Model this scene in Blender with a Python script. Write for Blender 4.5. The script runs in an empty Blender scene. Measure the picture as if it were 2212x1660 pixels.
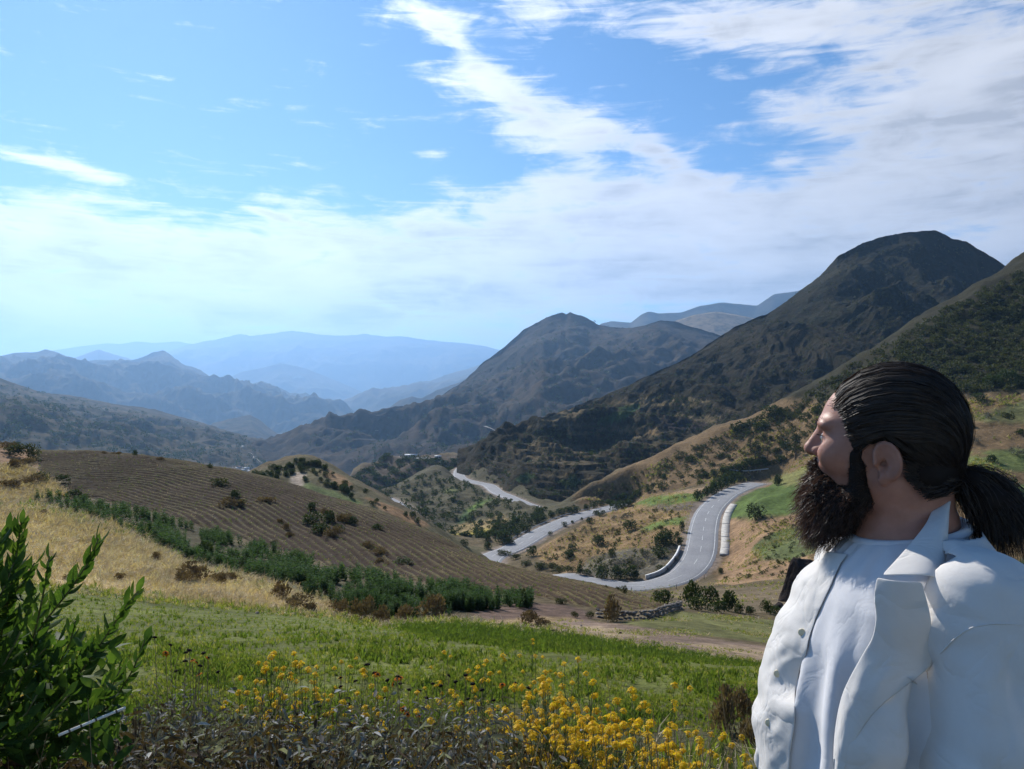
import bpy, math, random
import numpy as np
from mathutils import Vector, Matrix, Euler

# ------------------------------------------------------------------ camera, sky, sun, exposure
scene = bpy.context.scene
CAM_Z = 1.65
FPX, CU, CV = 1736.0, 1106.0, 830.0          # photo measured at 2212 x 1660
cam_data = bpy.data.cameras.new('camera')
cam_data.sensor_width = 36.0
cam_data.lens = 36.0 * FPX / 2212.0
cam_data.clip_start = 0.05
cam_data.clip_end = 120000.0
camera = bpy.data.objects.new('camera', cam_data)
scene.collection.objects.link(camera)
camera.location = (0, 0, CAM_Z)
camera.rotation_euler = (math.radians(90), 0, 0)
scene.camera = camera

SUN_AZ, SUN_EL = -28.0, 37.0                  # degrees left of the view direction, above the horizon
sa, se = math.radians(SUN_AZ), math.radians(SUN_EL)
TO_SUN = Vector((math.sin(sa) * math.cos(se), math.cos(sa) * math.cos(se), math.sin(se)))

SKY_STRENGTH = 0.095


def build_world():
    w = bpy.data.worlds.new('World')
    scene.world = w
    w.use_nodes = True
    nt = w.node_tree
    nt.nodes.clear()
    N, L = nt.nodes, nt.links

    def node(t, **kw):
        n = N.new(t)
        for k, v in kw.items():
            setattr(n, k, v)
        return n

    def math_(op, a, b=None, c=None, clamp=False):
        n = node('ShaderNodeMath', operation=op, use_clamp=clamp)
        for i, x in enumerate((a, b, c)):
            if x is None:
                continue
            if isinstance(x, (int, float)):
                n.inputs[i].default_value = x
            else:
                L.new(x, n.inputs[i])
        return n.outputs[0]

    sky = node('ShaderNodeTexSky', sky_type='NISHITA')
    sky.sun_disc = False
    sky.sun_elevation = se
    sky.sun_rotation = sa
    sky.altitude = 2600.0
    sky.air_density = 1.15
    sky.dust_density = 0.45
    sky.ozone_density = 3.0
    tc = node('ShaderNodeTexCoord')
    nrm = node('ShaderNodeVectorMath', operation='NORMALIZE')
    L.new(tc.outputs['Generated'], nrm.inputs[0])
    sep = node('ShaderNodeSeparateXYZ')
    L.new(nrm.outputs[0], sep.inputs[0])
    X, Y, Z = sep.outputs
    az = math_('MULTIPLY', math_('ARCTAN2', X, Y), 57.29578)
    el = math_('MULTIPLY', math_('ARCSINE', Z), 57.29578)
    # cloud texture laid out over bearing and height, flattened a little as layered cloud is
    comb = node('ShaderNodeCombineXYZ')
    L.new(math_('MULTIPLY', az, 0.085), comb.inputs[0]); L.new(math_('MULTIPLY', el, 0.17), comb.inputs[1])

    def mapping(rot, sc, loc=(0, 0, 0)):
        m = node('ShaderNodeMapping')
        m.inputs['Rotation'].default_value = rot
        m.inputs['Scale'].default_value = sc
        m.inputs['Location'].default_value = loc
        L.new(comb.outputs[0], m.inputs['Vector'])
        return m.outputs[0]

    def noise(vec, scale, detail=6, rough=0.55, dist=0.0):
        n = node('ShaderNodeTexNoise')
        n.inputs['Scale'].default_value = scale
        n.inputs['Detail'].default_value = detail
        n.inputs['Roughness'].default_value = rough
        n.inputs['Distortion'].default_value = dist
        L.new(vec, n.inputs['Vector'])
        return n.outputs['Fac']

    n_big = noise(mapping((0, 0, 0.25), (1, 1, 1), (3.1, 1.2, 0)), 1.1, 2, 0.5, 0.4)
    n_mid = noise(mapping((0, 0, 0.3), (1.0, 1.15, 1), (0.4, 7.7, 0)), 3.0, 7, 0.6, 0.5)
    n_wisp = noise(mapping((0, 0, 0.42), (0.55, 2.6, 1), (5.0, 2.0, 0)), 3.0, 5, 0.6, 0.9)

    # cloud cells: photo position and half-sizes (2212 px wide), tilt, weight; turned into bearing and height
    cells = [
        (20, 540, 330, 105, -8, 1.0), (420, 570, 330, 78, -6, 1.0), (800, 545, 270, 85, -3, 1.05), (1080, 515, 190, 75, 0, 1.3), (1290, 425, 210, 48, -4, 1.1),
        (1500, 500, 330, 95, 0, 1.15), (1990, 350, 270, 240, 25, 1.0), (2160, 150, 170, 190, 20, .6), (1900, 600, 360, 120, 0, 1.1), (250, 655, 460, 36, -1, .9), (500, 740, 1100, 46, 0, .8),
        (760, 660, 400, 34, -2, .85), (1250, 620, 330, 55, 0, .95), (1090, 195, 140, 38, -14, .95), (1215, 285, 160, 48, -4, 1.05), (1000, 110, 110, 26, -34, .75),
        (930, 35, 90, 30, -10, .8), (1110, 30, 170, 34, 6, .7), (1450, 345, 75, 26, -32, .75), (1560, 60, 240, 46, -6, .9), (1790, 25, 240, 40, 4, .7), (1720, 235, 130, 34, -24, .65),
        (160, 362, 115, 15, -7, 1.05), (575, 460, 60, 8, -14, .9), (935, 332, 46, 13, 0, .55), (-500, 560, 420, 110, -4, .9), (2900, 300, 420, 260, 12, .8),
    ]
    cells = [(math.degrees(math.atan((u_ - CU) / FPX)), math.degrees(math.atan((CV - v_) / FPX * math.cos(math.atan((u_ - CU) / FPX)))), ru * .0315, rv * .0315, tl, wt_) for (u_, v_, ru, rv, tl, wt_) in cells]
    cells += [(-115, 14, 24, 6, 6, .8), (150, 12, 34, 7, 0, .8)]
    total = None
    for (a, e, ra, re, tilt, wt) in cells:
        t = math.radians(tilt)
        da = math_('SUBTRACT', az, float(a))
        de = math_('SUBTRACT', el, float(e))
        # rotate
        x1 = math_('ADD', math_('MULTIPLY', da, math.cos(t) / ra), math_('MULTIPLY', de, math.sin(t) / ra))
        y1 = math_('ADD', math_('MULTIPLY', da, -math.sin(t) / re), math_('MULTIPLY', de, math.cos(t) / re))
        r2 = math_('ADD', math_('MULTIPLY', x1, x1), math_('MULTIPLY', y1, y1))
        g = math_('MULTIPLY', math_('EXPONENT', math_('MULTIPLY', r2, -0.9)), wt)
        total = g if total is None else math_('ADD', total, g)
    cover = math_('MINIMUM', total, 1.25)
    # coverage broken by the deck's own texture
    tex = math_('ADD', math_('MULTIPLY', n_mid, 2.2), math_('MULTIPLY', n_wisp, 1.7))
    tex = math_('ADD', tex, math_('MULTIPLY', n_big, 0.9))
    dens = math_('ADD', math_('MULTIPLY', cover, 1.12), math_('SUBTRACT', tex, 2.4 + 0.50))
    mr = node('ShaderNodeMapRange', interpolation_type='SMOOTHSTEP')
    mr.inputs['From Min'].default_value = -0.30
    mr.inputs['From Max'].default_value = 0.80
    L.new(dens, mr.inputs['Value'])
    alpha = math_('MULTIPLY', mr.outputs[0], 0.97)
    # thick parts turn a soft grey underneath
    n_shade = noise(mapping((0, 0, 0.3), (0.7, 1.2, 1), (1.0, 4.0, 0)), 1.6, 3, 0.5, 0.5)
    thick = math_('SUBTRACT', dens, 0.35, clamp=True)
    sh = math_('MULTIPLY', thick, math_('SUBTRACT', n_shade, 0.33, clamp=True))
    sunny = node('ShaderNodeVectorMath', operation='DOT_PRODUCT')
    L.new(nrm.outputs[0], sunny.inputs[0]); sunny.inputs[1].default_value = TO_SUN
    glow = math_('MULTIPLY', math_('POWER', math_('MAXIMUM', sunny.outputs['Value'], 0.0), 6.0), 0.55)
    val = math_('SUBTRACT', math_('ADD', 0.66, glow), math_('MULTIPLY', sh, 1.25))
    val = math_('DIVIDE', math_('MAXIMUM', val, 0.42), SKY_STRENGTH)
    ccol = node('ShaderNodeVectorMath', operation='SCALE')
    ccol.inputs[0].default_value = (0.99, 0.99, 1.02)
    L.new(val, ccol.inputs['Scale'])
    # the haze that the high cirrus veil spreads over the blue near the sun
    mix = node('ShaderNodeMix', data_type='RGBA')
    L.new(alpha, mix.inputs[0])
    hs = node('ShaderNodeHueSaturation'); hs.inputs['Saturation'].default_value = 1.22
    L.new(sky.outputs[0], hs.inputs['Color'])
    L.new(hs.outputs[0], mix.inputs[6])
    L.new(ccol.outputs[0], mix.inputs[7])
    bg = node('ShaderNodeBackground')
    bg.inputs['Strength'].default_value = SKY_STRENGTH
    L.new(mix.outputs[2], bg.inputs['Color'])
    out = node('ShaderNodeOutputWorld')
    L.new(bg.outputs[0], out.inputs['Surface'])


build_world()
scene.world.cycles.sampling_method = 'MANUAL'
scene.world.cycles.sample_map_resolution = 256

sun_data = bpy.data.lights.new('sun', 'SUN')
sun_data.energy = 5.0
sun_data.angle = math.radians(0.53)
sun_data.color = (1.0, 0.95, 0.87)
sun = bpy.data.objects.new('sun', sun_data)
scene.collection.objects.link(sun)
sun.location = TO_SUN * 50
sun.rotation_euler = TO_SUN.to_track_quat('Z', 'Y').to_euler()

vs = scene.view_settings
vs.view_transform = 'Standard'
vs.look = 'None'
vs.exposure = 0.3
vs.gamma = 1.0
vs.use_curve_mapping = False
scene.cycles.use_denoising = True
scene.cycles.use_adaptive_sampling = True
scene.cycles.adaptive_threshold = 0.02
scene.cycles.max_bounces = 6
scene.cycles.diffuse_bounces = 3
scene.cycles.glossy_bounces = 2
scene.cycles.transmission_bounces = 3
scene.cycles.transparent_max_bounces = 8
scene.cycles.volume_bounces = 1
scene.cycles.sample_clamp_indirect = 6.0

rng = np.random.default_rng(7)
random.seed(7)
coll = scene.collection

# ------------------------------------------------------------------ helpers
def pix(u, v, d):
    """direction of a photo pixel, taken out to a distance d that comes from the ground it stands on"""
    return np.array([(u - CU) / FPX * d, d, CAM_Z + (CV - v) / FPX * d])


_perm = np.random.default_rng(11).permutation(256)
_perm = np.concatenate([_perm, _perm, _perm])
_ga = np.random.default_rng(12).uniform(0, 2 * np.pi, 256)
_gx, _gy = np.cos(_ga), np.sin(_ga)


def perlin(x, y):
    x = np.asarray(x, float); y = np.asarray(y, float)
    xi = np.floor(x).astype(int); yi = np.floor(y).astype(int)
    xf = x - xi; yf = y - yi
    u = xf * xf * xf * (xf * (xf * 6 - 15) + 10); v = yf * yf * yf * (yf * (yf * 6 - 15) + 10)
    X0 = xi & 255; X1 = (xi + 1) & 255; Y0 = yi & 255; Y1 = (yi + 1) & 255
    def g(ix, iy, fx, fy):
        h = _perm[_perm[ix] + iy]
        return _gx[h] * fx + _gy[h] * fy
    a = g(X0, Y0, xf, yf); b = g(X1, Y0, xf - 1, yf); c = g(X0, Y1, xf, yf - 1); d = g(X1, Y1, xf - 1, yf - 1)
    return ((a + (b - a) * u) * (1 - v) + (c + (d - c) * u) * v) * 1.5


def fbm(x, y, octv=4, gain=0.5, ridged=False):
    s = 0.0; a = 1.0; tot = 0.0
    for o in range(octv):
        n = perlin(x + 17.3 * o, y - 9.1 * o)
        if ridged:
            n = 1 - 2 * np.abs(n)
        s = s + a * n; tot += a
        a *= gain; x = x * 2.03; y = y * 2.03
    return s / tot


def mesh_obj(name, verts, faces, mat=None, parent=None, smooth=True, colors=None, link=True):
    me = bpy.data.meshes.new(name)
    verts = np.asarray(verts, np.float32)
    me.vertices.add(len(verts))
    me.vertices.foreach_set('co', verts.ravel())
    if isinstance(faces, np.ndarray):
        nf, k = faces.shape
        me.loops.add(nf * k)
        me.loops.foreach_set('vertex_index', faces.astype(np.int32).ravel())
        me.polygons.add(nf)
        me.polygons.foreach_set('loop_start', np.arange(0, nf * k, k, dtype=np.int32))
    else:
        tot = sum(len(f) for f in faces)
        me.loops.add(tot)
        flat = np.fromiter((i for f in faces for i in f), np.int32, tot)
        me.loops.foreach_set('vertex_index', flat)
        me.polygons.add(len(faces))
        ls = np.cumsum([0] + [len(f) for f in faces[:-1]]).astype(np.int32)
        me.polygons.foreach_set('loop_start', ls)
    me.update(calc_edges=True)
    if smooth:
        me.polygons.foreach_set('use_smooth', np.ones(len(me.polygons), bool))
    if colors is not None:
        at = me.color_attributes.new('Col', 'FLOAT_COLOR', 'POINT')
        c = np.ones((len(verts), 4), np.float32); c[:, :3] = colors
        at.data.foreach_set('color', c.ravel())
    if mat is not None:
        me.materials.append(mat)
    ob = bpy.data.objects.new(name, me)
    if link:
        coll.objects.link(ob)
    if parent is not None:
        ob.parent = parent
    return ob


def tag(o, label=None, category=None, group=None, kind=None):
    if label: o['label'] = label
    if category: o['category'] = category
    if group: o['group'] = group
    if kind: o['kind'] = kind
    return o


def empty(name, loc=(0, 0, 0), rz=0.0):
    o = bpy.data.objects.new(name, None)
    o.empty_display_size = 0.1
    coll.objects.link(o)
    o.location = loc
    o.rotation_euler = (0, 0, rz)
    return o


def copy_tree(o, parent=None):
    c = o.copy(); coll.objects.link(c)
    if parent is not None:
        c.parent = parent
    for ch in o.children:
        copy_tree(ch, c)
    return c


class Geo:
    """collects vertices and faces of one mesh"""
    def __init__(self):
        self.v = []; self.f = []; self.c = []; self.n = 0
    def add(self, v, f, c=None):
        v = np.asarray(v, float)
        self.v.append(v)
        for q in f:
            self.f.append([i + self.n for i in q])
        if c is not None:
            self.c.append(np.broadcast_to(np.asarray(c, float), (len(v), 3)))
        self.n += len(v)
    def tube(self, pts, rad, k=6, c=None, caps=True):
        pts = np.asarray(pts, float); m = len(pts)
        rad = np.broadcast_to(np.asarray(rad, float), (m,))
        tan = np.gradient(pts, axis=0)
        tan /= np.linalg.norm(tan, axis=1)[:, None] + 1e-12
        ref = np.array([0, 0, 1.0]) if abs(tan[:, 2]).mean() < 0.8 else np.array([1.0, 0, 0])
        vs_ = []
        for i in range(m):
            a = np.cross(tan[i], ref); a /= np.linalg.norm(a) + 1e-12
            b = np.cross(a, tan[i])
            for j in range(k):
                t = 2 * math.pi * j / k
                vs_.append(pts[i] + rad[i] * (math.cos(t) * a + math.sin(t) * b))
        fs = [(i * k + j, i * k + (j + 1) % k, (i + 1) * k + (j + 1) % k, (i + 1) * k + j) for i in range(m - 1) for j in range(k)]
        if caps:
            fs.append(tuple(range(k - 1, -1, -1))); fs.append(tuple((m - 1) * k + j for j in range(k)))
        self.add(vs_, fs, c)
    def box(self, c0, half, rot=None, col=None):
        s = np.array([[x, y, z] for x in (-1, 1) for y in (-1, 1) for z in (-1, 1)], float) * np.asarray(half, float)
        if rot is not None:
            s = s @ np.asarray(rot, float).T
        f = [(0, 1, 3, 2), (4, 6, 7, 5), (0, 4, 5, 1), (2, 3, 7, 6), (0, 2, 6, 4), (1, 5, 7, 3)]
        self.add(s + np.asarray(c0, float), f, col)
    def build(self, name, mat, parent=None, smooth=True, link=True):
        v = np.concatenate(self.v)
        c = np.concatenate(self.c) if self.c and sum(len(x) for x in self.c) == len(v) else None
        return mesh_obj(name, v, self.f, mat, parent, smooth, c, link)


def in_poly(u, v, poly):
    res = np.zeros(u.shape, bool)
    n = len(poly)
    for i in range(n):
        x1, y1 = poly[i]; x2, y2 = poly[(i + 1) % n]
        if y1 == y2:
            continue
        cond = ((y1 > v) != (y2 > v)) & (u < (x2 - x1) * (v - y1) / (y2 - y1) + x1)
        res ^= cond
    return res


def smoothstep(a, b, x):
    t = np.clip((x - a) / (b - a), 0, 1)
    return t * t * (3 - 2 * t)


def smooth_curve(pts, n):
    """Catmull-Rom through points, resampled evenly"""
    p = np.asarray(pts, float)
    p = np.vstack([2 * p[0] - p[1], p, 2 * p[-1] - p[-2]])
    out = []
    for i in range(1, len(p) - 2):
        for t in np.linspace(0, 1, 24, endpoint=False):
            a, b, c, d = p[i - 1], p[i], p[i + 1], p[i + 2]
            out.append(0.5 * ((2 * b) + (-a + c) * t + (2 * a - 5 * b + 4 * c - d) * t * t + (-a + 3 * b - 3 * c + d) * t ** 3))
    out.append(p[-2])
    out = np.array(out)
    s = np.concatenate([[0], np.cumsum(np.linalg.norm(np.diff(out, axis=0), axis=1))])
    ss = np.linspace(0, s[-1], n)
    return np.stack([np.interp(ss, s, out[:, k]) for k in range(out.shape[1])], 1)


# ------------------------------------------------------------------ materials
def new_mat(name, rough=0.9, spec=0.2):
    m = bpy.data.materials.new(name)
    m.use_nodes = True
    nt = m.node_tree
    b = nt.nodes['Principled BSDF']
    b.inputs['Roughness'].default_value = rough
    b.inputs['Specular IOR Level'].default_value = spec
    return m, nt, b


def add_noise(nt, scale, detail=4, rough=0.55, vec=None, dist=0.0):
    n = nt.nodes.new('ShaderNodeTexNoise')
    n.inputs['Scale'].default_value = scale
    n.inputs['Detail'].default_value = detail
    n.inputs['Roughness'].default_value = rough
    n.inputs['Distortion'].default_value = dist
    if vec is None:
        tc = nt.nodes.get('TC') or nt.nodes.new('ShaderNodeTexCoord')
        tc.name = 'TC'
        vec = tc.outputs['Object']
    nt.links.new(vec, n.inputs['Vector'])
    return n.outputs['Fac']


def ramp(nt, fac, stops):
    r = nt.nodes.new('ShaderNodeValToRGB')
    e = r.color_ramp.elements
    while len(e) < len(stops):
        e.new(0.5)
    for el, (p, c) in zip(e, stops):
        el.position = p
        el.color = (c, c, c, 1) if isinstance(c, (int, float)) else (*c, 1)
    nt.links.new(fac, r.inputs[0])
    return r.outputs[0]


def mix(nt, mode, fac, a, b):
    n = nt.nodes.new('ShaderNodeMix')
    n.data_type = 'RGBA'; n.blend_type = mode
    for i, x in ((0, fac), (6, a), (7, b)):
        if isinstance(x, (int, float)):
            n.inputs[i].default_value = x
        elif isinstance(x, tuple):
            n.inputs[i].default_value = (*x, 1) if len(x) == 3 else x
        else:
            nt.links.new(x, n.inputs[i])
    return n.outputs[2]


def bump(nt, b, height, strength=0.5, dist=0.1):
    n = nt.nodes.new('ShaderNodeBump')
    n.inputs['Strength'].default_value = strength
    n.inputs['Distance'].default_value = dist
    nt.links.new(height, n.inputs['Height'])
    nt.links.new(n.outputs[0], b.inputs['Normal'])


def simple_mat(name, col, rough=0.8, var=0.25, scale=8.0, spec=0.2, bmp=0.0, bdist=0.01, detail=5):
    m, nt, b = new_mat(name, rough, spec)
    f = add_noise(nt, scale, detail)
    lo = tuple(c * (1 - var) for c in col); hi = tuple(min(1, c * (1 + var)) for c in col)
    nt.links.new(ramp(nt, f, [(0.3, lo), (0.7, hi)]), b.inputs['Base Color'])
    if bmp:
        bump(nt, b, f, bmp, bdist)
    return m


def leaf_mat(name, cols, rough=0.55, trans=0.35, spec=0.3, scale=3.0, attr=False):
    """leaf: diffuse and some light through it; colour varies in patches through the plant"""
    m, nt, b = new_mat(name, rough, spec)
    f = add_noise(nt, scale, 3)
    n = len(cols)
    c = ramp(nt, f, [(0.28 + 0.44 * i / max(1, n - 1), cols[i]) for i in range(n)])
    if attr:
        a = nt.nodes.new('ShaderNodeVertexColor'); a.layer_name = 'Col'
        c = mix(nt, 'MULTIPLY', 1.0, c, a.outputs[0])
    nt.links.new(c, b.inputs['Base Color'])
    tr = nt.nodes.new('ShaderNodeBsdfTranslucent')
    c2 = mix(nt, 'MULTIPLY', 1.0, c, (1.5, 1.6, 0.7))
    nt.links.new(c2, tr.inputs['Color'])
    mx = nt.nodes.new('ShaderNodeMixShader')
    mx.inputs[0].default_value = trans
    nt.links.new(b.outputs[0], mx.inputs[1]); nt.links.new(tr.outputs[0], mx.inputs[2])
    nt.links.new(mx.outputs[0], nt.nodes['Material Output'].inputs['Surface'])
    return m
# ------------------------------------------------------------------ ground: control points (photo pixel + distance from what stands there)
ROAD_A = [(1636, 1043, 315), (1624, 1046, 310), (1597, 1055, 297), (1571, 1067, 283), (1553, 1081, 270), (1537, 1097, 257), (1526, 1117, 243),
          (1519, 1147, 225), (1516, 1174, 212), (1510, 1200, 202), (1496, 1223, 194), (1473, 1243, 189), (1437, 1257, 186),
          (1402, 1264, 184.5), (1355, 1266, 185), (1310, 1261, 187), (1250, 1252, 192), (1214, 1244, 196)]
ROAD_HID = [(1150, -47.2, 203), (1090, -48.6, 214), (1052, -50.2, 231), (1066, -50.8, 246)]          # u, z, d: behind the ploughed hill
ROAD_B = [(1098, 1188, 256), (1128, 1172, 267), (1161, 1153, 283), (1197, 1135, 298), (1242, 1117, 314), (1289, 1104, 327), (1315, 1098, 336)]
ROAD_HID2 = [(1340, -50.6, 348), (1338, -52.5, 362), (1290, -55, 366), (1240, -56.5, 367)]
ROAD_C = [(1194, 1104, 372), (1142, 1091, 393), (1095, 1071, 430), (1074, 1062, 449), (1056, 1048, 482), (1034, 1043, 497), (1004, 1036, 515),
          (992, 1028, 540), (993, 1016, 580), (1000, 1009, 605)]


def zpix(u, z, d):
    return (u, CV - (z - CAM_Z) / d * FPX, d)


ROAD_PTS = ROAD_A + [zpix(*p) for p in ROAD_HID] + ROAD_B + [zpix(*p) for p in ROAD_HID2] + ROAD_C
ROAD_XYZ = smooth_curve([pix(*p) for p in ROAD_PTS], 420)
ROAD_D = smooth_curve([pix(*p) for p in [(1040, 994, 660), (1000, 991, 668), (950, 990, 690), (900, 988.5, 705), (872, 986, 722)]], 40)
ROAD_E = smooth_curve([pix(*p) for p in [(828, 1076, 345), (848, 1086, 330), (866, 1097, 318), (882, 1109, 306), (896, 1124, 296)]], 30)
ROAD_W = 3.75

G = []
for z0, d0 in ((0.0, 0.5), (0.0, 0.8), (0.0, 1.2), (-0.04, 1.7), (-0.14, 2.3), (-0.38, 3.2), (-0.75, 4.5), (-1.1, 6.0)):
    for uu in (-500, 100, 700, 1300, 1900, 2700):
        zz = z0 + (0.0 if d0 < 2 else 0.0)
        G.append(zpix(uu, zz, d0))
G += [  # green field
    (-500, 1470, 8), (200, 1478, 8), (700, 1482, 8), (1300, 1485, 8), (1800, 1500, 8), (2700, 1540, 8),
    (-500, 1385, 12), (300, 1396, 12), (900, 1398, 12), (1500, 1428, 13), (2000, 1470, 13), (2700, 1520, 13),
    (-500, 1300, 20), (200, 1340, 20), (700, 1352, 20), (1000, 1365, 20), (1350, 1400, 19), (1650, 1440, 17), (2100, 1490, 17), (2700, 1530, 17),
    (300, 1290, 33), (500, 1308, 35), (700, 1327, 37), (830, 1350, 36), (960, 1341, 36), (1100, 1352, 32), (1250, 1373, 28), (1450, 1401, 24),
    # straw slope rising to the left
    (-500, 1180, 33), (0, 1255, 30), (-500, 1090, 45), (0, 1180, 42), (200, 1210, 46), (400, 1240, 46), (600, 1270, 46), (690, 1302, 44),
    (0, 1100, 60), (150, 1125, 60), (-500, 1010, 62), (250, 1150, 60), (330, 1185, 56), (520, 1240, 54),
    (-500, 960, 90), (0, 1040, 80), (0, 960, 104), (-250, 940, 108), (-500, 930, 112), (60, 1000, 95), (70, 1050, 80),
    # bean strip
    (120, 1085, 74), (250, 1115, 70), (400, 1170, 66), (560, 1205, 62), (700, 1240, 57), (850, 1270, 53), (1000, 1295, 50), (1130, 1308, 49),
    (850, 1330, 43), (1000, 1330, 43), (1120, 1325, 45),
    # ploughed field
    (79, 979, 104), (190, 975, 108), (292, 982, 112), (375, 996, 113), (450, 1009, 113), (542, 1028, 112), (617, 1045, 110), (709, 1076, 106), (792, 1097, 103),
    (876, 1130, 98), (960, 1162, 92), (1047, 1208, 86), (1130, 1233, 79), (1209, 1252, 72), (1308, 1280, 63), (1380, 1304, 57), (1436, 1311, 53),
    (120, 1030, 90), (250, 1040, 92), (400, 1060, 91), (520, 1090, 86), (650, 1120, 84), (780, 1160, 79), (900, 1200, 73), (1020, 1240, 66), (1150, 1275, 60), (1280, 1300, 55),
    (300, 1110, 76), (450, 1160, 71), (620, 1200, 67), (800, 1245, 61), (950, 1275, 56), (1100, 1300, 53), (1300, 1322, 50.5),
    # plots below the green field's far edge
    (1150, 1345, 41), (1280, 1352, 42), (1400, 1350, 42), (1330, 1336, 47), (1430, 1330, 48), (1400, 1375, 35), (1550, 1400, 31), (1700, 1425, 29), (2000, 1455, 28), (2700, 1500, 28),
    (1550, 1360, 42), (1700, 1385, 40), (2000, 1400, 42), (2600, 1420, 45), (1550, 1325, 55), (1700, 1335, 56), (1900, 1330, 60), (2200, 1320, 62), (2700, 1330, 65),
    (1480, 1308, 70), (1600, 1300, 72), (1750, 1290, 80), (2000, 1270, 85), (2300, 1250, 90), (2700, 1240, 95),
    # bank below the road
    zpix(1300, -30, 120), zpix(1400, -27, 110), zpix(1550, -26, 105), (1640, 1262, 130), (1700, 1240, 150), (1620, 1232, 168), (1760, 1200, 165), (1900, 1180, 160), (2150, 1200, 110), (2400, 1180, 130),
    zpix(1250, -38, 150), zpix(1400, -38, 150), zpix(1500, -36, 148),
    # slope right of the road
    (1590, 1200, 190), (1580, 1150, 210), (1590, 1110, 228), (1640, 1075, 250), (1680, 1045, 280), (1760, 1160, 185), (1720, 1110, 212), (1760, 1050, 240), (1900, 1080, 210), (1850, 980, 275),
    (2150, 1130, 160), (2180, 1050, 190), (2150, 980, 215), (2180, 920, 240), (2150, 860, 268), (2000, 930, 255), (2400, 1050, 190), (2400, 850, 260), (2700, 1000, 200), (2700, 750, 300),
    (1730, 1000, 305), (1800, 940, 310),
    # right hill crest and face
    (2212, 570, 440), (2184, 586, 432), (2100, 638, 420), (2000, 690, 405), (1900, 750, 390), (1840, 790, 380), (1770, 838, 375), (1700, 880, 378), (1600, 921, 388), (1540, 937, 392),
    (1450, 980, 396), (1390, 1008, 394), (1330, 1040, 388), (1280, 1062, 380), (1250, 1078, 376),
    (2400, 470, 470), (2700, 330, 500),
    (2212, 700, 360), (2150, 750, 340), (2050, 820, 310), (1950, 870, 300), (1850, 880, 325), (2300, 640, 370), (2500, 600, 380), (2212, 830, 285),
    (1700, 960, 340), (1600, 985, 345), (1500, 1015, 350), (1420, 1045, 350), (1350, 1072, 350), (1650, 1020, 322), (1560, 1045, 318), (1480, 1058, 318), (1420, 1075, 318),
    # wedge between the two road arms
    (1450, 1085, 280), (1400, 1100, 290), (1480, 1120, 248), (1420, 1140, 245), (1350, 1115, 290), (1300, 1140, 268), (1220, 1165, 252), (1150, 1195, 244), (1400, 1180, 222), (1330, 1195, 222),
    (1250, 1215, 220), (1180, 1220, 222), (1350, 1235, 200), (1430, 1215, 205), (1470, 1185, 212), (1480, 1150, 228), (1260, 1238, 200),
    # behind the ploughed hill
    zpix(-500, -14, 150), zpix(0, -16, 150), zpix(200, -22, 150), zpix(400, -27, 150), zpix(560, -24, 145), zpix(700, -24, 140), zpix(850, -30, 145), zpix(1000, -40, 160), zpix(1130, -44, 170),
    zpix(-500, -60, 300), zpix(0, -70, 300), zpix(250, -80, 300), zpix(450, -80, 300), zpix(600, -60, 290),
    # bushy knoll
    (540, 1024, 205), (600, 1004, 212), (659, 989, 215), (700, 1003, 215), (746, 1036, 212), (817, 1074, 210), (855, 1096, 208), (922, 1137, 205), (1000, 1172, 215),
    (640, 1030, 188), (740, 1068, 180), (840, 1108, 175), (930, 1148, 180), (1040, 1190, 200),
    zpix(640, -58, 290), zpix(740, -60, 280), zpix(820, -60, 285), (870, 1100, 318), (850, 1087, 330), (920, 1135, 300), (1000, 1165, 300), (960, 1160, 310), (1060, 1150, 310),
    # slopes beyond the lower road
    (1000, 1140, 360), (1080, 1120, 350), (1150, 1115, 345), (940, 1115, 390), (1030, 1085, 420), (900, 1090, 430), (960, 1065, 450), (850, 1078, 450), (816, 1074, 455), (860, 1058, 490), (922, 1033, 540), (960, 1024, 555),
    (1100, 1090, 385), zpix(780, -75, 470), zpix(830, -95, 560), zpix(900, -95, 600), zpix(960, -80, 610),
    zpix(600, -110, 500), zpix(300, -115, 500), zpix(0, -100, 500), zpix(-500, -60, 500), zpix(450, -180, 900), zpix(0, -160, 900), zpix(-500, -110, 900), zpix(700, -170, 820),
    # spur with the white building
    (830, 1050, 640), (760, 1036, 660), (764, 1021, 690), (804, 1002, 700), (836, 981, 722), (876, 986, 722), (950, 990, 690), (1028, 993, 668), (880, 1015, 672), (960, 1008, 655), (840, 1018, 690),
    zpix(836, -110, 790), zpix(950, -100, 790), zpix(744, -120, 720), zpix(1050, -75, 760), zpix(900, -180, 900), zpix(1100, -120, 900),
    # behind the right hill
    zpix(1250, -75, 440), zpix(1400, -75, 470), zpix(1600, -65, 480), zpix(1800, -40, 480), zpix(2000, -10, 520), zpix(2212, 20, 560), zpix(2600, 60, 640),
    zpix(1400, -70, 700), zpix(1800, -60, 700), zpix(2300, -20, 750), zpix(1400, -90, 900), zpix(2000, -80, 900), zpix(2700, -40, 900),
    (1180, 1085, 405), (1130, 1065, 440), (1080, 1040, 490), (1030, 1020, 540), (1040, 1000, 600),
]
G += [p for p in ROAD_A[::2]] + [p for p in ROAD_B[::2]] + ROAD_C[::2]
G = np.array(G, float)


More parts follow.
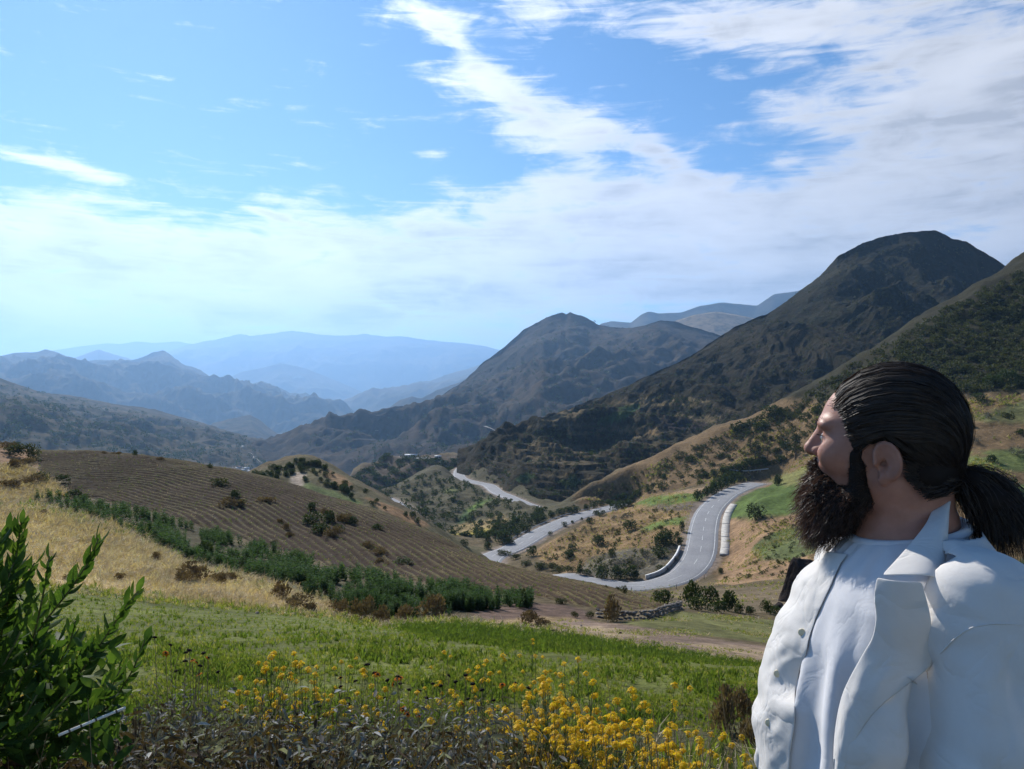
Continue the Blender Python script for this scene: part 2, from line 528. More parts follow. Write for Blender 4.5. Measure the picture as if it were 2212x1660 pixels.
class Ground:
    """thin-plate surface through the control points, in (bearing, log distance)"""
    def __init__(self, pts):
        self.c = np.stack([(pts[:, 0] - CU) / FPX * 2.6, np.log(pts[:, 2])], 1)
        val = (CV - pts[:, 1]) / FPX
        n = len(pts)
        K = self.kern(self.c[:, None, :] - self.c[None])
        K[np.diag_indices(n)] += 2e-4
        P = np.hstack([np.ones((n, 1)), self.c])
        A = np.zeros((n + 3, n + 3)); A[:n, :n] = K; A[:n, n:] = P; A[n:, :n] = P.T
        self.w = np.linalg.solve(A, np.concatenate([val, np.zeros(3)]))
    @staticmethod
    def kern(d):
        r2 = (d ** 2).sum(-1)
        return 0.5 * r2 * np.log(r2 + 1e-12)
    def raw(self, a, d):
        q = np.stack([np.asarray(a).ravel() * 2.6, np.log(np.asarray(d)).ravel()], 1)
        out = np.empty(len(q))
        n = len(self.c)
        for i in range(0, len(q), 6000):
            s = q[i:i + 6000]
            dx = s[:, None, 0] - self.c[None, :, 0]; dy = s[:, None, 1] - self.c[None, :, 1]
            r2 = (dx * dx + dy * dy).astype(np.float32) + 1e-12
            out[i:i + 6000] = (0.5 * r2 * np.log(r2)) @ self.w[:n].astype(np.float32) + self.w[n] + s @ self.w[n + 1:]
        return out.reshape(np.shape(a))


ground_fn = Ground(G)
_GA = np.concatenate([np.linspace(-1.0, -0.7, 28, endpoint=False), np.linspace(-0.7, 0.7, 440, endpoint=False), np.linspace(0.7, 1.0, 29)])


def _rows():
    d = [0.45]
    while d[-1] < 900:
        x = d[-1]
        s = 0.028 if x < 20 else 0.01 if x < 140 else 0.0058 if x < 460 else 0.0075 if x < 800 else 0.02
        d.append(x * (1 + s))
    return np.array(d)


_GD = _rows()
_A, _Dd = np.meshgrid(_GA, _GD)
# evaluate the smooth surface on a coarser grid and interpolate (it is smooth)
_ca = _GA[np.unique(np.r_[0:len(_GA):3, len(_GA) - 1])]; _cd = _GD[np.unique(np.r_[0:len(_GD):3, len(_GD) - 1])]
_cA, _cD = np.meshgrid(_ca, _cd)
_cq = ground_fn.raw(_cA, _cD)


def grid_interp(a, d, xs, ys, q):
    a = np.asarray(a, float); d = np.log(np.asarray(d, float))
    ly = np.log(ys)
    i = np.clip(np.searchsorted(xs, a) - 1, 0, len(xs) - 2); j = np.clip(np.searchsorted(ly, d) - 1, 0, len(ys) - 2)
    fx = np.clip((a - xs[i]) / (xs[i + 1] - xs[i]), 0, 1); fy = np.clip((d - ly[j]) / (ly[j + 1] - ly[j]), 0, 1)
    return (q[j, i] * (1 - fx) + q[j, i + 1] * fx) * (1 - fy) + (q[j + 1, i] * (1 - fx) + q[j + 1, i + 1] * fx) * fy


def road_dist(x, y, path):
    """distance to a road's centre line and the road's height there"""
    shp = np.shape(x)
    x = np.ravel(x); y = np.ravel(y)
    best = np.full(x.shape, 1e9); bz = np.zeros(x.shape)
    lo = path[:, :2].min(0) - 22; hi = path[:, :2].max(0) + 22
    idx = np.where((x > lo[0]) & (x < hi[0]) & (y > lo[1]) & (y < hi[1]))[0]
    for i in range(0, len(idx), 20000):
        s = idx[i:i + 20000]
        d2 = (x[s][:, None] - path[None, :, 0]) ** 2 + (y[s][:, None] - path[None, :, 1]) ** 2
        k = d2.argmin(1)
        best[s] = np.sqrt(d2[np.arange(len(s)), k]); bz[s] = path[k, 2]
    return best.reshape(shp), bz.reshape(shp)


def relief(x, y):
    d = np.maximum(y, 0.5)
    r = fbm(x / 1.3, y / 1.3, 3) * 0.04 * smoothstep(2, 8, d)
    r = r + fbm(x / 9, y / 9, 4) * 0.35 * smoothstep(25, 80, d)
    r = r + fbm(x / 26 + 5, y / 26, 4, 0.55, True) * 2.0 * smoothstep(110, 240, d)
    r = r + fbm(x / 75 + 5, y / 75, 4, 0.5, True) * 6.0 * smoothstep(260, 420, d)
    return r


def height_raw(x, y):
    a = x / y
    z = CAM_Z + grid_interp(a, y, _ca, _cd, _cq) * y + relief(x, y)
    for path, w in ((ROAD_XYZ, 5.2), (ROAD_D, 4.5), (ROAD_E, 4.5)):
        rd, rz = road_dist(x, y, path)
        t = smoothstep(w, w + 11, rd)
        z = z * t + (rz - 0.12) * (1 - t)
    return z


_GZ = height_raw(_A * _Dd, _Dd)


def height(x, y):
    """ground height at a place (from the built mesh)"""
    x = np.asarray(x, float); y = np.asarray(y, float)
    return grid_interp(x / y, y, _GA, _GD, _GZ)


def cast(u, v, dmin=2.0, dmax=880.0, far=False):
    """where the line of sight of a photo pixel meets the ground"""
    ds = np.exp(np.linspace(np.log(dmin), np.log(dmax), 1600))
    x = (u - CU) / FPX * ds
    z = CAM_Z + (CV - v) / FPX * ds
    below = z < height(x, ds)
    k = np.argmax(below) if below.any() else len(ds) - 1
    return np.array([x[k], ds[k], height(x[k], ds[k])])


# land cover: polygons in the photo, kept only at the distances where that field lies
COVER = [  # name, colour, distance range, polygon
    ('hill_scrub', (.032, .03, .015), (255, 900), [(1500, 500), (2800, 100), (2800, 850), (2100, 845), (1950, 880), (1760, 900), (1700, 870)]),
    ('slope_dry', (.17, .112, .056), (150, 450), [(1200, 1085), (1450, 960), (1700, 860), (1900, 880), (2100, 850), (2800, 840), (2800, 1250), (1700, 1260), (1540, 1250), (1560, 1100), (1640, 1040), (1560, 1035), (1440, 1062), (1310, 1090)]),
    ('slope_green', (.13, .13, .05), (150, 330), [(2080, 900), (2300, 840), (2800, 840), (2800, 900), (2300, 905), (2150, 915)]),
    ('slope_green', (.12, .145, .045), (150, 330), [(2060, 985), (2150, 970), (2800, 960), (2800, 1030), (2100, 1020)]),
    ('slope_green', (.10, .14, .04), (100, 330), [(2080, 1040), (2250, 1050), (2800, 1060), (2800, 1130), (2150, 1120)]),
    ('slope_brown', (.16, .11, .05), (60, 200), [(2050, 1140), (2800, 1130), (2800, 1220), (2100, 1210)]),
    ('slope_green', (.05, .075, .022), (40, 160), [(2100, 1210), (2800, 1210), (2800, 1500), (2100, 1500)]),
    ('field_green', (.085, .125, .03), (190, 300), [(1577, 1075), (1600, 1058), (1640, 1045), (1760, 1010), (1830, 1060), (1800, 1100), (1700, 1112), (1640, 1120), (1574, 1118)]),
    ('field_olive', (.17, .165, .055), (230, 330), [(1650, 1040), (1760, 1000), (1840, 1000), (1820, 1030), (1700, 1050)]),
    ('slope_orange', (.30, .19, .105), (140, 260), [(1574, 1122), (1640, 1124), (1720, 1112), (1760, 1140), (1740, 1240), (1690, 1265), (1545, 1262), (1560, 1240), (1576, 1180)]),
    ('slope_weeds', (.11, .13, .045), (140, 260), [(1625, 1180), (1660, 1150), (1720, 1135), (1770, 1150), (1760, 1195), (1700, 1210), (1640, 1210)]),
    ('wedge_dry', (.24, .155, .075), (180, 345), [(1140, 1195), (1310, 1103), (1375, 1070), (1500, 1060), (1500, 1100), (1480, 1180), (1440, 1215), (1380, 1238), (1230, 1240)]),
    ('wedge_scrub', (.12, .105, .075), (180, 260), [(1240, 1245), (1270, 1205), (1330, 1190), (1400, 1180), (1460, 1170), (1475, 1185), (1430, 1225), (1370, 1247)]),
    ('field_green', (.115, .165, .034), (230, 330), [(1372, 1090), (1400, 1073), (1440, 1068), (1522, 1066), (1512, 1083), (1450, 1088), (1390, 1092)]),
    ('field_grey', (.15, .12, .09), (230, 330), [(1395, 1093), (1455, 1089), (1512, 1084), (1500, 1100), (1440, 1104)]),
    ('field_green', (.12, .165, .038), (220, 300), [(1380, 1142), (1415, 1127), (1488, 1112), (1474, 1132), (1430, 1140), (1395, 1146)]),
    ('field_tan', (.32, .22, .13), (260, 340), [(1450, 1066), (1520, 1050), (1560, 1040), (1540, 1062), (1500, 1066)]),
    ('valley_side', (.085, .075, .04), (285, 640), [(740, 1030), (1030, 985), (1250, 1080), (1200, 1110), (1080, 1190), (950, 1160), (800, 1080)]),
    ('field_yellow', (.34, .27, .06), (285, 400), [(955, 1158), (1030, 1144), (1062, 1139), (1050, 1150), (1000, 1160), (972, 1166)]),
    ('field_tan', (.27, .20, .09), (285, 420), [(955, 1150), (1000, 1130), (1090, 1112), (1100, 1125), (1060, 1140), (1000, 1150)]),
    ('field_green', (.12, .18, .038), (330, 520), [(1005, 1102), (1035, 1082), (1056, 1075), (1060, 1080), (1040, 1094), (1012, 1108)]),
    ('field_green', (.06, .11, .035), (330, 520), [(982, 1126), (1005, 1106), (1020, 1112), (1008, 1126), (990, 1132)]),
    ('field_olive', (.14, .15, .05), (400, 560), [(954, 1060), (970, 1052), (988, 1058), (980, 1066), (960, 1066)]),
    ('knoll', (.115, .10, .05), (150, 260), [(500, 1040), (540, 1020), (660, 980), (720, 1005), (850, 1090), (1060, 1190), (1040, 1200), (900, 1145), (700, 1075)]),
    ('knoll_dry', (.24, .15, .075), (150, 260), [(700, 1010), (746, 1030), (770, 1052), (730, 1050), (700, 1030)]),
    ('knoll_dry', (.25, .15, .075), (150, 260), [(790, 1075), (850, 1092), (930, 1135), (900, 1140), (820, 1100)]),
    ('knoll_cut', (.42, .34, .26), (170, 230), [(632, 1024), (645, 1020), (660, 1022), (658, 1048), (640, 1052), (630, 1044)]),
    ('knoll_green', (.12, .15, .05), (150, 230), [(660, 1040), (720, 1058), (790, 1088), (760, 1090), (700, 1070), (655, 1052)]),
    ('spur', (.075, .055, .035), (600, 800), [(740, 1040), (836, 975), (1040, 985), (1000, 1030), (830, 1070)]),
    ('upper_left', (.20, .125, .06), (62, 160), [(-900, 900), (0, 945), (78, 965), (84, 990), (150, 1060), (60, 1085), (-900, 1085)]),
    ('upper_left_soil', (.30, .18, .10), (62, 160), [(-300, 955), (70, 975), (60, 1000), (20, 1030), (-300, 1020)]),
    ('straw', (.60, .45, .29), (26, 72), [(-900, 1060), (0, 1070), (70, 1095), (150, 1112), (250, 1135), (330, 1185), (420, 1222), (520, 1238), (600, 1262), (720, 1300), (712, 1330), (300, 1288), (100, 1262), (-900, 1230)]),
    ('bean_soil', (.085, .075, .04), (44, 90), [(60, 1062), (130, 1075), (330, 1110), (520, 1170), (720, 1230), (900, 1262), (1150, 1290), (1150, 1330), (950, 1345), (830, 1350), (720, 1322), (600, 1262), (420, 1222), (250, 1140), (60, 1095)]),
    ('green', (.125, .14, .036), (4, 46), [(-900, 1225), (100, 1262), (300, 1287), (700, 1327), (830, 1350), (960, 1339), (1100, 1350), (1250, 1372), (1450, 1400), (1660, 1438), (2100, 1490), (2800, 1530), (2800, 1800), (-900, 1800)]),
    ('green_dark', (.07, .11, .03), (15, 46), [(830, 1352), (960, 1338), (1100, 1350), (1250, 1372), (1450, 1400), (1660, 1438), (1660, 1455), (1400, 1430), (1150, 1400), (950, 1375)]),
    ('plot_soil', (.135, .09, .068), (36, 60), [(1000, 1318), (1150, 1300), (1250, 1312), (1300, 1335), (1200, 1345), (1080, 1345)]),
    ('plot_dry', (.24, .17, .09), (36, 60), [(1040, 1340), (1180, 1330), (1260, 1336), (1240, 1348), (1100, 1352)]),
    ('track', (.215, .155, .115), (22, 48), [(1060, 1350), (1160, 1346), (1230, 1338), (1300, 1344), (1400, 1356), (1500, 1374), (1660, 1396), (2000, 1420), (2800, 1440), (2800, 1520), (1990, 1460), (1660, 1436), (1450, 1399), (1250, 1371)]),
    ('track_light', (.33, .25, .16), (22, 48), [(1225, 1352), (1290, 1350), (1400, 1372), (1390, 1380), (1300, 1372)]),
    ('track_light', (.31, .23, .15), (22, 48), [(1460, 1388), (1560, 1390), (1700, 1410), (1990, 1440), (1990, 1455), (1700, 1432), (1540, 1404)]),
    ('meadow', (.135, .135, .05), (38, 68), [(1340, 1345), (1385, 1338), (1440, 1318), (1500, 1322), (1640, 1336), (2000, 1360), (2600, 1360), (2600, 1440), (1990, 1418), (1660, 1394), (1520, 1374), (1420, 1358)]),
    ('bank', (.15, .115, .07), (58, 165), [(1310, 1270), (1440, 1310), (1700, 1330), (1900, 1320), (2150, 1300), (2080, 1240), (1700, 1262), (1540, 1272), (1400, 1282)]),
    ('weed_bed', (.075, .072, .035), (0.3, 7.5), [(-2500, 1440), (400, 1440), (1700, 1490), (5000, 1490), (5000, 6000), (-2500, 6000)]),
]


def build_ground():
    x, y, z = _A * _Dd, _Dd, _GZ
    u = CU + x / y * FPX; v = CV - (z - CAM_Z) / y * FPX
    j1 = fbm(x / (y * .03), np.log(y) * 40, 3) ; j2 = fbm(x / (y * .03) + 40, np.log(y) * 40 + 9, 3)
    uj = u + j1 * 13; vj = v + j2 * 4.5
    col = np.empty(u.shape + (3,))
    n0 = fbm(x / 40, y / 40, 4)[..., None]
    col[:] = (.12, .092, .05)
    col *= 1 + 0.25 * n0
    hid = smoothstep(1780, 1900, u)          # ragged borders on the slope behind the man
    jb = fbm(x / 9 + 3, y / 14, 4)
    for nm, c, (d0, d1), poly in COVER:
        m = in_poly(uj + jb * 90 * hid, vj + jb * 16 * hid, poly) & (y > d0) & (y < d1)
        col[m] = c
    # soften the borders a little
    for _ in range(1):
        p = np.pad(col, ((1, 1), (1, 1), (0, 0)), mode='edge')
        col = (p[:-2, 1:-1] + p[2:, 1:-1] + p[1:-1, :-2] + p[1:-1, 2:] + 2 * p[1:-1, 1:-1]) / 6
    # gravel shoulders beside the asphalt
    for path in (ROAD_XYZ, ROAD_D, ROAD_E):
        rd, _z = road_dist(x, y, path)
        m = (1 - smoothstep(4.6, 6.8, rd + j1 * 1.2))[..., None]
        col = col * (1 - m) + np.array([.24, .19, .15]) * m
    nr, nc = u.shape
    idx = np.arange(nr * nc).reshape(nr, nc)
    f = np.stack([idx[:-1, :-1], idx[:-1, 1:], idx[1:, 1:], idx[1:, :-1]], -1).reshape(-1, 4)
    m, nt, b = new_mat('ground_soil_and_turf', 0.95, 0.1)
    a = nt.nodes.new('ShaderNodeVertexColor'); a.layer_name = 'Col'
    f1 = add_noise(nt, 0.09, 6, 0.65)
    f2 = add_noise(nt, 0.9, 6, 0.7)
    f3 = add_noise(nt, 9.0, 4, 0.7)
    c = mix(nt, 'MULTIPLY', 1.0, a.outputs[0], ramp(nt, f1, [(0.3, 0.62), (0.7, 1.35)]))
    c = mix(nt, 'MULTIPLY', 1.0, c, ramp(nt, f2, [(0.32, 0.55), (0.68, 1.4)]))
    c = mix(nt, 'MULTIPLY', 1.0, c, ramp(nt, f3, [(0.3, 0.75), (0.7, 1.22)]))
    nt.links.new(c, b.inputs['Base Color'])
    bump(nt, b, f2, 0.6, 0.5)
    o = mesh_obj('ground', np.stack([x, y, z], -1).reshape(-1, 3), f, m, colors=col.reshape(-1, 3))
    return tag(o, kind='structure')


build_ground()


# ------------------------------------------------------------------ mountains: crest lines from the photo, each with its own distance and body
def hill_mat(name, lo, hi, scrub, s_big, s_dot, dot_amt=0.5, bmp=0.6, bd=2.0, attr=False):
    m, nt, b = new_mat(name, 0.97, 0.05)
    f1 = add_noise(nt, s_big, 7, 0.62)
    f2 = add_noise(nt, s_dot, 6, 0.72)
    c = ramp(nt, f1, [(0.32, lo), (0.68, hi)])
    if attr:
        a = nt.nodes.new('ShaderNodeVertexColor'); a.layer_name = 'Col'
        c = mix(nt, 'MULTIPLY', 1.0, a.outputs[0], ramp(nt, f1, [(0.3, .7), (0.7, 1.3)]))
    c = mix(nt, 'MIX', ramp(nt, f2, [(0.5 - 0.12 * dot_amt, 0.0), (0.5 + 0.16, 0.85)]), c, scrub)
    nt.links.new(c, b.inputs['Base Color'])
    bump(nt, b, f2, bmp, bd)
    return m


def loft(name, rows, nu, nv, mat, amp=0.0, scl=100.0, crest_amp=0.25, back=0.75, urange=None, ridged=True, octv=5, terrace=None, color_fn=None, depth_amp=0.0):
    """rows from the foot to the crest, each a list of (u, v, distance); the far side is closed behind the crest"""
    k_ = FAR.get(name, 1.0)          # how far off this range lies beyond its first estimate
    rows = [[(u, v, d * k_) for u, v, d in r] for r in rows]
    amp *= k_; scl *= k_
    u0 = urange[0] if urange else max(r[0][0] for r in rows)
    u1 = urange[1] if urange else min(r[-1][0] for r in rows)
    us = np.linspace(u0, u1, nu)
    R = []
    for r in rows:
        r = np.array(r, float)
        q = np.interp(us, r[:, 0], (CV - r[:, 1]) / FPX)
        ld = np.interp(us, r[:, 0], np.log(r[:, 2]))
        if len(r) > 3:       # soften kinks in distance only
            k = max(3, nu // 40)
            ld = np.convolve(np.pad(ld, k, mode='edge'), np.ones(2 * k + 1) / (2 * k + 1), mode='valid')
        R.append((q, ld))
    nr = len(R)
    t = np.linspace(0, nr - 1, nv)
    Q = np.empty((nv, nu)); LD = np.empty((nv, nu))
    for i, tt in enumerate(t):
        k = min(int(tt), nr - 2); f = tt - k
        def cr(j):
            p0, p1, p2, p3 = R[max(k - 1, 0)][j], R[k][j], R[k + 1][j], R[min(k + 2, nr - 1)][j]
            if nr == 2:
                return p1 * (1 - f) + p2 * f
            m1 = (p2 - p0) / 2 * 0.8; m2 = (p3 - p1) / 2 * 0.8
            h = f * f * (3 - 2 * f)
            return (2 * f ** 3 - 3 * f * f + 1) * p1 + (f ** 3 - 2 * f * f + f) * m1 + h * p2 + (f ** 3 - f * f) * m2
        Q[i] = cr(0); LD[i] = cr(1)
    d = np.exp(LD)
    a = (us - CU) / FPX
    x = a[None] * d; y = d.copy(); z = CAM_Z + Q * d
    tn = (t / (nr - 1))[:, None]
    fall = crest_amp + (1 - crest_amp) * np.sin(np.pi * np.clip(tn, 0.0, 1.0)) ** 1.1 * np.clip(1 - tn, 0, 1) ** .35
    n = fbm(x / scl + len(name), y / scl, octv, 0.52, ridged)
    z = z + amp * fall * n + amp * .055 * fbm(x / (scl * .11) + 3, y / (scl * .11), 3, .5, True) * (.35 + .65 * fall)
    if depth_amp:      # gullies and spurs also push the face towards and away from the viewer
        n2 = fbm(a[None] * 0 + x / (scl * 1.1) + 31, z / (scl * 2.2), octv, 0.5, True)
        y = y + d * depth_amp * np.sin(np.pi * np.clip(tn, 0, 1)) ** 0.8 * n2
    if terrace is not None:
        z = terrace(us, Q, x, y, z)
    # far side
    vx = [x]; vy = [y]; vz = [z]
    zc = z[-1]; base = z.min() - 30
    for s in (0.02, 0.06, 0.14, 0.3, 0.6, 1.0):
        dd = d[-1] * (1 + 0.5 * s)
        vx.append((a * dd)[None]); vy.append(dd[None]); vz.append((zc - back * (dd - d[-1]) - 0.1 * amp * s)[None])
    x = np.vstack(vx); y = np.vstack(vy); z = np.vstack(vz)
    nv2, _ = x.shape
    idx = np.arange(nv2 * nu).reshape(nv2, nu)
    f = np.stack([idx[:-1, :-1], idx[:-1, 1:], idx[1:, 1:], idx[1:, :-1]], -1).reshape(-1, 4)
    cols = None
    if color_fn is not None:
        cols = color_fn(CU + x / y * FPX, CV - (z - CAM_Z) / y * FPX, x, y, z).reshape(-1, 3)
    o = mesh_obj(name, np.stack([x, y, z], -1).reshape(-1, 3), f, mat, colors=cols)
    LOFTS[name] = (x[:nv], y[:nv], z[:nv])
    return tag(o, kind='structure')


LOFTS = {}
FAR = {'farthest_range': 2.2, 'far_massif': 2.3, 'blue_peak': 2.2, 'hazy_ridge': 2.2, 'valley_ridge': 2.1, 'blue_mountains': 1.9, 'valley_spur': 1.65, 'left_valley_slope': 1.4, 'wooded_ridge': 1.8, 'back_ridge': 1.9, 'tan_hill': 1.6, 'shady_mountain': 1.4}
m_far = hill_mat('far_rock', (.06, .052, .04), (.13, .105, .07), (.035, .04, .025), 0.0004, 0.002, 0.3, 0.3, 60)
m_blue = hill_mat('mid_mountain_scrub', (.042, .037, .022), (.10, .078, .044), (.016, .022, .012), 0.0016, 0.009, 0.6, 0.6, 20)
m_left = hill_mat('left_slope_scrub', (.045, .039, .022), (.125, .095, .052), (.016, .022, .012), 0.0045, 0.02, 0.9, 0.6, 8)
m_six = hill_mat('shady_mountain_scrub', (.032, .025, .018), (.085, .06, .037), (.014, .017, .011), 0.005, 0.022, 0.7, 0.7, 8)
m_tan = hill_mat('tan_hill', (.19, .14, .075), (.28, .20, .11), (.07, .06, .03), 0.006, 0.03, 0.3, 0.4, 5)


def foot(crest, dv, dd):
    return [(u, max(v + dv, 700), d * dd) for u, v, d in crest]


def line(pts, d0, d1=None):
    """photo silhouette with distances running from d0 to d1"""
    n = len(pts)
    d1 = d1 or d0
    return [(u, v, d0 + (d1 - d0) * i / (n - 1)) for i, (u, v) in enumerate(pts)]


c = line([(-500, 790), (0, 768), (117, 757), (167, 749), (233, 741), (260, 743), (294, 737), (333, 741), (384, 737), (417, 744), (600, 760), (900, 770), (1300, 760), (1700, 740), (2400, 740), (2900, 760)], 11000)
loft('farthest_range', [[(u, 895, 9300) for u, v, d in c], [(u, v * .5 + 430, 10100) for u, v, d in c], c], 400, 30, m_far, 80, 1300, 0.12)
c = line([(250, 800), (330, 775), (367, 759), (400, 747), (440, 738), (480, 731), (517, 722), (540, 726), (567, 724), (600, 719), (627, 715), (654, 718), (694, 724), (738, 726), (790, 722), (830, 728), (870, 727), (910, 733), (950, 738), (1000, 742), (1050, 749), (1080, 757), (1150, 785), (1300, 860), (1500, 900)], 8800, 8400)
loft('far_massif', [[(u, 930, 6500) for u, v, d in c], [(u, v * .45 + 475, 7500) for u, v, d in c], c], 320, 70, m_far, 260, 1250, 0.025, depth_amp=.02)
c = line([(60, 830), (143, 780), (183, 768), (213, 757), (240, 765), (277, 775), (330, 800), (420, 850)], 6200)
loft('blue_peak', [[(u, 930, 5200) for u, v, d in c], c], 160, 40, m_far, 90, 700, 0.15)
c = line([(330, 900), (475, 828), (520, 808), (606, 788), (660, 799), (741, 832), (786, 852), (840, 880), (900, 930)], 6300)
loft('hazy_ridge', [[(u, 960, 5200) for u, v, d in c], c], 200, 60, m_far, 170, 900, 0.12, depth_amp=.02)
c = line([(690, 915), (741, 889), (760, 878), (797, 857), (835, 846), (877, 837), (930, 824), (966, 812), (1047, 787), (1107, 760), (1250, 720), (1500, 690)], 4900, 5800)
loft('valley_ridge', [[(u, 980, 3700) for u, v, d in c], [(u, v * .5 + 450, 4300) for u, v, d in c], c], 220, 60, m_far, 120, 700, 0.1, depth_amp=.02)
c = line([(-500, 800), (-250, 770), (-100, 782), (0, 771), (33, 766), (77, 763), (97, 757), (117, 764), (140, 781), (160, 791), (187, 783), (217, 778), (267, 781), (307, 773), (333, 761), (354, 758), (370, 768), (387, 783), (417, 798), (454, 821), (484, 817), (507, 823), (534, 834), (567, 825), (587, 838), (614, 853), (650, 856), (684, 871), (738, 886), (790, 915)], 4000, 5200)
f0 = [(-500, 960, 2200), (0, 960, 2300), (300, 980, 2500), (500, 990, 2700), (620, 1000, 2700), (700, 1000, 2900), (790, 1010, 3200)]
f1 = [(-500, 880, 2900), (0, 870, 3000), (300, 880, 3300), (480, 905, 3500), (620, 925, 3700), (700, 930, 3800), (790, 960, 4100)]
loft('blue_mountains', [f0, f1, c], 360, 170, m_blue, 260, 620, 0.03, octv=7, depth_amp=.08)
c = line([(400, 960), (460, 915), (500, 906), (540, 897), (560, 908), (583, 927), (617, 948), (680, 985)], 2500, 2650)
loft('valley_spur', [[(u, 1010, 1950) for u, v, d in c], c], 140, 60, m_blue, 28, 200, 0.15, depth_amp=.03)
c = [(-500, 790, 1500), (-200, 805, 1650), (0, 824, 1800), (83, 853, 1900), (167, 864, 1950), (250, 877, 2000), (333, 890, 2050), (433, 918, 2120), (547, 955, 2180), (620, 975, 2200), (700, 1005, 2200)]
f0 = [(-500, 1050, 640), (0, 1060, 700), (300, 1070, 800), (500, 1075, 880), (640, 1080, 950), (700, 1085, 1000)]
f1 = [(-500, 940, 850), (0, 945, 950), (300, 985, 1150), (500, 1010, 1300), (640, 1030, 1450), (700, 1045, 1500)]
f2 = [(-500, 870, 1200), (0, 890, 1400), (300, 935, 1550), (500, 975, 1700), (640, 1000, 1800), (700, 1020, 1850)]
loft('left_valley_slope', [f0, f1, f2, c], 340, 190, m_left, 50, 230, 0.2, octv=6, depth_amp=.07)
c = [(640, 1000, 2700), (700, 940, 2750), (724, 908, 2800), (748, 896, 2850), (800, 893, 2850), (834, 886, 2900), (864, 866, 2950), (890, 856, 3000), (910, 861, 3050), (944, 844, 3150), (994, 826, 3300), (1014, 814, 3350), (1100, 790, 3400), (1300, 760, 3500)]
loft('wooded_ridge', [[(u, 1020, 2200) for u, v, d in c], c], 200, 70, m_blue, 40, 260, 0.12, depth_amp=.04)
c = line([(1270, 720), (1300, 698), (1321, 694), (1363, 698), (1385, 680), (1401, 673), (1422, 678), (1470, 676), (1513, 661), (1561, 654), (1635, 661), (1673, 635), (1721, 629), (1800, 610), (2000, 600), (2300, 580), (2700, 600)], 3600)
loft('back_ridge', [[(u, 800, 2900) for u, v, d in c], c], 200, 50, m_blue, 50, 500, 0.08, depth_amp=.03)
c = line([(1380, 715), (1430, 700), (1459, 693), (1500, 680), (1545, 674), (1590, 680), (1640, 690), (1750, 690), (1900, 720)], 3000)
loft('tan_hill', [[(u, 800, 2500) for u, v, d in c], c], 120, 40, m_tan, 18, 220, 0.15)
# hazy mountain with the saddle, and its spur down into the valley
c = [(520, 1010, 1800), (620, 960, 1800), (664, 930, 1800), (694, 926, 1820), (724, 918, 1850), (764, 918, 1880), (804, 912, 1900), (840, 908, 1900), (864, 908, 1900), (904, 890, 1900), (924, 880, 1900),
     (952, 860, 1930), (970, 846, 1950), (1004, 826, 2000), (1050, 780, 2100), (1090, 750, 2150), (1130, 715, 2220), (1180, 690, 2280), (1205, 683, 2300), (1215, 680, 2300), (1224, 684, 2300), (1231, 679, 2300), (1250, 685, 2300), (1268, 690, 2300),
     (1289, 704, 2300), (1331, 712, 2300), (1365, 712, 2250), (1395, 706, 2200), (1427, 694, 2150), (1459, 696, 2100), (1513, 714, 2050), (1600, 740, 2000), (1750, 760, 1950), (2000, 780, 1900)]
f0 = [(520, 1060, 1200), (620, 1060, 1150), (760, 1085, 1000), (900, 1080, 900), (1000, 1050, 850), (1100, 1010, 900), (1300, 950, 1000), (2000, 900, 1100)]
f1 = [(520, 1035, 1400), (620, 1010, 1420), (700, 1000, 1400), (800, 1000, 1350), (900, 990, 1300), (1000, 965, 1250), (1100, 935, 1300), (1300, 870, 1400), (2000, 850, 1500)]
f2 = [(520, 1022, 1600), (620, 985, 1620), (700, 962, 1630), (800, 950, 1640), (900, 928, 1650), (1000, 890, 1650), (1100, 850, 1700), (1200, 790, 1800), (1300, 780, 1800), (1450, 770, 1780), (2000, 820, 1700)]
loft('shady_mountain', [f0, f1, f2, c], 340, 200, m_six, 105, 330, 0.07, octv=7, depth_amp=.09)

# big terraced hill on the right
TERR_POLY = [(1000, 1010), (1100, 950), (1180, 915), (1300, 862), (1420, 850), (1560, 870), (1620, 900), (1560, 940), (1400, 1000), (1250, 1085), (1120, 1100)]


def terr_big(us, Q, x, y, z):
    u = CU + x / y * FPX; v = CV - (z - CAM_Z) / y * FPX
    w = np.zeros(u.shape)
    for du, dv in ((0, 0), (25, 0), (-25, 0), (0, 14), (0, -14)):
        w += in_poly(u + du, v + dv, TERR_POLY) / 5.0
    w = w * smoothstep(-.25, .1, fbm(x / 60, y / 60 + 3, 3))
    h = 2.9
    zz = z + 1.3 * fbm(x / 60, y / 60, 3) + x * 0.06
    k = np.floor(zz / h); f = zz / h - k
    st = (k + smoothstep(0.72, 1.0, f)) * h - (zz - z)
    return z * (1 - w) + st * w


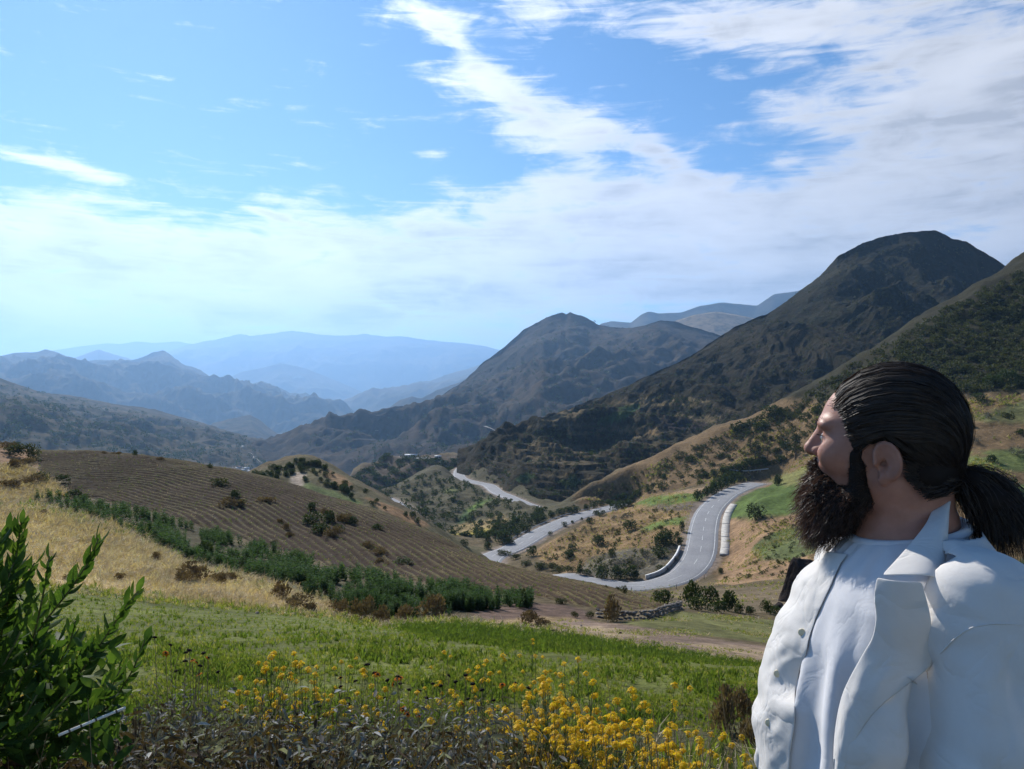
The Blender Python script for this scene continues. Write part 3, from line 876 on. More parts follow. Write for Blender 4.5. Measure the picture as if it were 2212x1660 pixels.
BIG_PATCH = [((.055, .10, .035), [(1295, 905), (1330, 888), (1378, 882), (1350, 905), (1310, 915), (1285, 920)]), ((.06, .105, .035), [(1330, 880), (1385, 872), (1380, 883), (1338, 886)]),
             ((.23, .16, .085), [(1330, 925), (1400, 918), (1445, 930), (1420, 940), (1340, 935)]), ((.16, .21, .06), [(1205, 1040), (1245, 1033), (1262, 1036), (1240, 1048), (1215, 1045)]), ((.17, .20, .07), [(1222, 1028), (1250, 1026), (1256, 1032), (1228, 1034)]),
             ((.07, .105, .04), [(1110, 1035), (1135, 1020), (1160, 1025), (1135, 1045)]), ((.07, .055, .05), [(1395, 905), (1440, 895), (1530, 915), (1500, 928), (1440, 925)]),
             ((.19, .145, .075), [(1330, 870), (1440, 850), (1540, 865), (1480, 880), (1400, 875)]), ((.2, .15, .08), [(1130, 925), (1210, 890), (1290, 868), (1270, 890), (1180, 915)]),
             ((.17, .13, .07), [(1420, 890), (1560, 900), (1545, 915), (1450, 900)]), ((.16, .125, .06), [(1200, 1060), (1270, 1045), (1340, 1030), (1320, 1055), (1240, 1072)])]


def big_col(u, v, x, y, z):
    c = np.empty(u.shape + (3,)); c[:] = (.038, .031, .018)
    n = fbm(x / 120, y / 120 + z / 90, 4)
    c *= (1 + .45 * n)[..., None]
    ter = in_poly(u + 12 * n, v + 5 * n, TERR_POLY)
    ki = np.floor((z + 1.3 * fbm(x / 60, y / 60, 3) + x * .06) / 2.9).astype(int); kx = np.floor((x + 13 * np.sin(ki * 2.1)) / 26).astype(int)
    hsh = np.random.default_rng(5).uniform(0, 1, 4096)[(ki * 37 + kx * 113) % 4096]
    strip = np.stack([.032 + .11 * hsh ** 1.8, .028 + .08 * hsh ** 1.8, .018 + .042 * hsh ** 1.8], -1)
    c = np.where(ter[..., None], strip, c)
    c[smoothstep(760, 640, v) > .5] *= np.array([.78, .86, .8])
    for k, p in BIG_PATCH:
        c[in_poly(u + 4 * fbm(x / 12, y / 12, 2), v + 2 * fbm(x / 12 + 9, y / 12, 2), p)] = k
    return c


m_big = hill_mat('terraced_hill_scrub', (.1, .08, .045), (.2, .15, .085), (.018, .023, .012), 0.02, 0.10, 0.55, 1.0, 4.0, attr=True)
c = [(985, 1012, 640), (1028, 990, 680), (1054, 976, 700), (1106, 952, 720), (1180, 918, 760), (1240, 882, 790), (1300, 864, 810), (1350, 838, 830), (1400, 812, 850), (1450, 792, 865), (1500, 768, 880), (1550, 736, 890), (1593, 709, 900),
     (1662, 682, 930), (1726, 632, 960), (1769, 597, 975), (1811, 554, 985), (1864, 525, 1000), (1912, 512, 1010), (1976, 504, 1010), (2019, 502, 1010), (2040, 511, 1010), (2056, 520, 1005), (2088, 525, 1000), (2120, 544, 1000), (2158, 568, 1000), (2184, 586, 1000), (2300, 640, 1000), (2600, 700, 1000)]
f0 = [(985, 1060, 560), (1060, 1085, 470), (1150, 1120, 395), (1250, 1130, 400), (1400, 1090, 450), (1600, 1010, 480), (1800, 920, 540), (2000, 800, 640), (2300, 720, 760), (2600, 760, 800)]
f1 = [(985, 1035, 600), (1060, 1030, 555), (1150, 1030, 520), (1250, 1020, 520), (1400, 985, 560), (1600, 920, 600), (1800, 800, 680), (2000, 690, 770), (2300, 690, 850), (2600, 740, 900)]
f2 = [(985, 1022, 620), (1060, 1000, 630), (1150, 970, 640), (1250, 940, 650), (1400, 890, 690), (1600, 800, 740), (1800, 690, 810), (2000, 590, 880), (2300, 660, 920), (2600, 720, 950)]
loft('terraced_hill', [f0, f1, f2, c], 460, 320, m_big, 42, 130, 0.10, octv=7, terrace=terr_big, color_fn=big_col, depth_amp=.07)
c = [(2100, 640, 1300), (2160, 590, 1300), (2190, 578, 1300), (2212, 568, 1300), (2400, 500, 1300), (2700, 480, 1300)]
loft('right_shoulder_hill', [[(u, 760, 900) for u, v, d in c], c], 100, 40, m_tan, 12, 120, 0.15)


def cast_loft(name, u, v):
    """nearest vertex of a hill along a photo line of sight (visible side)"""
    x, y, z = LOFTS[name]
    uu = CU + x / y * FPX; vv = CV - (z - CAM_Z) / y * FPX
    e = (uu - u) ** 2 + (vv - v) ** 2 + (y / y.max()) * 4
    k = np.unravel_index(e.argmin(), e.shape)
    return np.array([x[k], y[k], z[k]])


# valley floor far below, closing the ground between the hills
vf, nt, b = new_mat('valley_floor_soil', 0.95, 0.1)
nt.links.new(ramp(nt, add_noise(nt, 0.004, 6), [(0.35, (.08, .08, .04)), (0.65, (.2, .16, .09))]), b.inputs['Base Color'])
xs = np.linspace(-22000, 22000, 45); ys = np.linspace(500, 26500, 52)
XX, YY = np.meshgrid(xs, ys)
ZZ = -420 - 0.014 * YY + 25 * fbm(XX / 3000, YY / 3000, 3)
idx = np.arange(XX.size).reshape(XX.shape)
tag(mesh_obj('valley_floor', np.stack([XX, YY, ZZ], -1).reshape(-1, 3), np.stack([idx[:-1, :-1], idx[:-1, 1:], idx[1:, 1:], idx[1:, :-1]], -1).reshape(-1, 4), vf), kind='structure')
# ------------------------------------------------------------------ road, markings, rails
m_asph, nt, b = new_mat('asphalt', 0.85, 0.25)
f1 = add_noise(nt, 0.12, 6, 0.7); f2 = add_noise(nt, 3, 4)
cc = ramp(nt, f1, [(0.3, (.225, .225, .235)), (0.7, (.30, .30, .305))])
cc = mix(nt, 'MULTIPLY', 1.0, cc, ramp(nt, f2, [(0.3, .85), (0.7, 1.15)]))
nt.links.new(cc, b.inputs['Base Color'])
m_paint = simple_mat('road_paint', (.60, .60, .585), 0.7, 0.3, .8)
m_conc = simple_mat('weathered_concrete', (.50, .47, .42), 0.9, 0.22, 1.2, bmp=.3, bdist=.03)
m_galv = simple_mat('galvanised_steel', (.5, .52, .53), 0.5, 0.15, 2.0, spec=.5)
m_galv.node_tree.nodes['Principled BSDF'].inputs['Metallic'].default_value = 0.5
m_post = simple_mat('painted_post', (.16, .13, .11), 0.8, 0.3, 5)


def frame(path):
    t = np.gradient(path[:, :2], axis=0)
    t /= np.linalg.norm(t, axis=1)[:, None] + 1e-9
    return np.stack([t[:, 1], -t[:, 0]], 1)           # to the right of travel


def ribbon(name, path, offs, lift, mat, parent=None, i0=0, i1=None, taper=None):
    p = path[i0:i1]; n = frame(path)[i0:i1]
    v = []
    for o, l in zip(offs, lift):
        v.append(np.column_stack([p[:, :2] + n * o, p[:, 2] + l]))
    v = np.stack(v, 1)
    k, m = v.shape[:2]
    idx = np.arange(k * m).reshape(k, m)
    f = np.stack([idx[:-1, :-1], idx[:-1, 1:], idx[1:, 1:], idx[1:, :-1]], -1).reshape(-1, 4)
    return mesh_obj(name, v.reshape(-1, 3), f, mat, parent)


roads = []
for nm, path in (('road', ROAD_XYZ), ('valley_road', ROAD_D), ('lower_road', ROAD_E)):
    o = ribbon(nm, path, (-4.35, -3.9, -2, 0, 2, 3.9, 4.35), (-.28, .06, .10, .13, .10, .06, -.28), m_asph)
    tag(o, kind='structure'); roads.append(o)
for s in (-1, 1):
    ribbon('edge_line', ROAD_XYZ, (s * 3.28 - .085, s * 3.28 + .085), (.11, .11), m_paint, roads[0])
seg = np.linalg.norm(np.diff(ROAD_XYZ, axis=0), axis=1)
acc = np.concatenate([[0], np.cumsum(seg)])
pos = 6.0
while pos < acc[-1] * 0.62:
    i0 = np.searchsorted(acc, pos); i1 = np.searchsorted(acc, pos + 4.5) + 1
    sl = smooth_curve(ROAD_XYZ[i0:i1], 6) if i1 - i0 > 2 else None
    if sl is not None:
        ribbon('centre_dash', sl, (-.07, .07), (.155, .155), m_paint, roads[0])
    pos += 11.0


def wall_path(pix_pts, n, side=None):
    """points along a photo line, dropped on the ground"""
    p = np.array([cast(u, v, 100, 880) for u, v in pix_pts])
    return smooth_curve(p, n)


def off_path(path, off, i0, i1, n, dz=0.0):
    nn = frame(path)
    p = np.column_stack([path[:, :2] + nn * off, path[:, 2] + dz])[i0:i1]
    return smooth_curve(p[::3], n)


def near_road_index(u, v, path):
    uu = CU + path[:, 0] / path[:, 1] * FPX; vv = CV - (path[:, 2] - CAM_Z) / path[:, 1] * FPX
    return int(((uu - u) ** 2 + (vv - v) ** 2).argmin())


def parapet(path, label):
    """low concrete wall with a pale coping, in one run"""
    r = empty('road_parapet', path[len(path) // 2])
    base = np.array(path[len(path) // 2])
    p = path - base
    def sweep(nm, prof, mat):
        n = frame(p); v = []
        for o, l in prof:
            v.append(np.column_stack([p[:, :2] + n * o, p[:, 2] + l]))
        v = np.stack(v, 1); k, m_ = v.shape[:2]
        idx = np.arange(k * m_).reshape(k, m_)
        f = [tuple(q) for q in np.stack([idx[:-1], np.roll(idx, -1, 1)[:-1], np.roll(idx, -1, 1)[1:], idx[1:]], -1).reshape(-1, 4)]
        f += [tuple(idx[0][::-1]), tuple(idx[-1])]
        mesh_obj(nm, v.reshape(-1, 3), f, mat, r, smooth=False)
    sweep('wall', [(-.16, -.4), (.16, -.4), (.16, .72), (-.16, .72)], m_conc)
    sweep('coping', [(-.24, .722), (.24, .722), (.24, .90), (-.24, .90)], simple_mat('limewashed_coping', (.78, .77, .73), .85, .1, 1.5))
    return tag(r, label, 'parapet')


def guard_rail(path, label, height_=0.75, step=4.0):
    base = np.array(path[len(path) // 2]); p = path - base
    r = empty('guard_rail', base)
    n = frame(p)
    prof = [(-.03, .42), (.05, .48), (-.03, .56), (.05, .64), (-.03, .74), (-.06, .74), (.0, .64), (-.06, .56), (.0, .48), (-.06, .42)]
    v = np.stack([np.column_stack([p[:, :2] + n * o, p[:, 2] + l * height_ / .75]) for o, l in prof], 1)
    k, m_ = v.shape[:2]
    idx = np.arange(k * m_).reshape(k, m_)
    f = [tuple(q) for q in np.stack([idx[:-1], np.roll(idx, -1, 1)[:-1], np.roll(idx, -1, 1)[1:], idx[1:]], -1).reshape(-1, 4)]
    mesh_obj('rail', v.reshape(-1, 3), f, m_galv, r, smooth=False)
    s = np.concatenate([[0], np.cumsum(np.linalg.norm(np.diff(p, axis=0), axis=1))])
    g = Geo(); g.box((0, 0, .15), (.06, .05, .55)); po = g.build('post', m_galv, r, smooth=False)
    first = True
    for t in np.arange(0.2, s[-1], step):
        q = np.array([np.interp(t, s, p[:, j]) for j in range(3)])
        o = po if first else po.copy()
        if not first:
            coll.objects.link(o); o.parent = r
        first = False
        o.location = q
    return tag(r, label, 'guard rail', 'guard rails along the road')


iA = near_road_index(1475, 1179, ROAD_XYZ); iB = near_road_index(1395, 1255, ROAD_XYZ)
sgn = 1 if (CU + (ROAD_XYZ[iA, 0] + frame(ROAD_XYZ)[iA, 0] * 6) / (ROAD_XYZ[iA, 1] + frame(ROAD_XYZ)[iA, 1] * 6) * FPX) < CU + ROAD_XYZ[iA, 0] / ROAD_XYZ[iA, 1] * FPX else -1
parapet(off_path(ROAD_XYZ, sgn * 5.3, min(iA, iB), max(iA, iB) + 1, 24), 'pale concrete parapet along the inside of the near road bend')
i0 = near_road_index(1128, 1170, ROAD_XYZ); i1 = near_road_index(1310, 1099, ROAD_XYZ)
guard_rail(off_path(ROAD_XYZ, -sgn * 4.9, i0, i1, 60, -.05) if False else off_path(ROAD_XYZ, sgn * -4.9, i0, i1, 60, -.05), 'long steel guard rail on the outer edge of the lower road arm')
i0 = near_road_index(1094, 1190, ROAD_XYZ)
guard_rail(off_path(ROAD_XYZ, sgn * 4.9, i0 - 4, i0 + 8, 12, -.05), 'short guard rail piece where the lower road arm leaves the ploughed hill')
guard_rail(wall_path([(1576, 1019), (1597, 1020.5), (1618, 1020), (1640, 1018), (1660, 1016)], 20), 'pale guard rail on the slope above the upper road end', 0.9)
guard_rail(off_path(ROAD_E, 4.6, 2, 28, 14), 'guard rail beside the short road piece below the bushy knoll')
for u, v in ((1364, 1279), (1461, 1272), (1521, 1250)):
    p0 = cast(u, v, 100, 400)
    r = empty('marker_post', p0)
    g = Geo(); g.tube([(0, 0, -.2), (0, 0, .9)], .07, 6); g.build('shaft', m_post, r)
    g = Geo(); g.tube([(0, 0, .9), (0, 0, 1.12)], .074, 6); g.build('cap', m_paint, r)
    tag(r, 'thin dark marker post standing on the near edge of the road bend', 'post', 'marker posts on the near road bend')

# drain of tilted concrete slabs beside the road
i0 = near_road_index(1553, 1100, ROAD_XYZ); i1 = near_road_index(1519, 1232, ROAD_XYZ)
iu = near_road_index(1545, 1089, ROAD_XYZ); il = near_road_index(1508, 1206, ROAD_XYZ)
pth = off_path(ROAD_XYZ, -sgn * 6.0, min(iu, il), max(iu, il), 25, 0.1)
drain = empty('drain_channel', pth[12])
nn = frame(pth)
fine = smooth_curve(pth, 97)
for k in range(12):
    q = fine[k * 8:k * 8 + 8].copy() if k in (2, 5, 8) else fine[k * 8:k * 8 + 9].copy()
    n_ = frame(q)
    if k % 3 != 2:
        q[-1] = q[-1] - (q[-1] - q[-2]) * .12
    prof = [(-1.1, -.25), (1.1, -.25), (1.1, .30), (-1.1, .12)] if sgn > 0 else [(-1.1, -.25), (1.1, -.25), (1.1, .12), (-1.1, .30)]
    v = np.stack([np.column_stack([q[:, :2] + n_ * o_, q[:, 2] + l_ + .05]) for o_, l_ in prof], 1) - pth[12]
    m_, kk = v.shape[:2]
    idx = np.arange(m_ * kk).reshape(m_, kk)
    f = [tuple(x) for x in np.stack([idx[:-1], np.roll(idx, -1, 1)[:-1], np.roll(idx, -1, 1)[1:], idx[1:]], -1).reshape(-1, 4)] + [tuple(idx[0][::-1]), tuple(idx[-1])]
    mesh_obj('slab', v.reshape(-1, 3), f, m_conc, drain, smooth=False)
tag(drain, 'pale broken row of concrete drain slabs along the road beside orange soil', 'drain')

# ------------------------------------------------------------------ ploughed field with its furrows
CREST = smooth_curve([pix(*p)[:2] for p in [(-60, 985, 100), (79, 979, 104), (190, 975, 108), (292, 982, 112), (375, 996, 113), (450, 1009, 113), (542, 1028, 112), (617, 1045, 110), (709, 1076, 106), (792, 1097, 103), (876, 1130, 98), (960, 1162, 92), (1047, 1197, 86), (1130, 1222, 79), (1209, 1241, 72), (1308, 1269, 63), (1380, 1293, 57), (1440, 1315, 52), (1500, 1340, 46)]], 300)
PLOUGH = [(76, 970), (190, 960), (300, 965), (460, 990), (620, 1025), (720, 1060), (880, 1110), (1050, 1180), (1210, 1230), (1310, 1258), (1440, 1305), (1436, 1314), (1370, 1322), (1290, 1320), (1200, 1300), (1150, 1290), (1050, 1281), (900, 1258), (720, 1226), (520, 1167), (330, 1108), (150, 1068), (84, 1030)]


def furrow_phase(x, y):
    sh = x.shape
    x = x.ravel(); y = y.ravel(); out = np.empty(x.shape)
    for i in range(0, len(x), 20000):
        d2 = (x[i:i + 20000, None] - CREST[None, :, 0]) ** 2 + (y[i:i + 20000, None] - CREST[None, :, 1]) ** 2
        out[i:i + 20000] = np.sqrt(d2.min(1))
    return out.reshape(sh)


def furrow_h(x, y):
    ph = furrow_phase(x, y) / 0.92 + 0.5 * fbm(x / 14, y / 14, 3)
    return 0.5 + 0.5 * np.cos(2 * np.pi * ph), ph


def build_plough():
    a = np.linspace((40 - CU) / FPX, (1450 - CU) / FPX, 370); d = np.exp(np.linspace(np.log(47), np.log(116), 430))
    A, D = np.meshgrid(a, d); x = A * D; y = D
    zb = height(x, y)
    u = CU + A * FPX; v = CV - (zb - CAM_Z) / y * FPX
    h, ph = furrow_h(x, y)
    brk = fbm(x / 2.2, y / 2.2, 3)
    uj = u + 3 * fbm(x / 3, y / 3, 2); vj = v + 2.5 * fbm(x / 3 + 7, y / 3, 2)
    edge = sum(in_poly(uj + du, vj + dv, PLOUGH) for du, dv in ((14, 0), (-14, 0), (0, 7), (0, -7), (10, 5), (-10, 5), (7, 3), (0, 3))) / 8.0
    amp = 0.22 * smoothstep(46, 60, y)
    z = zb + 0.03 + (amp * h * (0.75 + .5 * brk) + 0.04 * fbm(x / .5, y / .5, 2)) * edge - .22 * (1 - edge)
    ok = in_poly(u + 3 * fbm(x / 3, y / 3, 2), v + 2.5 * fbm(x / 3 + 7, y / 3, 2), PLOUGH)
    # past the crest keep only the first metre
    col = np.empty(u.shape + (3,))
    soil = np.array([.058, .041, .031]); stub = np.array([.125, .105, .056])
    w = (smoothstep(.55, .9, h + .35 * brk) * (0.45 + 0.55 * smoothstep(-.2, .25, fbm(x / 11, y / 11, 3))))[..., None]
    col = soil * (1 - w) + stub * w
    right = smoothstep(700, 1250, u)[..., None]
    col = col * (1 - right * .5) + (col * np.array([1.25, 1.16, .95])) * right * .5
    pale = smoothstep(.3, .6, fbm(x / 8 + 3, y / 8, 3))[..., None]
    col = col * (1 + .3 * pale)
    nr, nc = u.shape
    idx = np.arange(nr * nc).reshape(nr, nc)
    f = np.stack([idx[:-1, :-1], idx[:-1, 1:], idx[1:, 1:], idx[1:, :-1]], -1).reshape(-1, 4)
    f = f[ok.ravel()[f].all(1)]
    used = np.unique(f); remap = np.zeros(nr * nc, int); remap[used] = np.arange(len(used))
    m, nt, b = new_mat('ploughed_soil', 0.97, 0.05)
    at = nt.nodes.new('ShaderNodeVertexColor'); at.layer_name = 'Col'
    c = mix(nt, 'MULTIPLY', 1.0, at.outputs[0], ramp(nt, add_noise(nt, 2.2, 5, .7), [(0.3, .6), (0.7, 1.4)]))
    nt.links.new(c, b.inputs['Base Color'])
    bump(nt, b, add_noise(nt, 5.0, 5, .7), .8, .15)
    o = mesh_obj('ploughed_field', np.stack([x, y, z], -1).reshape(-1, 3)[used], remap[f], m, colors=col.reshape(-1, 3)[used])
    tag(o, kind='structure')


build_plough()

# ------------------------------------------------------------------ vegetation kits
def leaf_quads(c, dirv, side, length, width, bend=0.15, nrm=None):
    """a batch of leaves as two quads each (pointed), vectorised: arrays (n,3)"""
    n = len(c)
    L_ = np.asarray(length)[:, None]; W = np.asarray(width)[:, None]
    up = np.cross(side, dirv)
    p0 = c; p1 = c + dirv * L_ * .5 - side * W * .5 + up * L_ * bend * .5; p2 = c + dirv * L_ * .5 + side * W * .5 + up * L_ * bend * .5
    p3 = c + dirv * L_ + up * L_ * bend * -0.2
    v = np.stack([p0, p1, p3, p2], 1).reshape(-1, 3)
    f = np.arange(4 * n).reshape(n, 4)
    return v, f


def unit(a):
    return a / (np.linalg.norm(a, axis=-1, keepdims=True) + 1e-9)


def bush_arrays(seed, n=420, lobes=9, leaf=.09, aspect=.85, ragged=.25, upright=0.2):
    r = np.random.default_rng(seed)
    cs = []
    for i in range(lobes):
        t = r.uniform(0, 2 * np.pi); rr = .34 * math.sqrt(r.uniform(0, 1))
        cs.append((rr * math.cos(t), rr * math.sin(t), r.uniform(.18, .62) * aspect, r.uniform(.15, .26)))
    cs = np.array(cs)
    k = r.integers(0, lobes, n)
    d = unit(r.normal(size=(n, 3)) + np.array([0, 0, .25]))
    rad = cs[k, 3] * (1 - ragged * r.uniform(0, 1, n) ** 2 + ragged * .5 * r.uniform(0, 1, n) ** 4)
    c = cs[k, :3] + d * rad[:, None]
    c[:, 2] = np.abs(c[:, 2])
    dirv = unit(d + r.normal(size=(n, 3)) * .7 + np.array([0, 0, upright]))
    side = unit(np.cross(dirv, r.normal(size=(n, 3))))
    v, f = leaf_quads(c, dirv, side, leaf * r.uniform(.7, 1.5, n), leaf * r.uniform(.5, .9, n))
    return v, f


def bush_variant(name, seed, mat, n=420, **kw):
    v, f = bush_arrays(seed, n, **kw)
    return mesh_obj(name, v, f, mat, smooth=False, link=False).data


m_bush = leaf_mat('bush_leaves', [(.022, .036, .014), (.045, .065, .024), (.075, .095, .035)], .7, .22, .15, 1.5)
m_bush2 = leaf_mat('olive_bush_leaves', [(.03, .038, .017), (.065, .072, .032), (.105, .105, .048)], .75, .22, .15, 1.5)
m_grey = leaf_mat('grey_bush_leaves', [(.07, .066, .06), (.12, .115, .105), (.17, .165, .15)], .85, .15, .1, 1.5)
m_dry = leaf_mat('dry_bush_twigs', [(.10, .07, .045), (.20, .14, .085), (.32, .23, .13)], .9, .15, .05, 2.0)
BUSH = {
    'green': [bush_variant('bush', 100 + i, m_bush, 620) for i in range(6)],
    'olive': [bush_variant('bush', 120 + i, m_bush2, 520, ragged=.4) for i in range(4)],
    'grey': [bush_variant('bush', 140 + i, m_grey, 460, ragged=.5, leaf=.07) for i in range(3)],
    'dry': [bush_variant('bush', 160 + i, m_dry, 620, ragged=.6, leaf=.085, upright=1.6, lobes=7) for i in range(4)],
}
_bn = 0


def put_bush(u, v, wpx, kind, label, group, hpx=None, dmin=20, dmax=880, name='bush', p=None):
    global _bn
    p = cast(u, v, dmin, dmax) if p is None else p
    w = wpx / FPX * p[1] * 1.08
    h = (hpx or wpx * .8) / FPX * p[1] * 1.12
    me = BUSH[kind][_bn % len(BUSH[kind])]; _bn += 1
    o = bpy.data.objects.new(name, me); coll.objects.link(o)
    o.location = (p[0], p[1] + w * .25, p[2] - .08 * h)
    o.scale = (w, w * random.uniform(.8, 1.05), h / .82)
    o.rotation_euler = (0, 0, random.uniform(0, 6.28))
    return tag(o, label, 'bush', group)


def c5(x, y): return 1069.8 + .3002 * x, 1143.6 + .3002 * y
def c6(x, y): return 922.3 + .3669 * x, 922.3 + .3669 * y
def c7(x, y): return .4169 * x, 885.4 + .4169 * y
def c9(x, y): return 1106.7 + .2668 * x, 848.5 + .2668 * y


# bank between the meadow and the road
for (x, y, w, h) in [(1405, 560, 150, 200), (1540, 555, 140, 150), (1465, 585, 150, 105), (1690, 590, 150, 160), (1610, 600, 150, 100), (1770, 605, 85, 75), (1960, 605, 90, 100), (1225, 545, 150, 105), (1165, 530, 70, 90), (1840, 610, 90, 60), (2060, 640, 130, 90)]:
    put_bush(*c5(x, y), w * .3, 'green', 'dark green bush on the bank between the dry meadow and the near road bend', 'bushes on the bank below the road', h * .3, 55, 130)
for (x, y, w, h) in [(932, 470, 50, 70), (882, 440, 45, 40), (800, 425, 35, 25)]:
    put_bush(*c5(x, y), w * .3, 'olive', 'small bush on the edge of the ploughed hill in front of the road', 'small bushes at the ploughed hill edge', h * .3, 40, 90)
put_bush(*c5(848, 665), 46, 'dry', 'tall purplish dry bush at the end of the dry stone wall', 'dry bush by the wall', 62, 40, 60)
for (x, y, w, h) in [(690, 640, 80, 45), (470, 535, 90, 50), (250, 690, 190, 110), (350, 700, 120, 60), (580, 635, 70, 45)]:
    put_bush(*c5(x, y), w * .3, 'dry' if y > 660 else 'olive', 'low scrubby bush on the bare soil plot beside the bean rows', 'scrub on the soil plot', h * .3, 35, 60)
# inside of the near bend
for (x, y, w, h, k) in [(762, 360, 120, 115, 'green'), (870, 360, 110, 110, 'green'), (960, 362, 130, 115, 'green'), (1020, 362, 70, 70, 'green'), (606, 330, 50, 85, 'green'), (650, 335, 80, 50, 'green'), (1200, 205, 120, 85, 'green'), (1140, 250, 80, 55, 'grey'), (1040, 270, 110, 60, 'grey'), (1090, 200, 80, 50, 'grey'),
                        (960, 240, 90, 50, 'grey'), (1260, 170, 90, 60, 'grey'), (1255, 130, 120, 60, 'olive'), (880, 240, 90, 40, 'grey'), (840, 200, 60, 50, 'olive'), (1310, 230, 60, 45, 'grey'), (1200, 300, 90, 55, 'olive')]:
    put_bush(*c5(x, y), w * .3, k, {'green': 'dark green bush inside the near road bend', 'grey': 'greyish scrub bush inside the near road bend', 'olive': 'olive scrub bush inside the near road bend'}[k], 'bushes inside the near bend', h * .3, 150, 280)
for (x, y, w, h) in [(1190, 130, 120, 100), (1260, 110, 120, 110), (1330, 110, 60, 60), (1225, 60, 80, 60), (1350, 20, 50, 90), (1310, 60, 50, 50)]:
    put_bush(*c5(x, y), w * .3, 'green', 'dark bush on the inner verge beside the green strip field', 'bushes by the strip field', h * .3, 180, 300)
for (x, y, w, h) in [(742, 118, 115, 85), (558, 150, 80, 50), (530, 210, 110, 65), (275, 193, 85, 80), (830, 175, 60, 40), (80, 108, 115, 60), (20, 60, 90, 50), (60, 20, 110, 60), (150, 30, 80, 45)]:
    put_bush(*c5(x, y), w * .3, 'green', 'round dark bush on the dry orange slope between the road arms', 'bushes between the road arms', h * .3, 180, 330)
for (x, y, w, h) in [(320, 290, 110, 70), (400, 300, 120, 60), (470, 310, 110, 50), (540, 310, 90, 50), (230, 260, 90, 45), (150, 215, 90, 40), (60, 190, 110, 45)]:
    put_bush(*c5(x, y), w * .3, 'olive', 'brownish scrub along the hidden road behind the ploughed hill', 'scrub behind the ploughed hill', h * .3, 150, 260)
# lower arm
for (x, y, w) in [(460, 690, 100), (530, 648, 50), (410, 655, 55), (350, 672, 60), (360, 720, 60), (430, 615, 70), (500, 605, 70), (560, 612, 70), (600, 580, 60), (640, 570, 70), (680, 560, 70), (470, 590, 60), (540, 575, 60), (590, 620, 60), (660, 535, 60), (620, 545, 50), (400, 615, 50), (520, 560, 50)]:
    put_bush(*c6(x, y), w * .3669, 'green', 'dark bush in the clump beside the lower road arm', 'bushes beside the lower road arm', None, 230, 400)
for (x, y, w) in [(740, 532, 50), (780, 522, 60), (830, 514, 60), (880, 508, 60), (940, 490, 50), (990, 478, 60), (1030, 466, 50), (1065, 462, 50), (1110, 492, 75), (1155, 480, 65), (1185, 470, 60), (1120, 445, 70), (1170, 432, 60), (1230, 415, 60), (1210, 445, 60), (1255, 408, 50), (1090, 460, 40), (1300, 385, 40)]:
    put_bush(*c6(x, y), w * .3669, 'green', 'dark roadside bush along the far end of the lower road arm', 'bushes along the lower road arm', None, 290, 420)
for (x, y, w, k) in [(957, 565, 48, 'green'), (910, 548, 22, 'green'), (855, 566, 22, 'green'), (812, 586, 40, 'olive'), (1178, 535, 42, 'grey'), (1030, 525, 50, 'green'), (1000, 520, 40, 'green'), (1205, 612, 85, 'green'), (725, 638, 34, 'olive'), (1105, 550, 45, 'grey'), (1150, 545, 40, 'grey'), (1380, 605, 40, 'olive')]:
    put_bush(*c6(x, y), w * .3669, k, {'green': 'small round bush on the slope above the lower road arm', 'grey': 'grey bush on the slope above the lower road arm', 'olive': 'olive bush on the slope above the lower road arm'}[k], 'bushes above the lower road arm', None, 180, 400)
# hedge along the upper stretch
for i, (x, y, w, h) in enumerate([(1600, 432, 60, 70), (1640, 415, 60, 70), (1690, 392, 70, 80), (1720, 375, 70, 90), (1750, 360, 70, 95), (1785, 345, 70, 95), (1815, 335, 60, 80), (1850, 322, 60, 60), (1670, 400, 50, 60)]):
    put_bush(*c6(x, y), w * .3669, 'green', 'hedge bush along the upper road stretch', 'hedge along the upper road', h * .3669, 230, 330)
for (x, y, w) in [(1620, 305, 45), (1650, 298, 50), (1690, 292, 60), (1740, 280, 60), (1785, 272, 60), (1830, 258, 60), (1880, 250, 70), (1945, 242, 70), (1995, 220, 60), (2085, 215, 70), (2040, 230, 50), (1910, 225, 60)]:
    put_bush(*c6(x, y), w * .3669, 'green', 'dark shrub in the row above the upper road end', 'shrub row above the upper road', None, 260, 380)
put_bush(*c6(1950, 545), 46, 'green', 'large dark bush in the green field right of the road', 'bushes in the green field', 34, 180, 300)
put_bush(*c6(2070, 342), 24, 'green', 'round bush on the olive bank above the green field', 'bushes in the green field', 25, 200, 330)
put_bush(*c6(1842, 542), 10, 'grey', 'tiny greyish bush at the lower edge of the green field', 'bushes in the green field', 8, 180, 300)
put_bush(*c5(1620, 322), 15, 'green', 'small bush at the lower end of the concrete drain', 'bush at the drain end', 15, 150, 220)
for (x, y, w) in [(2050, 300, 110), (1930, 350, 60), (2040, 370, 70), (2200, 450, 80), (1840, 310, 80), (1800, 320, 60), (1900, 290, 60), (1450, 560, 70), (1420, 552, 50), (1230, 700, 60), (1100, 775, 50), (1140, 765, 50), (1980, 290, 70), (2120, 200, 140), (2180, 190, 90), (2100, 380, 50), (2150, 480, 50), (1700, 530, 50), (1760, 540, 60)]:
    put_bush(*c9(x, y), w * .2668, 'green', 'dark bush on the dry slope above the upper road', 'bushes on the dry slope', None, 260, 430)
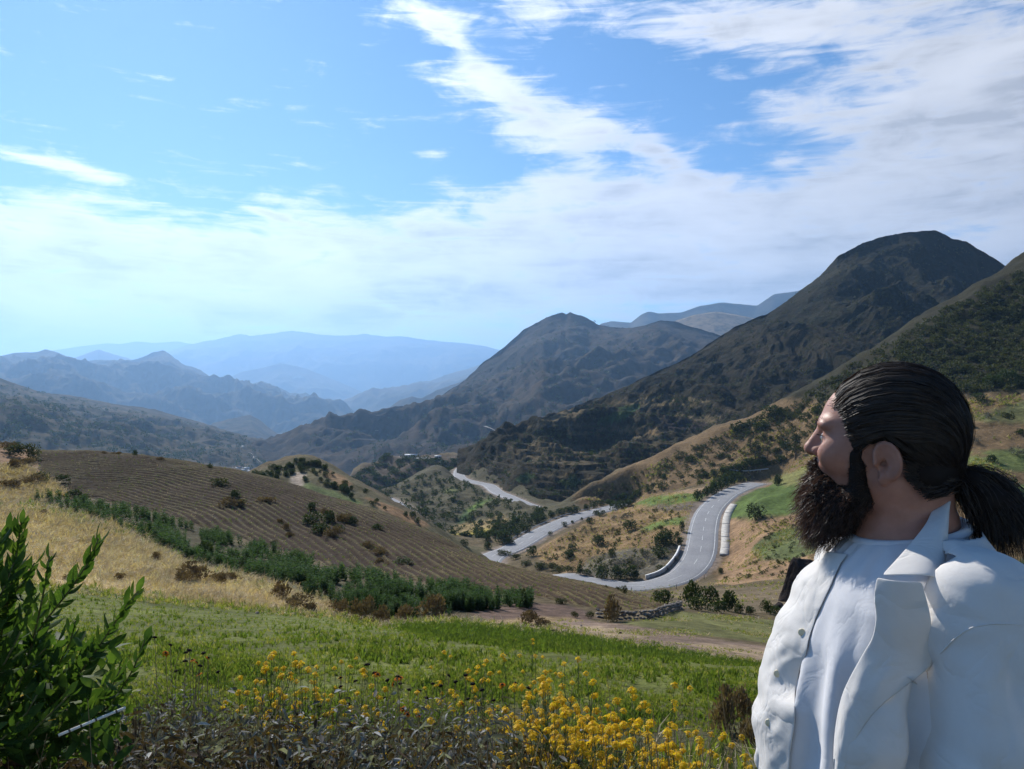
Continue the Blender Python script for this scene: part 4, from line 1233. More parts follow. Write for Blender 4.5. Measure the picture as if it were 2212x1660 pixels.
# slope to the right of the man's head and shoulder
for (u, v, w, k) in [(2120, 870, 30, 'green'), (2180, 905, 26, 'olive'), (2110, 960, 22, 'grey'), (2200, 985, 30, 'grey'), (2150, 1000, 24, 'green'), (2190, 1062, 40, 'green'), (2160, 1068, 26, 'green'), (2210, 1100, 24, 'olive'), (2100, 925, 18, 'green'), (2205, 940, 20, 'green'), (2140, 905, 22, 'grey'), (2190, 830, 46, 'green'), (2150, 838, 40, 'green'), (2212, 1140, 30, 'green')]:
    put_bush(u, v, w, k, {'green': 'dark bush on the grassy slope behind the shoulder', 'grey': 'grey bush on the grassy slope behind the shoulder', 'olive': 'olive bush on the grassy slope behind the shoulder'}[k], 'bushes behind the man', None, 60, 330)
for (u, v, w) in [(2190, 1260, 70), (2240, 1290, 90), (2140, 1235, 50), (2170, 1300, 60)]:
    put_bush(u, v, w, 'green', 'dense dark bush just behind the man\'s back', 'bushes at the man\'s back', None, 40, 140)
# upper left
for (u, v, w, h, k) in [(25, 985, 52, 28, 'olive'), (62, 992, 40, 38, 'olive'), (10, 975, 36, 24, 'dry'), (58, 1010, 34, 30, 'dry'), (20, 1015, 40, 26, 'dry'), (85, 1045, 34, 30, 'olive'), (28, 957, 22, 12, 'green'), (110, 968, 20, 8, 'green'), (152, 974, 16, 9, 'green'),
                        (222, 981, 20, 8, 'dry'), (247, 983, 22, 8, 'dry'), (289, 984, 11, 14, 'green'), (345, 995, 22, 9, 'dry'), (450, 1012, 18, 11, 'green'), (60, 1050, 50, 26, 'dry'), (15, 1055, 60, 28, 'dry'), (130, 1045, 34, 22, 'green'), (150, 1078, 36, 22, 'green'), (172, 1086, 32, 20, 'olive')]:
    put_bush(u, v, w, k, {'green': 'dark bush along the upper rim of the furrowed hill', 'olive': 'hazy olive bush at the upper left corner of the furrowed field', 'dry': 'dry brown bush at the rim of the furrowed field'}[k], 'bushes at the furrowed field rim', h, 60, 118)
# outcrops inside the ploughed field
for (x, y, w, h, k) in [(1130, 400, 100, 60, 'olive'), (1210, 460, 70, 50, 'green'), (1190, 510, 150, 60, 'dry'), (1250, 500, 60, 40, 'green'), (1360, 480, 110, 40, 'dry'), (1610, 520, 70, 45, 'green'), (1610, 605, 120, 70, 'green'), (1700, 590, 90, 70, 'green'), (1780, 590, 110, 70, 'dry'), (1820, 598, 60, 50, 'green'), (1650, 650, 120, 60, 'green'),
                        (1720, 665, 100, 60, 'dry'), (1760, 640, 70, 50, 'green'), (1955, 625, 80, 35, 'green'), (1900, 720, 110, 40, 'dry'), (1960, 752, 90, 40, 'dry'), (1450, 590, 50, 40, 'dry'), (1470, 625, 50, 40, 'dry'), (1500, 660, 60, 30, 'dry'), (1410, 700, 60, 25, 'olive'), (2080, 805, 110, 35, 'green'), (1980, 800, 80, 30, 'dry'), (1680, 545, 60, 40, 'dry')]:
    put_bush(*c7(x, y), w * .4169, k, {'green': 'dark scrub bush on the rocky outcrop inside the furrowed field', 'olive': 'olive scrub bush on the outcrop inside the furrowed field', 'dry': 'dry brown scrub on the outcrop inside the furrowed field'}[k], 'scrub inside the furrowed field', h * .4169, 50, 116)
# bushes on the knoll
rk = np.random.default_rng(5)
kn = [(u, v) for u, v in zip(rk.uniform(545, 760, 900), rk.uniform(985, 1070, 900))]
kc = 0
for u, v in kn:
    if in_poly(np.array([u]), np.array([v]), [(535, 1026), (600, 1004), (659, 991), (705, 1003), (722, 1022), (700, 1028), (672, 1024), (664, 1050), (640, 1018), (600, 1035)])[0] or in_poly(np.array([u]), np.array([v]), [(690, 1035), (745, 1040), (775, 1060), (760, 1066), (700, 1050)])[0]:
        put_bush(u, v + 4, rk.uniform(9, 17), 'green' if rk.uniform() < .75 else 'olive', 'dark shrub among many on the bushy knoll beyond the furrows', 'shrubs on the knoll', None, 150, 260)
        kc += 1
        if kc > 85:
            break
for (u, v, w) in [(790, 1065, 14), (803, 1092, 16), (830, 1100, 10), (812, 1085, 12), (890, 1120, 20), (900, 1130, 16), (876, 1115, 14), (1003, 1178, 18), (760, 1075, 16), (740, 1062, 20), (720, 1055, 20)]:
    put_bush(u, v, w, 'green', 'dark bush on the lower flank of the knoll', 'bushes on the knoll flank', None, 150, 330)


# scrub covering the right-hand hill and valley sides: one mass nobody could count
def scatter_scrub(name, pts, sizes, mats, seed, nleaf=34, leaf=.3):
    r = np.random.default_rng(seed)
    V = []; F = []; n0 = 0
    base = [bush_arrays(seed + i, nleaf, lobes=4, leaf=leaf, ragged=.3) for i in range(5)]
    for k, (p, s) in enumerate(zip(pts, sizes)):
        v, f = base[k % 5]
        t = r.uniform(0, 6.28); c_, s_ = math.cos(t), math.sin(t)
        vv = np.column_stack([v[:, 0] * c_ - v[:, 1] * s_, v[:, 0] * s_ + v[:, 1] * c_, v[:, 2] * r.uniform(.7, 1.1)]) * s + p
        V.append(vv); F.append(f + n0); n0 += len(v)
    o = mesh_obj(name, np.concatenate(V), np.concatenate(F), mats, smooth=False)
    return tag(o, kind='stuff')


def sample_pix(n, poly, dmin, dmax, seed, clump=0.0, clscale=30):
    r = np.random.default_rng(seed)
    us = [p[0] for p in poly]; vs_ = [p[1] for p in poly]
    out = []
    U = r.uniform(min(us), max(us), n * 6); V = r.uniform(min(vs_), max(vs_), n * 6)
    ok = in_poly(U, V, poly)
    U, V = U[ok], V[ok]
    if clump:
        w = fbm(U / clscale, V / (clscale * .5), 3)
        keep = w > r.uniform(-clump, clump, len(U)) * .5
        U, V = U[keep], V[keep]
    for u, v in zip(U[:n], V[:n]):
        p = cast(u, v, dmin, dmax)
        if p[1] < dmax * .98 and min(road_dist(p[0], p[1], ROAD_XYZ)[0], road_dist(p[0], p[1] + 9, ROAD_XYZ)[0], road_dist(p[0], p[1] + 18, ROAD_XYZ)[0]) > 8:
            out.append(p)
    return np.array(out)


RHILL = [(1560, 930), (1700, 880), (1840, 792), (2000, 692), (2100, 640), (2260, 560), (2260, 840), (2100, 850), (1950, 880), (1760, 900)]
pts = sample_pix(1500, RHILL, 200, 460, 31)
scatter_scrub('hill_scrub', pts, np.random.default_rng(1).uniform(1.6, 3.6, len(pts)), m_bush2, 300)
pts = sample_pix(700, [(1250, 1085), (1500, 960), (1700, 885), (1760, 905), (1800, 960), (1660, 1010), (1500, 1050), (1330, 1080)], 250, 440, 32, .6)
scatter_scrub('slope_scrub', pts, np.random.default_rng(2).uniform(.8, 2.2, len(pts)), m_bush2, 320)
pts = sample_pix(750, [(760, 1060), (1000, 1010), (1060, 1040), (1200, 1105), (1080, 1190), (960, 1160), (860, 1095)], 285, 640, 33, .5)
scatter_scrub('valley_scrub', pts, np.random.default_rng(3).uniform(1.0, 2.6, len(pts)), m_bush, 340)
pts = sample_pix(500, [(750, 1035), (836, 982), (1030, 995), (980, 1030), (900, 1045), (830, 1065)], 600, 760, 34, .5)
scatter_scrub('spur_scrub', pts, np.random.default_rng(4).uniform(2.0, 4.5, len(pts)), m_bush, 360)
pts = sample_pix(260, [(1150, 1195), (1310, 1105), (1480, 1070), (1470, 1180), (1380, 1235), (1240, 1235)], 180, 340, 35, .4)
scatter_scrub('wedge_scrub', pts, np.random.default_rng(5).uniform(.5, 1.4, len(pts)), m_bush2, 380)
pts = sample_pix(260, [(1575, 1125), (1760, 1115), (1760, 1250), (1560, 1255)], 140, 260, 36, .5)
scatter_scrub('bank_scrub', pts, np.random.default_rng(6).uniform(.35, 1.0, len(pts)), m_bush2, 400)
# scrub and hedges along the terraces of the big hill
def scrub_on_loft(name, loft_name, poly, n, smin, smax, mat, seed, edge=True):
    x, y, z = LOFTS[loft_name]
    u = CU + x / y * FPX; v = CV - (z - CAM_Z) / y * FPX
    r = np.random.default_rng(seed)
    w = in_poly(u, v, poly).astype(float)
    w *= smoothstep(-.3, .35, fbm(x / 30, y / 30 + z / 20, 3)) + .03
    if edge:
        gz = np.abs(np.gradient(z, axis=0)) / (np.abs(np.gradient(y, axis=0)) + .3)
        w *= (gz > np.percentile(gz[w > 0], 60)) * 1.0 + .22
    # even on the photo's area: weight by the cell's share
    w *= np.abs(np.gradient(v, axis=0)) + .05
    p = (w / w.sum()).ravel()
    k = r.choice(len(p), n, p=p)
    pts = np.column_stack([x.ravel()[k], y.ravel()[k], z.ravel()[k] - .2]) + np.column_stack([r.uniform(-1, 1, n), r.uniform(-1, 1, n), np.zeros(n)])
    return scatter_scrub(name, pts, r.uniform(smin, smax, n) * (1 + .5 * (r.uniform(0, 1, n) > .9)), mat, seed, 22, .34)


scrub_on_loft('terrace_scrub', 'terraced_hill', TERR_POLY, 2300, .9, 2.2, m_bush, 420)
scrub_on_loft('hillside_scrub', 'terraced_hill', [(1300, 860), (1500, 770), (1700, 650), (1850, 530), (2020, 505), (2200, 590), (2000, 700), (1700, 880), (1600, 920), (1450, 870)], 1700, 1.3, 2.8, m_bush2, 440, False)
scrub_on_loft('far_slope_scrub', 'left_valley_slope', [(0, 830), (200, 870), (430, 920), (620, 975), (620, 1020), (450, 1005), (0, 950)], 1500, 4.5, 12.0, m_bush, 460, False)
scrub_on_loft('shady_scrub', 'shady_mountain', [(640, 950), (800, 915), (900, 890), (1000, 830), (1200, 690), (1450, 700), (1300, 860), (1050, 980), (800, 1020)], 1500, 4.0, 10.0, m_bush, 480, False)
# ------------------------------------------------------------------ instanced ground cover (uncountable stuff)
def gn_cover(name, pts, rot, scl, sources, mat=None):
    """one object: a cloud of points, a tuft set on each"""
    me = bpy.data.meshes.new(name)
    pts = np.asarray(pts, np.float32)
    me.vertices.add(len(pts)); me.vertices.foreach_set('co', pts.ravel())
    a = me.attributes.new('rot', 'FLOAT_VECTOR', 'POINT'); a.data.foreach_set('vector', np.asarray(rot, np.float32).ravel())
    a = me.attributes.new('scl', 'FLOAT_VECTOR', 'POINT'); a.data.foreach_set('vector', np.asarray(scl, np.float32).ravel())
    a = me.attributes.new('var', 'INT', 'POINT'); a.data.foreach_set('value', np.random.default_rng(len(pts)).integers(0, len(sources), len(pts)).astype(np.int32))
    o = bpy.data.objects.new(name, me); coll.objects.link(o)
    ng = bpy.data.node_groups.new(name, 'GeometryNodeTree')
    ng.interface.new_socket('Geometry', in_out='INPUT', socket_type='NodeSocketGeometry')
    ng.interface.new_socket('Geometry', in_out='OUTPUT', socket_type='NodeSocketGeometry')
    N, L = ng.nodes, ng.links
    gi = N.new('NodeGroupInput'); go = N.new('NodeGroupOutput')
    jn = N.new('GeometryNodeJoinGeometry')
    def named(nm, t):
        n = N.new('GeometryNodeInputNamedAttribute'); n.data_type = t; n.inputs['Name'].default_value = nm
        return n.outputs['Attribute']
    r_ = N.new('FunctionNodeEulerToRotation'); L.new(named('rot', 'FLOAT_VECTOR'), r_.inputs[0])
    s_ = named('scl', 'FLOAT_VECTOR'); v_ = named('var', 'INT')
    for i, src in enumerate(sources):
        ob = bpy.data.objects.new(name + '_tuft', src)
        oi = N.new('GeometryNodeObjectInfo'); oi.inputs['Object'].default_value = ob; oi.inputs['As Instance'].default_value = True
        cmp = N.new('FunctionNodeCompare'); cmp.data_type = 'INT'; cmp.operation = 'EQUAL'
        ins = [x for x in cmp.inputs if x.type == 'INT']
        L.new(v_, ins[0]); ins[1].default_value = i
        ip = N.new('GeometryNodeInstanceOnPoints')
        L.new(gi.outputs[0], ip.inputs['Points']); L.new(cmp.outputs[0], ip.inputs['Selection'])
        L.new(oi.outputs['Geometry'], ip.inputs['Instance']); L.new(r_.outputs[0], ip.inputs['Rotation']); L.new(s_, ip.inputs['Scale'])
        L.new(ip.outputs[0], jn.inputs[0])
    L.new(jn.outputs[0], go.inputs[0])
    md = o.modifiers.new('cover', 'NODES'); md.node_group = ng
    return tag(o, kind='stuff')


_gu = CU + _A * FPX
_gv = CV - (_GZ - CAM_Z) / _Dd * FPX
_vis = _gv < np.minimum.accumulate(_gv, axis=0) + 12       # cells the photo can see (nearly)
_cell = np.abs(np.gradient(_gv, axis=0)) + .02


def sample_ground(n, poly, dmin, dmax, seed, clump=0.0, cs=2.0, avoid=None, even=0.0):
    r = np.random.default_rng(seed)
    w = in_poly(_gu, _gv, poly) * (_Dd > dmin) * (_Dd < dmax) * _vis * np.minimum(_cell, 30) ** (1 - even) * (np.gradient(_GA)[None] + 0 * _A)
    x = _A * _Dd
    if clump:
        w = w * smoothstep(-clump, .35, fbm(x / cs, _Dd / cs, 3))
    if avoid is not None:
        for p in avoid:
            w = w * (1 - in_poly(_gu, _gv, p))
    p = w.ravel() / w.sum()
    k = r.choice(len(p), n, p=p)
    j, i = np.unravel_index(k, w.shape)
    da = np.gradient(_GA)[i] * r.uniform(-.5, .5, n); dd = np.gradient(_GD)[j] * r.uniform(-.5, .5, n)
    d = _GD[j] + dd; a = _GA[i] + da
    xx = a * d
    return np.column_stack([xx, d, height(xx, d)])


def tuft_mesh(name, seed, mat, n=9, spread=.35, lean=.5, w=.05, curve=.3):
    r = np.random.default_rng(seed)
    V = []; F = []
    for i in range(n):
        t = r.uniform(0, 6.28); b = np.array([math.cos(t), math.sin(t), 0]) * spread * r.uniform(0, 1)
        L_ = r.uniform(.5, 1.0); d = np.array([math.cos(t), math.sin(t), 0]) * lean * r.uniform(.2, 1)
        s = np.array([-math.sin(t), math.cos(t), 0]) * w
        m = b + d * L_ * .4 + np.array([0, 0, L_ * .6]); e = b + d * L_ * (1 + curve) + np.array([0, 0, L_ * (1 - curve * .4)])
        k = len(V)
        V += [b - s, b + s, m + s * .7, m - s * .7, e]
        F += [(k, k + 1, k + 2, k + 3), (k + 3, k + 2, k + 4)]
    return mesh_obj(name, V, F, mat, smooth=False, link=False).data


def cover(name, pts, hmin, hmax, srcs, seed, tilt=.12, wide=1.0):
    r = np.random.default_rng(seed); n = len(pts)
    h = r.uniform(hmin, hmax, n) * (1 + .4 * (r.uniform(0, 1, n) > .92))
    w = h * r.uniform(.8, 1.3, n) * wide
    rot = np.column_stack([r.normal(0, tilt, n), r.normal(0, tilt, n), r.uniform(0, 6.28, n)])
    return gn_cover(name, pts, rot, np.column_stack([w, w, h]), srcs)


m_grass = [leaf_mat('grass_blades_%d' % i, c_, .9, .5, .04, .8) for i, c_ in enumerate([[(.14, .17, .035), (.23, .25, .06)], [(.08, .12, .028), (.14, .18, .04)], [(.24, .23, .08), (.33, .29, .12)]])]
m_straw = [leaf_mat('straw_blades_%d' % i, c_, .7, .25, .2, .5) for i, c_ in enumerate([[(.52, .40, .25), (.70, .57, .38)], [(.36, .26, .15), (.52, .40, .25)], [(.58, .50, .37), (.76, .68, .53)]])]
m_twig = leaf_mat('dead_stems', [(.16, .11, .06), (.36, .27, .15)], .85, .1, .1, 3.0)
gr_src = [tuft_mesh('grass_tuft', 10 + i, m_grass[(0, 0, 1, 1, 0, 2)[i]], 10) for i in range(6)]
st_src = [tuft_mesh('straw_tuft', 30 + i, m_straw[(0, 1, 0, 2, 0, 1)[i]], 9, .5, 1.1, .035, .5) for i in range(6)]
dk_src = [tuft_mesh('dark_tuft', 50 + i, m_grass[1], 11, .5, .7, .07) for i in range(3)]

GREEN = [(-150, 1235), (100, 1264), (300, 1288), (700, 1328), (830, 1351), (960, 1341), (1100, 1352), (1250, 1374), (1450, 1402), (1660, 1440), (2300, 1510), (2300, 1620), (-150, 1620)]
cover('grass', sample_ground(22000, GREEN, 6.5, 44, 1, .5, 1.3), .03, .075, gr_src, 1)
cover('grass_clumps', sample_ground(2600, GREEN, 6.5, 44, 2, .1, 1.2), .05, .12, dk_src, 2)
GDARK = [(830, 1354), (960, 1341), (1100, 1352), (1250, 1374), (1450, 1402), (1660, 1440), (1700, 1462), (1400, 1436), (1150, 1408), (950, 1382)]
cover('clover_patch', sample_ground(3500, GDARK, 12, 46, 3), .06, .14, dk_src, 3)
STRAW = [(-150, 1072), (0, 1075), (70, 1098), (150, 1116), (250, 1138), (330, 1188), (420, 1225), (520, 1241), (600, 1265), (718, 1302), (710, 1330), (300, 1289), (100, 1264), (-150, 1240)]
cover('straw', sample_ground(11000, STRAW, 26, 74, 4), .14, .42, st_src, 4, .35, 1.3)
cover('brown_straw', sample_ground(1800, STRAW, 26, 74, 14, .02, 5), .25, .6, [st_src[1], st_src[5]], 14, .25)
cover('edge_weeds', sample_ground(1500, [(-150, 1060), (60, 1085), (250, 1125), (420, 1205), (600, 1250), (740, 1305), (740, 1338), (640, 1300), (420, 1240), (250, 1160), (60, 1110), (-150, 1090)], 26, 90, 15), .3, .7, [st_src[1], st_src[0], gr_src[2], st_src[5]], 15, .2)
cover('field_margin', sample_ground(1600, [(-150, 1235), (100, 1258), (300, 1281), (700, 1322), (830, 1344), (960, 1334), (1250, 1366), (1660, 1432), (1660, 1446), (1250, 1381), (960, 1350), (830, 1360), (700, 1338), (300, 1300), (100, 1275), (-150, 1250)], 16, 48, 16), .12, .32, [st_src[1], gr_src[5], gr_src[2], st_src[0], gr_src[0]], 16, .25)
cover('stubble', sample_ground(3500, [(1050, 1350), (1160, 1346), (1230, 1338), (1400, 1340), (1500, 1322), (1700, 1338), (1990, 1365), (1990, 1458), (1660, 1436), (1450, 1399), (1250, 1371)], 22, 66, 5, .05, 4), .06, .16, [gr_src[5], gr_src[2], st_src[0], st_src[1], gr_src[0]], 5)
cover('dry_brush', sample_ground(2600, [(-150, 1000), (60, 1010), (150, 1070), (60, 1094), (-150, 1075)], 60, 110, 6), .3, .8, [st_src[1], st_src[5], st_src[0], st_src[1]], 6, .2)
cover('dry_bank_grass', sample_ground(2500, [(1300, 1285), (1440, 1315), (1900, 1330), (1900, 1250), (1560, 1240), (1575, 1130), (1760, 1120), (1900, 1200)], 60, 240, 7, .1, 12), .25, .6, [st_src[1], gr_src[5], gr_src[2], st_src[0]], 7, .2)
cover('slope_grass', sample_ground(5000, [(1250, 1085), (1500, 960), (1720, 880), (2200, 850), (2200, 1200), (1780, 1200), (1760, 1010), (1640, 1035), (1440, 1062)], 150, 420, 8, .1, 25), .5, 1.1, [gr_src[5], gr_src[2], st_src[1], st_src[5]], 8, .15)
cover('wedge_grass', sample_ground(2500, [(1150, 1195), (1310, 1105), (1375, 1072), (1500, 1062), (1480, 1180), (1380, 1236), (1240, 1238)], 180, 345, 9), .35, .8, [st_src[1], gr_src[5], st_src[0], st_src[5]], 9, .15)
# thin stubble along the furrows
fp = sample_ground(5500, PLOUGH, 47, 116, 10, even=.15)
hh, _p = furrow_h(fp[:, 0], fp[:, 1])
fp = fp[hh > .55]; fp[:, 2] += .18
cover('furrow_stubble', fp, .08, .2, [gr_src[2], gr_src[3], st_src[1]], 10, .2)

# ------------------------------------------------------------------ bean plants between the straw and the furrows
m_bean = leaf_mat('bean_leaves', [(.028, .06, .026), (.06, .11, .045), (.12, .18, .075)], .75, .35, .1, 1.2)
m_beanst = simple_mat('bean_stalk', (.10, .13, .05), .7, .3, 6)


def bean_mesh(seed, full=True):
    r = np.random.default_rng(seed)
    C_, D_, S_, Ln, Wd = [], [], [], [], []
    st = Geo()
    for s in range(r.integers(5, 8) if full else 4):
        t = r.uniform(0, 6.28); h = r.uniform(.7, 1.05); ln = r.uniform(.05, .22)
        top = np.array([math.cos(t) * ln, math.sin(t) * ln, h]); b0 = np.array([math.cos(t) * .05, math.sin(t) * .05, 0])
        if full:
            st.tube([b0, (b0 + top) / 2 + r.normal(0, .02, 3), top], [.012, .009, .004], 4)
        m_ = 13 if full else 7
        for k in range(m_):
            f = (k + .5) / m_
            p = b0 + (top - b0) * f
            for sd in (0, 1):
                ph = k * 1.7 + sd * math.pi + r.normal(0, .3)
                dv = unit(np.array([math.cos(ph), math.sin(ph), r.uniform(.2, 1.0)]))
                C_.append(p); D_.append(dv); S_.append(unit(np.cross(dv, [0, 0, 1]) + r.normal(0, .3, 3)))
                q = (.17 if full else .24) * (1.1 - .5 * f) * r.uniform(.8, 1.2)
                Ln.append(q); Wd.append(q * .5)
    v, f = leaf_quads(np.array(C_), np.array(D_), np.array(S_), np.array(Ln), np.array(Wd), .25)
    return st, v, f


BEAN = []
for i in range(5):
    st, v, f = bean_mesh(200 + i)
    BEAN.append((st.build('stalks', m_beanst, link=False).data, mesh_obj('leaves', v, f, m_bean, smooth=False, link=False).data))
BEANP = [(75, 1068), (140, 1080), (330, 1114), (520, 1174), (720, 1234), (900, 1266), (1050, 1285), (1150, 1296), (1145, 1312), (1030, 1322), (900, 1340), (740, 1325), (600, 1262), (420, 1222), (250, 1140), (75, 1090)]
bp = sample_ground(1500, BEANP, 42, 92, 21, .12, 3.0, even=.25)
bp = bp[np.argsort(bp[:, 1] + 0.0)]
rb = np.random.default_rng(8)
for k, p in enumerate(bp[:300]):
    r = empty('bean_plant', p + np.array([0, 0, -.03]), rb.uniform(0, 6.28))
    s = rb.uniform(.75, 1.2) * (.8 if p[1] > 60 else 1.0)
    r.scale = (s, s, s * rb.uniform(.85, 1.2))
    a, b_ = BEAN[k % 5]
    for nm, me in (('stalks', a), ('leaves', b_)):
        o = bpy.data.objects.new(nm, me); coll.objects.link(o); o.parent = r
    tag(r, 'upright bluish green bean plant in the strip between straw and furrowed field', 'bean plant', 'bean plants in the strip')
small = []
for i in range(4):
    st, v, f = bean_mesh(230 + i, False)
    small.append(mesh_obj('bean_leaves', v, f, m_bean, smooth=False, link=False).data)
rest = bp[300:]
r_ = np.random.default_rng(9)
gn_cover('bean_rows', rest, np.column_stack([0 * rest[:, 0], 0 * rest[:, 0], r_.uniform(0, 6.28, len(rest))]), np.repeat(r_.uniform(.7, 1.15, len(rest))[:, None], 3, 1), small)

# dry bushes in the straw and under the beans
for (u, v, w, h) in [(152, 1258, 50, 22), (250, 1255, 30, 18), (410, 1258, 74, 46), (395, 1262, 50, 26), (470, 1262, 54, 34), (500, 1258, 40, 22), (604, 1294, 50, 40), (640, 1318, 60, 30), (668, 1322, 46, 26), (330, 1215, 26, 24), (90, 1115, 26, 16), (780, 1345, 54, 56), (870, 1342, 60, 42), (925, 1338, 64, 54), (820, 1346, 44, 40), (730, 1330, 40, 36)]:
    put_bush(u, v, w, 'dry', 'brown dead bush in the straw at the foot of the bean strip', 'dead bushes in the straw', h, 24, 70)
put_bush(443, 1212, 38, 'green', 'dark leafy bush standing above the bean strip', 'bush in the bean strip', 46, 50, 70)
put_bush(1131, 1312, 13, 'green', 'slim upright bush at the right end of the bean strip', 'bush in the bean strip', 44, 40, 60)

# ------------------------------------------------------------------ rocks, dry stone wall
def rock_mesh(name, seed, sub, mat, shape=(1, 1, 1), rough=.28):
    import bmesh
    bm = bmesh.new(); bmesh.ops.create_icosphere(bm, subdivisions=sub, radius=1)
    co = np.array([v.co[:] for v in bm.verts])
    r = np.random.default_rng(seed)
    for _ in range(9):          # chop flats
        n = unit(r.normal(size=3)); d = r.uniform(.6, .9)
        k = co @ n - d
        co = co - np.outer(np.maximum(k, 0) * .9, n)
    n3 = fbm(co[:, 0] * 1.7 + seed, co[:, 1] * 1.7 + co[:, 2] * 1.3, 4)
    co = co * (1 + rough * n3)[:, None] * np.asarray(shape)
    f = [tuple(v.index for v in fc.verts) for fc in bm.faces]
    bm.free()
    return mesh_obj(name, co, f, mat, smooth=False, link=False).data


m_rock = simple_mat('grey_field_stone', (.20, .17, .145), .95, .4, 3.0, bmp=.6, bdist=.05)
m_dark = simple_mat('dark_volcanic_rock', (.030, .021, .018), .95, .55, 1.4, bmp=.9, bdist=.2)
ROCKS = [rock_mesh('rock', 60 + i, 2, m_rock, (1, .8, .6)) for i in range(5)]
DROCK = [rock_mesh('rock', 70 + i, 2, m_dark, (1, .85, .7)) for i in range(3)]
bpt = cast(1718, 1300, 40, 120)
s = bpt[1] / FPX
big = rock_mesh('boulder', 77, 4, m_dark, (1, 1, 1), .18)
co = np.array([v.co[:] for v in big.vertices])
co[:, 0] += co[:, 2] * .34                     # leans over to the right
co[:, 0] *= np.where(co[:, 0] < 0, 1.0, 1.5)
co[:, 2] = np.where(co[:, 2] < -.55, -.55 + (co[:, 2] + .55) * .2, co[:, 2])
co[:, 0] -= .25 * np.clip(-co[:, 2], 0, 1)
co[:, :2] *= (1 + .35 * np.clip(-co[:, 2], 0, .6))[:, None]
big.vertices.foreach_set('co', (co * np.array([38 * s, 34 * s, 88 * s])).astype(np.float32).ravel())
o = bpy.data.objects.new('boulder', big); coll.objects.link(o)
o.location = (bpt[0] + 14 * s, bpt[1] + 20 * s, bpt[2] + 22 * s)
tag(o, 'tall dark leaning boulder on the dry slope beside the white shirt', 'boulder')
for (u, v, w, k) in [(1683, 1312, 26, 1), (1708, 1316, 22, 1), (1660, 1322, 14, 1), (1690, 1330, 12, 0)]:
    p = cast(u, v, 40, 100); s = p[1] / FPX * w * .5
    o = bpy.data.objects.new('rock', (DROCK if k else ROCKS)[w % 3]); coll.objects.link(o); o.location = p + np.array([0, 0, s * .3]); o.scale = (s, s, s); o.rotation_euler = (0, 0, u)
    tag(o, 'dark rock lying at the foot of the tall boulder', 'rock', 'rocks below the boulder')
for (u, v, w, k) in [(1195, 1366, 16, 1), (1175, 1344, 10, 0), (1160, 1350, 8, 0), (1220, 1348, 7, 0), (1240, 1372, 7, 0), (1255, 1352, 8, 0), (1340, 1368, 9, 1), (1000, 1352, 9, 0), (1420, 1390, 8, 0), (555, 1325, 12, 0), (540, 1318, 10, 0)]:
    p = cast(u, v, 20, 60); s = p[1] / FPX * w * .5
    o = bpy.data.objects.new('rock', (DROCK if k else ROCKS)[int(u) % 3]); coll.objects.link(o); o.location = p + np.array([0, 0, s * .2]); o.scale = (s, s, s); o.rotation_euler = (0, 0, u)
    tag(o, 'small loose rock on the bare brown track beyond the green field', 'rock', 'loose rocks on the track') if u > 900 else tag(o, 'small grey rock where straw meets the green field', 'rock', 'rocks at the straw edge')
wp = smooth_curve([cast(u, v, 35, 62) for u, v in [(1290, 1333), (1310, 1336), (1345, 1339), (1385, 1338), (1420, 1332), (1445, 1323), (1470, 1314)]], 60)
wall = empty('dry_stone_wall', wp[30])
g = Geo(); rw = np.random.default_rng(4)
base_r = [np.array([v.co[:] for v in m_.vertices]) for m_ in ROCKS]
base_f = [[tuple(p.vertices) for p in m_.polygons] for m_ in ROCKS]
g1 = Geo()
for i in range(60):
    for lay in range(3):
        k = int(rw.integers(0, 5)); s = rw.uniform(.09, .16)
        q = wp[i] - wp[30] + np.array([rw.normal(0, .04), rw.normal(0, .06), .07 + lay * .19 + rw.normal(0, .03)])
        t = rw.uniform(0, 6.28); c_, s_ = math.cos(t), math.sin(t)
        vv = base_r[k] * s * np.array([1.2, 1, 1]); vv = np.column_stack([vv[:, 0] * c_ - vv[:, 1] * s_, vv[:, 0] * s_ + vv[:, 1] * c_, vv[:, 2]])
        g1.add(vv + q, base_f[k])
tag(g1.build('stones', m_rock, wall, smooth=False), kind='stuff')
tag(wall, 'low dry stone wall holding up the tip of the furrowed field', 'stone wall')

# ------------------------------------------------------------------ trees, houses and tracks on the far slopes
m_trunk = simple_mat('bark', (.10, .075, .05), .95, .3, 4)
m_crown = leaf_mat('tree_leaves', [(.018, .03, .014), (.035, .05, .022), (.055, .07, .03)], .7, .2, .15, .4)


def tree_parts(seed, n=700, slim=.42):
    r = np.random.default_rng(seed)
    t = Geo()
    t.tube([(0, 0, -.05), (.01, 0, .3), (-.01, .01, .62), (0, 0, .92)], [.03, .022, .014, .004], 6)
    cs = []
    for i in range(13):
        h = r.uniform(.26, .93); a = r.uniform(0, 6.28); ln = slim * .5 * (1.15 - h) * r.uniform(.6, 1.1) + .03
        e = np.array([math.cos(a) * ln, math.sin(a) * ln, h + .06])
        t.tube([(0, 0, h - .05), e * np.array([.6, .6, 1]) - np.array([0, 0, .02]), e], [.009, .006, .003], 4)
        cs.append((*e, r.uniform(.07, .13)))
    cs = np.array(cs)
    k = r.integers(0, len(cs), n); d = unit(r.normal(size=(n, 3)))
    c_ = cs[k, :3] + d * cs[k, 3:4] * r.uniform(.4, 1.1, (n, 1))
    dv = unit(d + r.normal(size=(n, 3)) * .8)
    v, f = leaf_quads(c_, dv, unit(np.cross(dv, r.normal(size=(n, 3)))), r.uniform(.03, .06, n), r.uniform(.018, .035, n))
    return t.build('trunk', m_trunk, link=False).data, mesh_obj('crown', v, f, m_crown, smooth=False, link=False).data


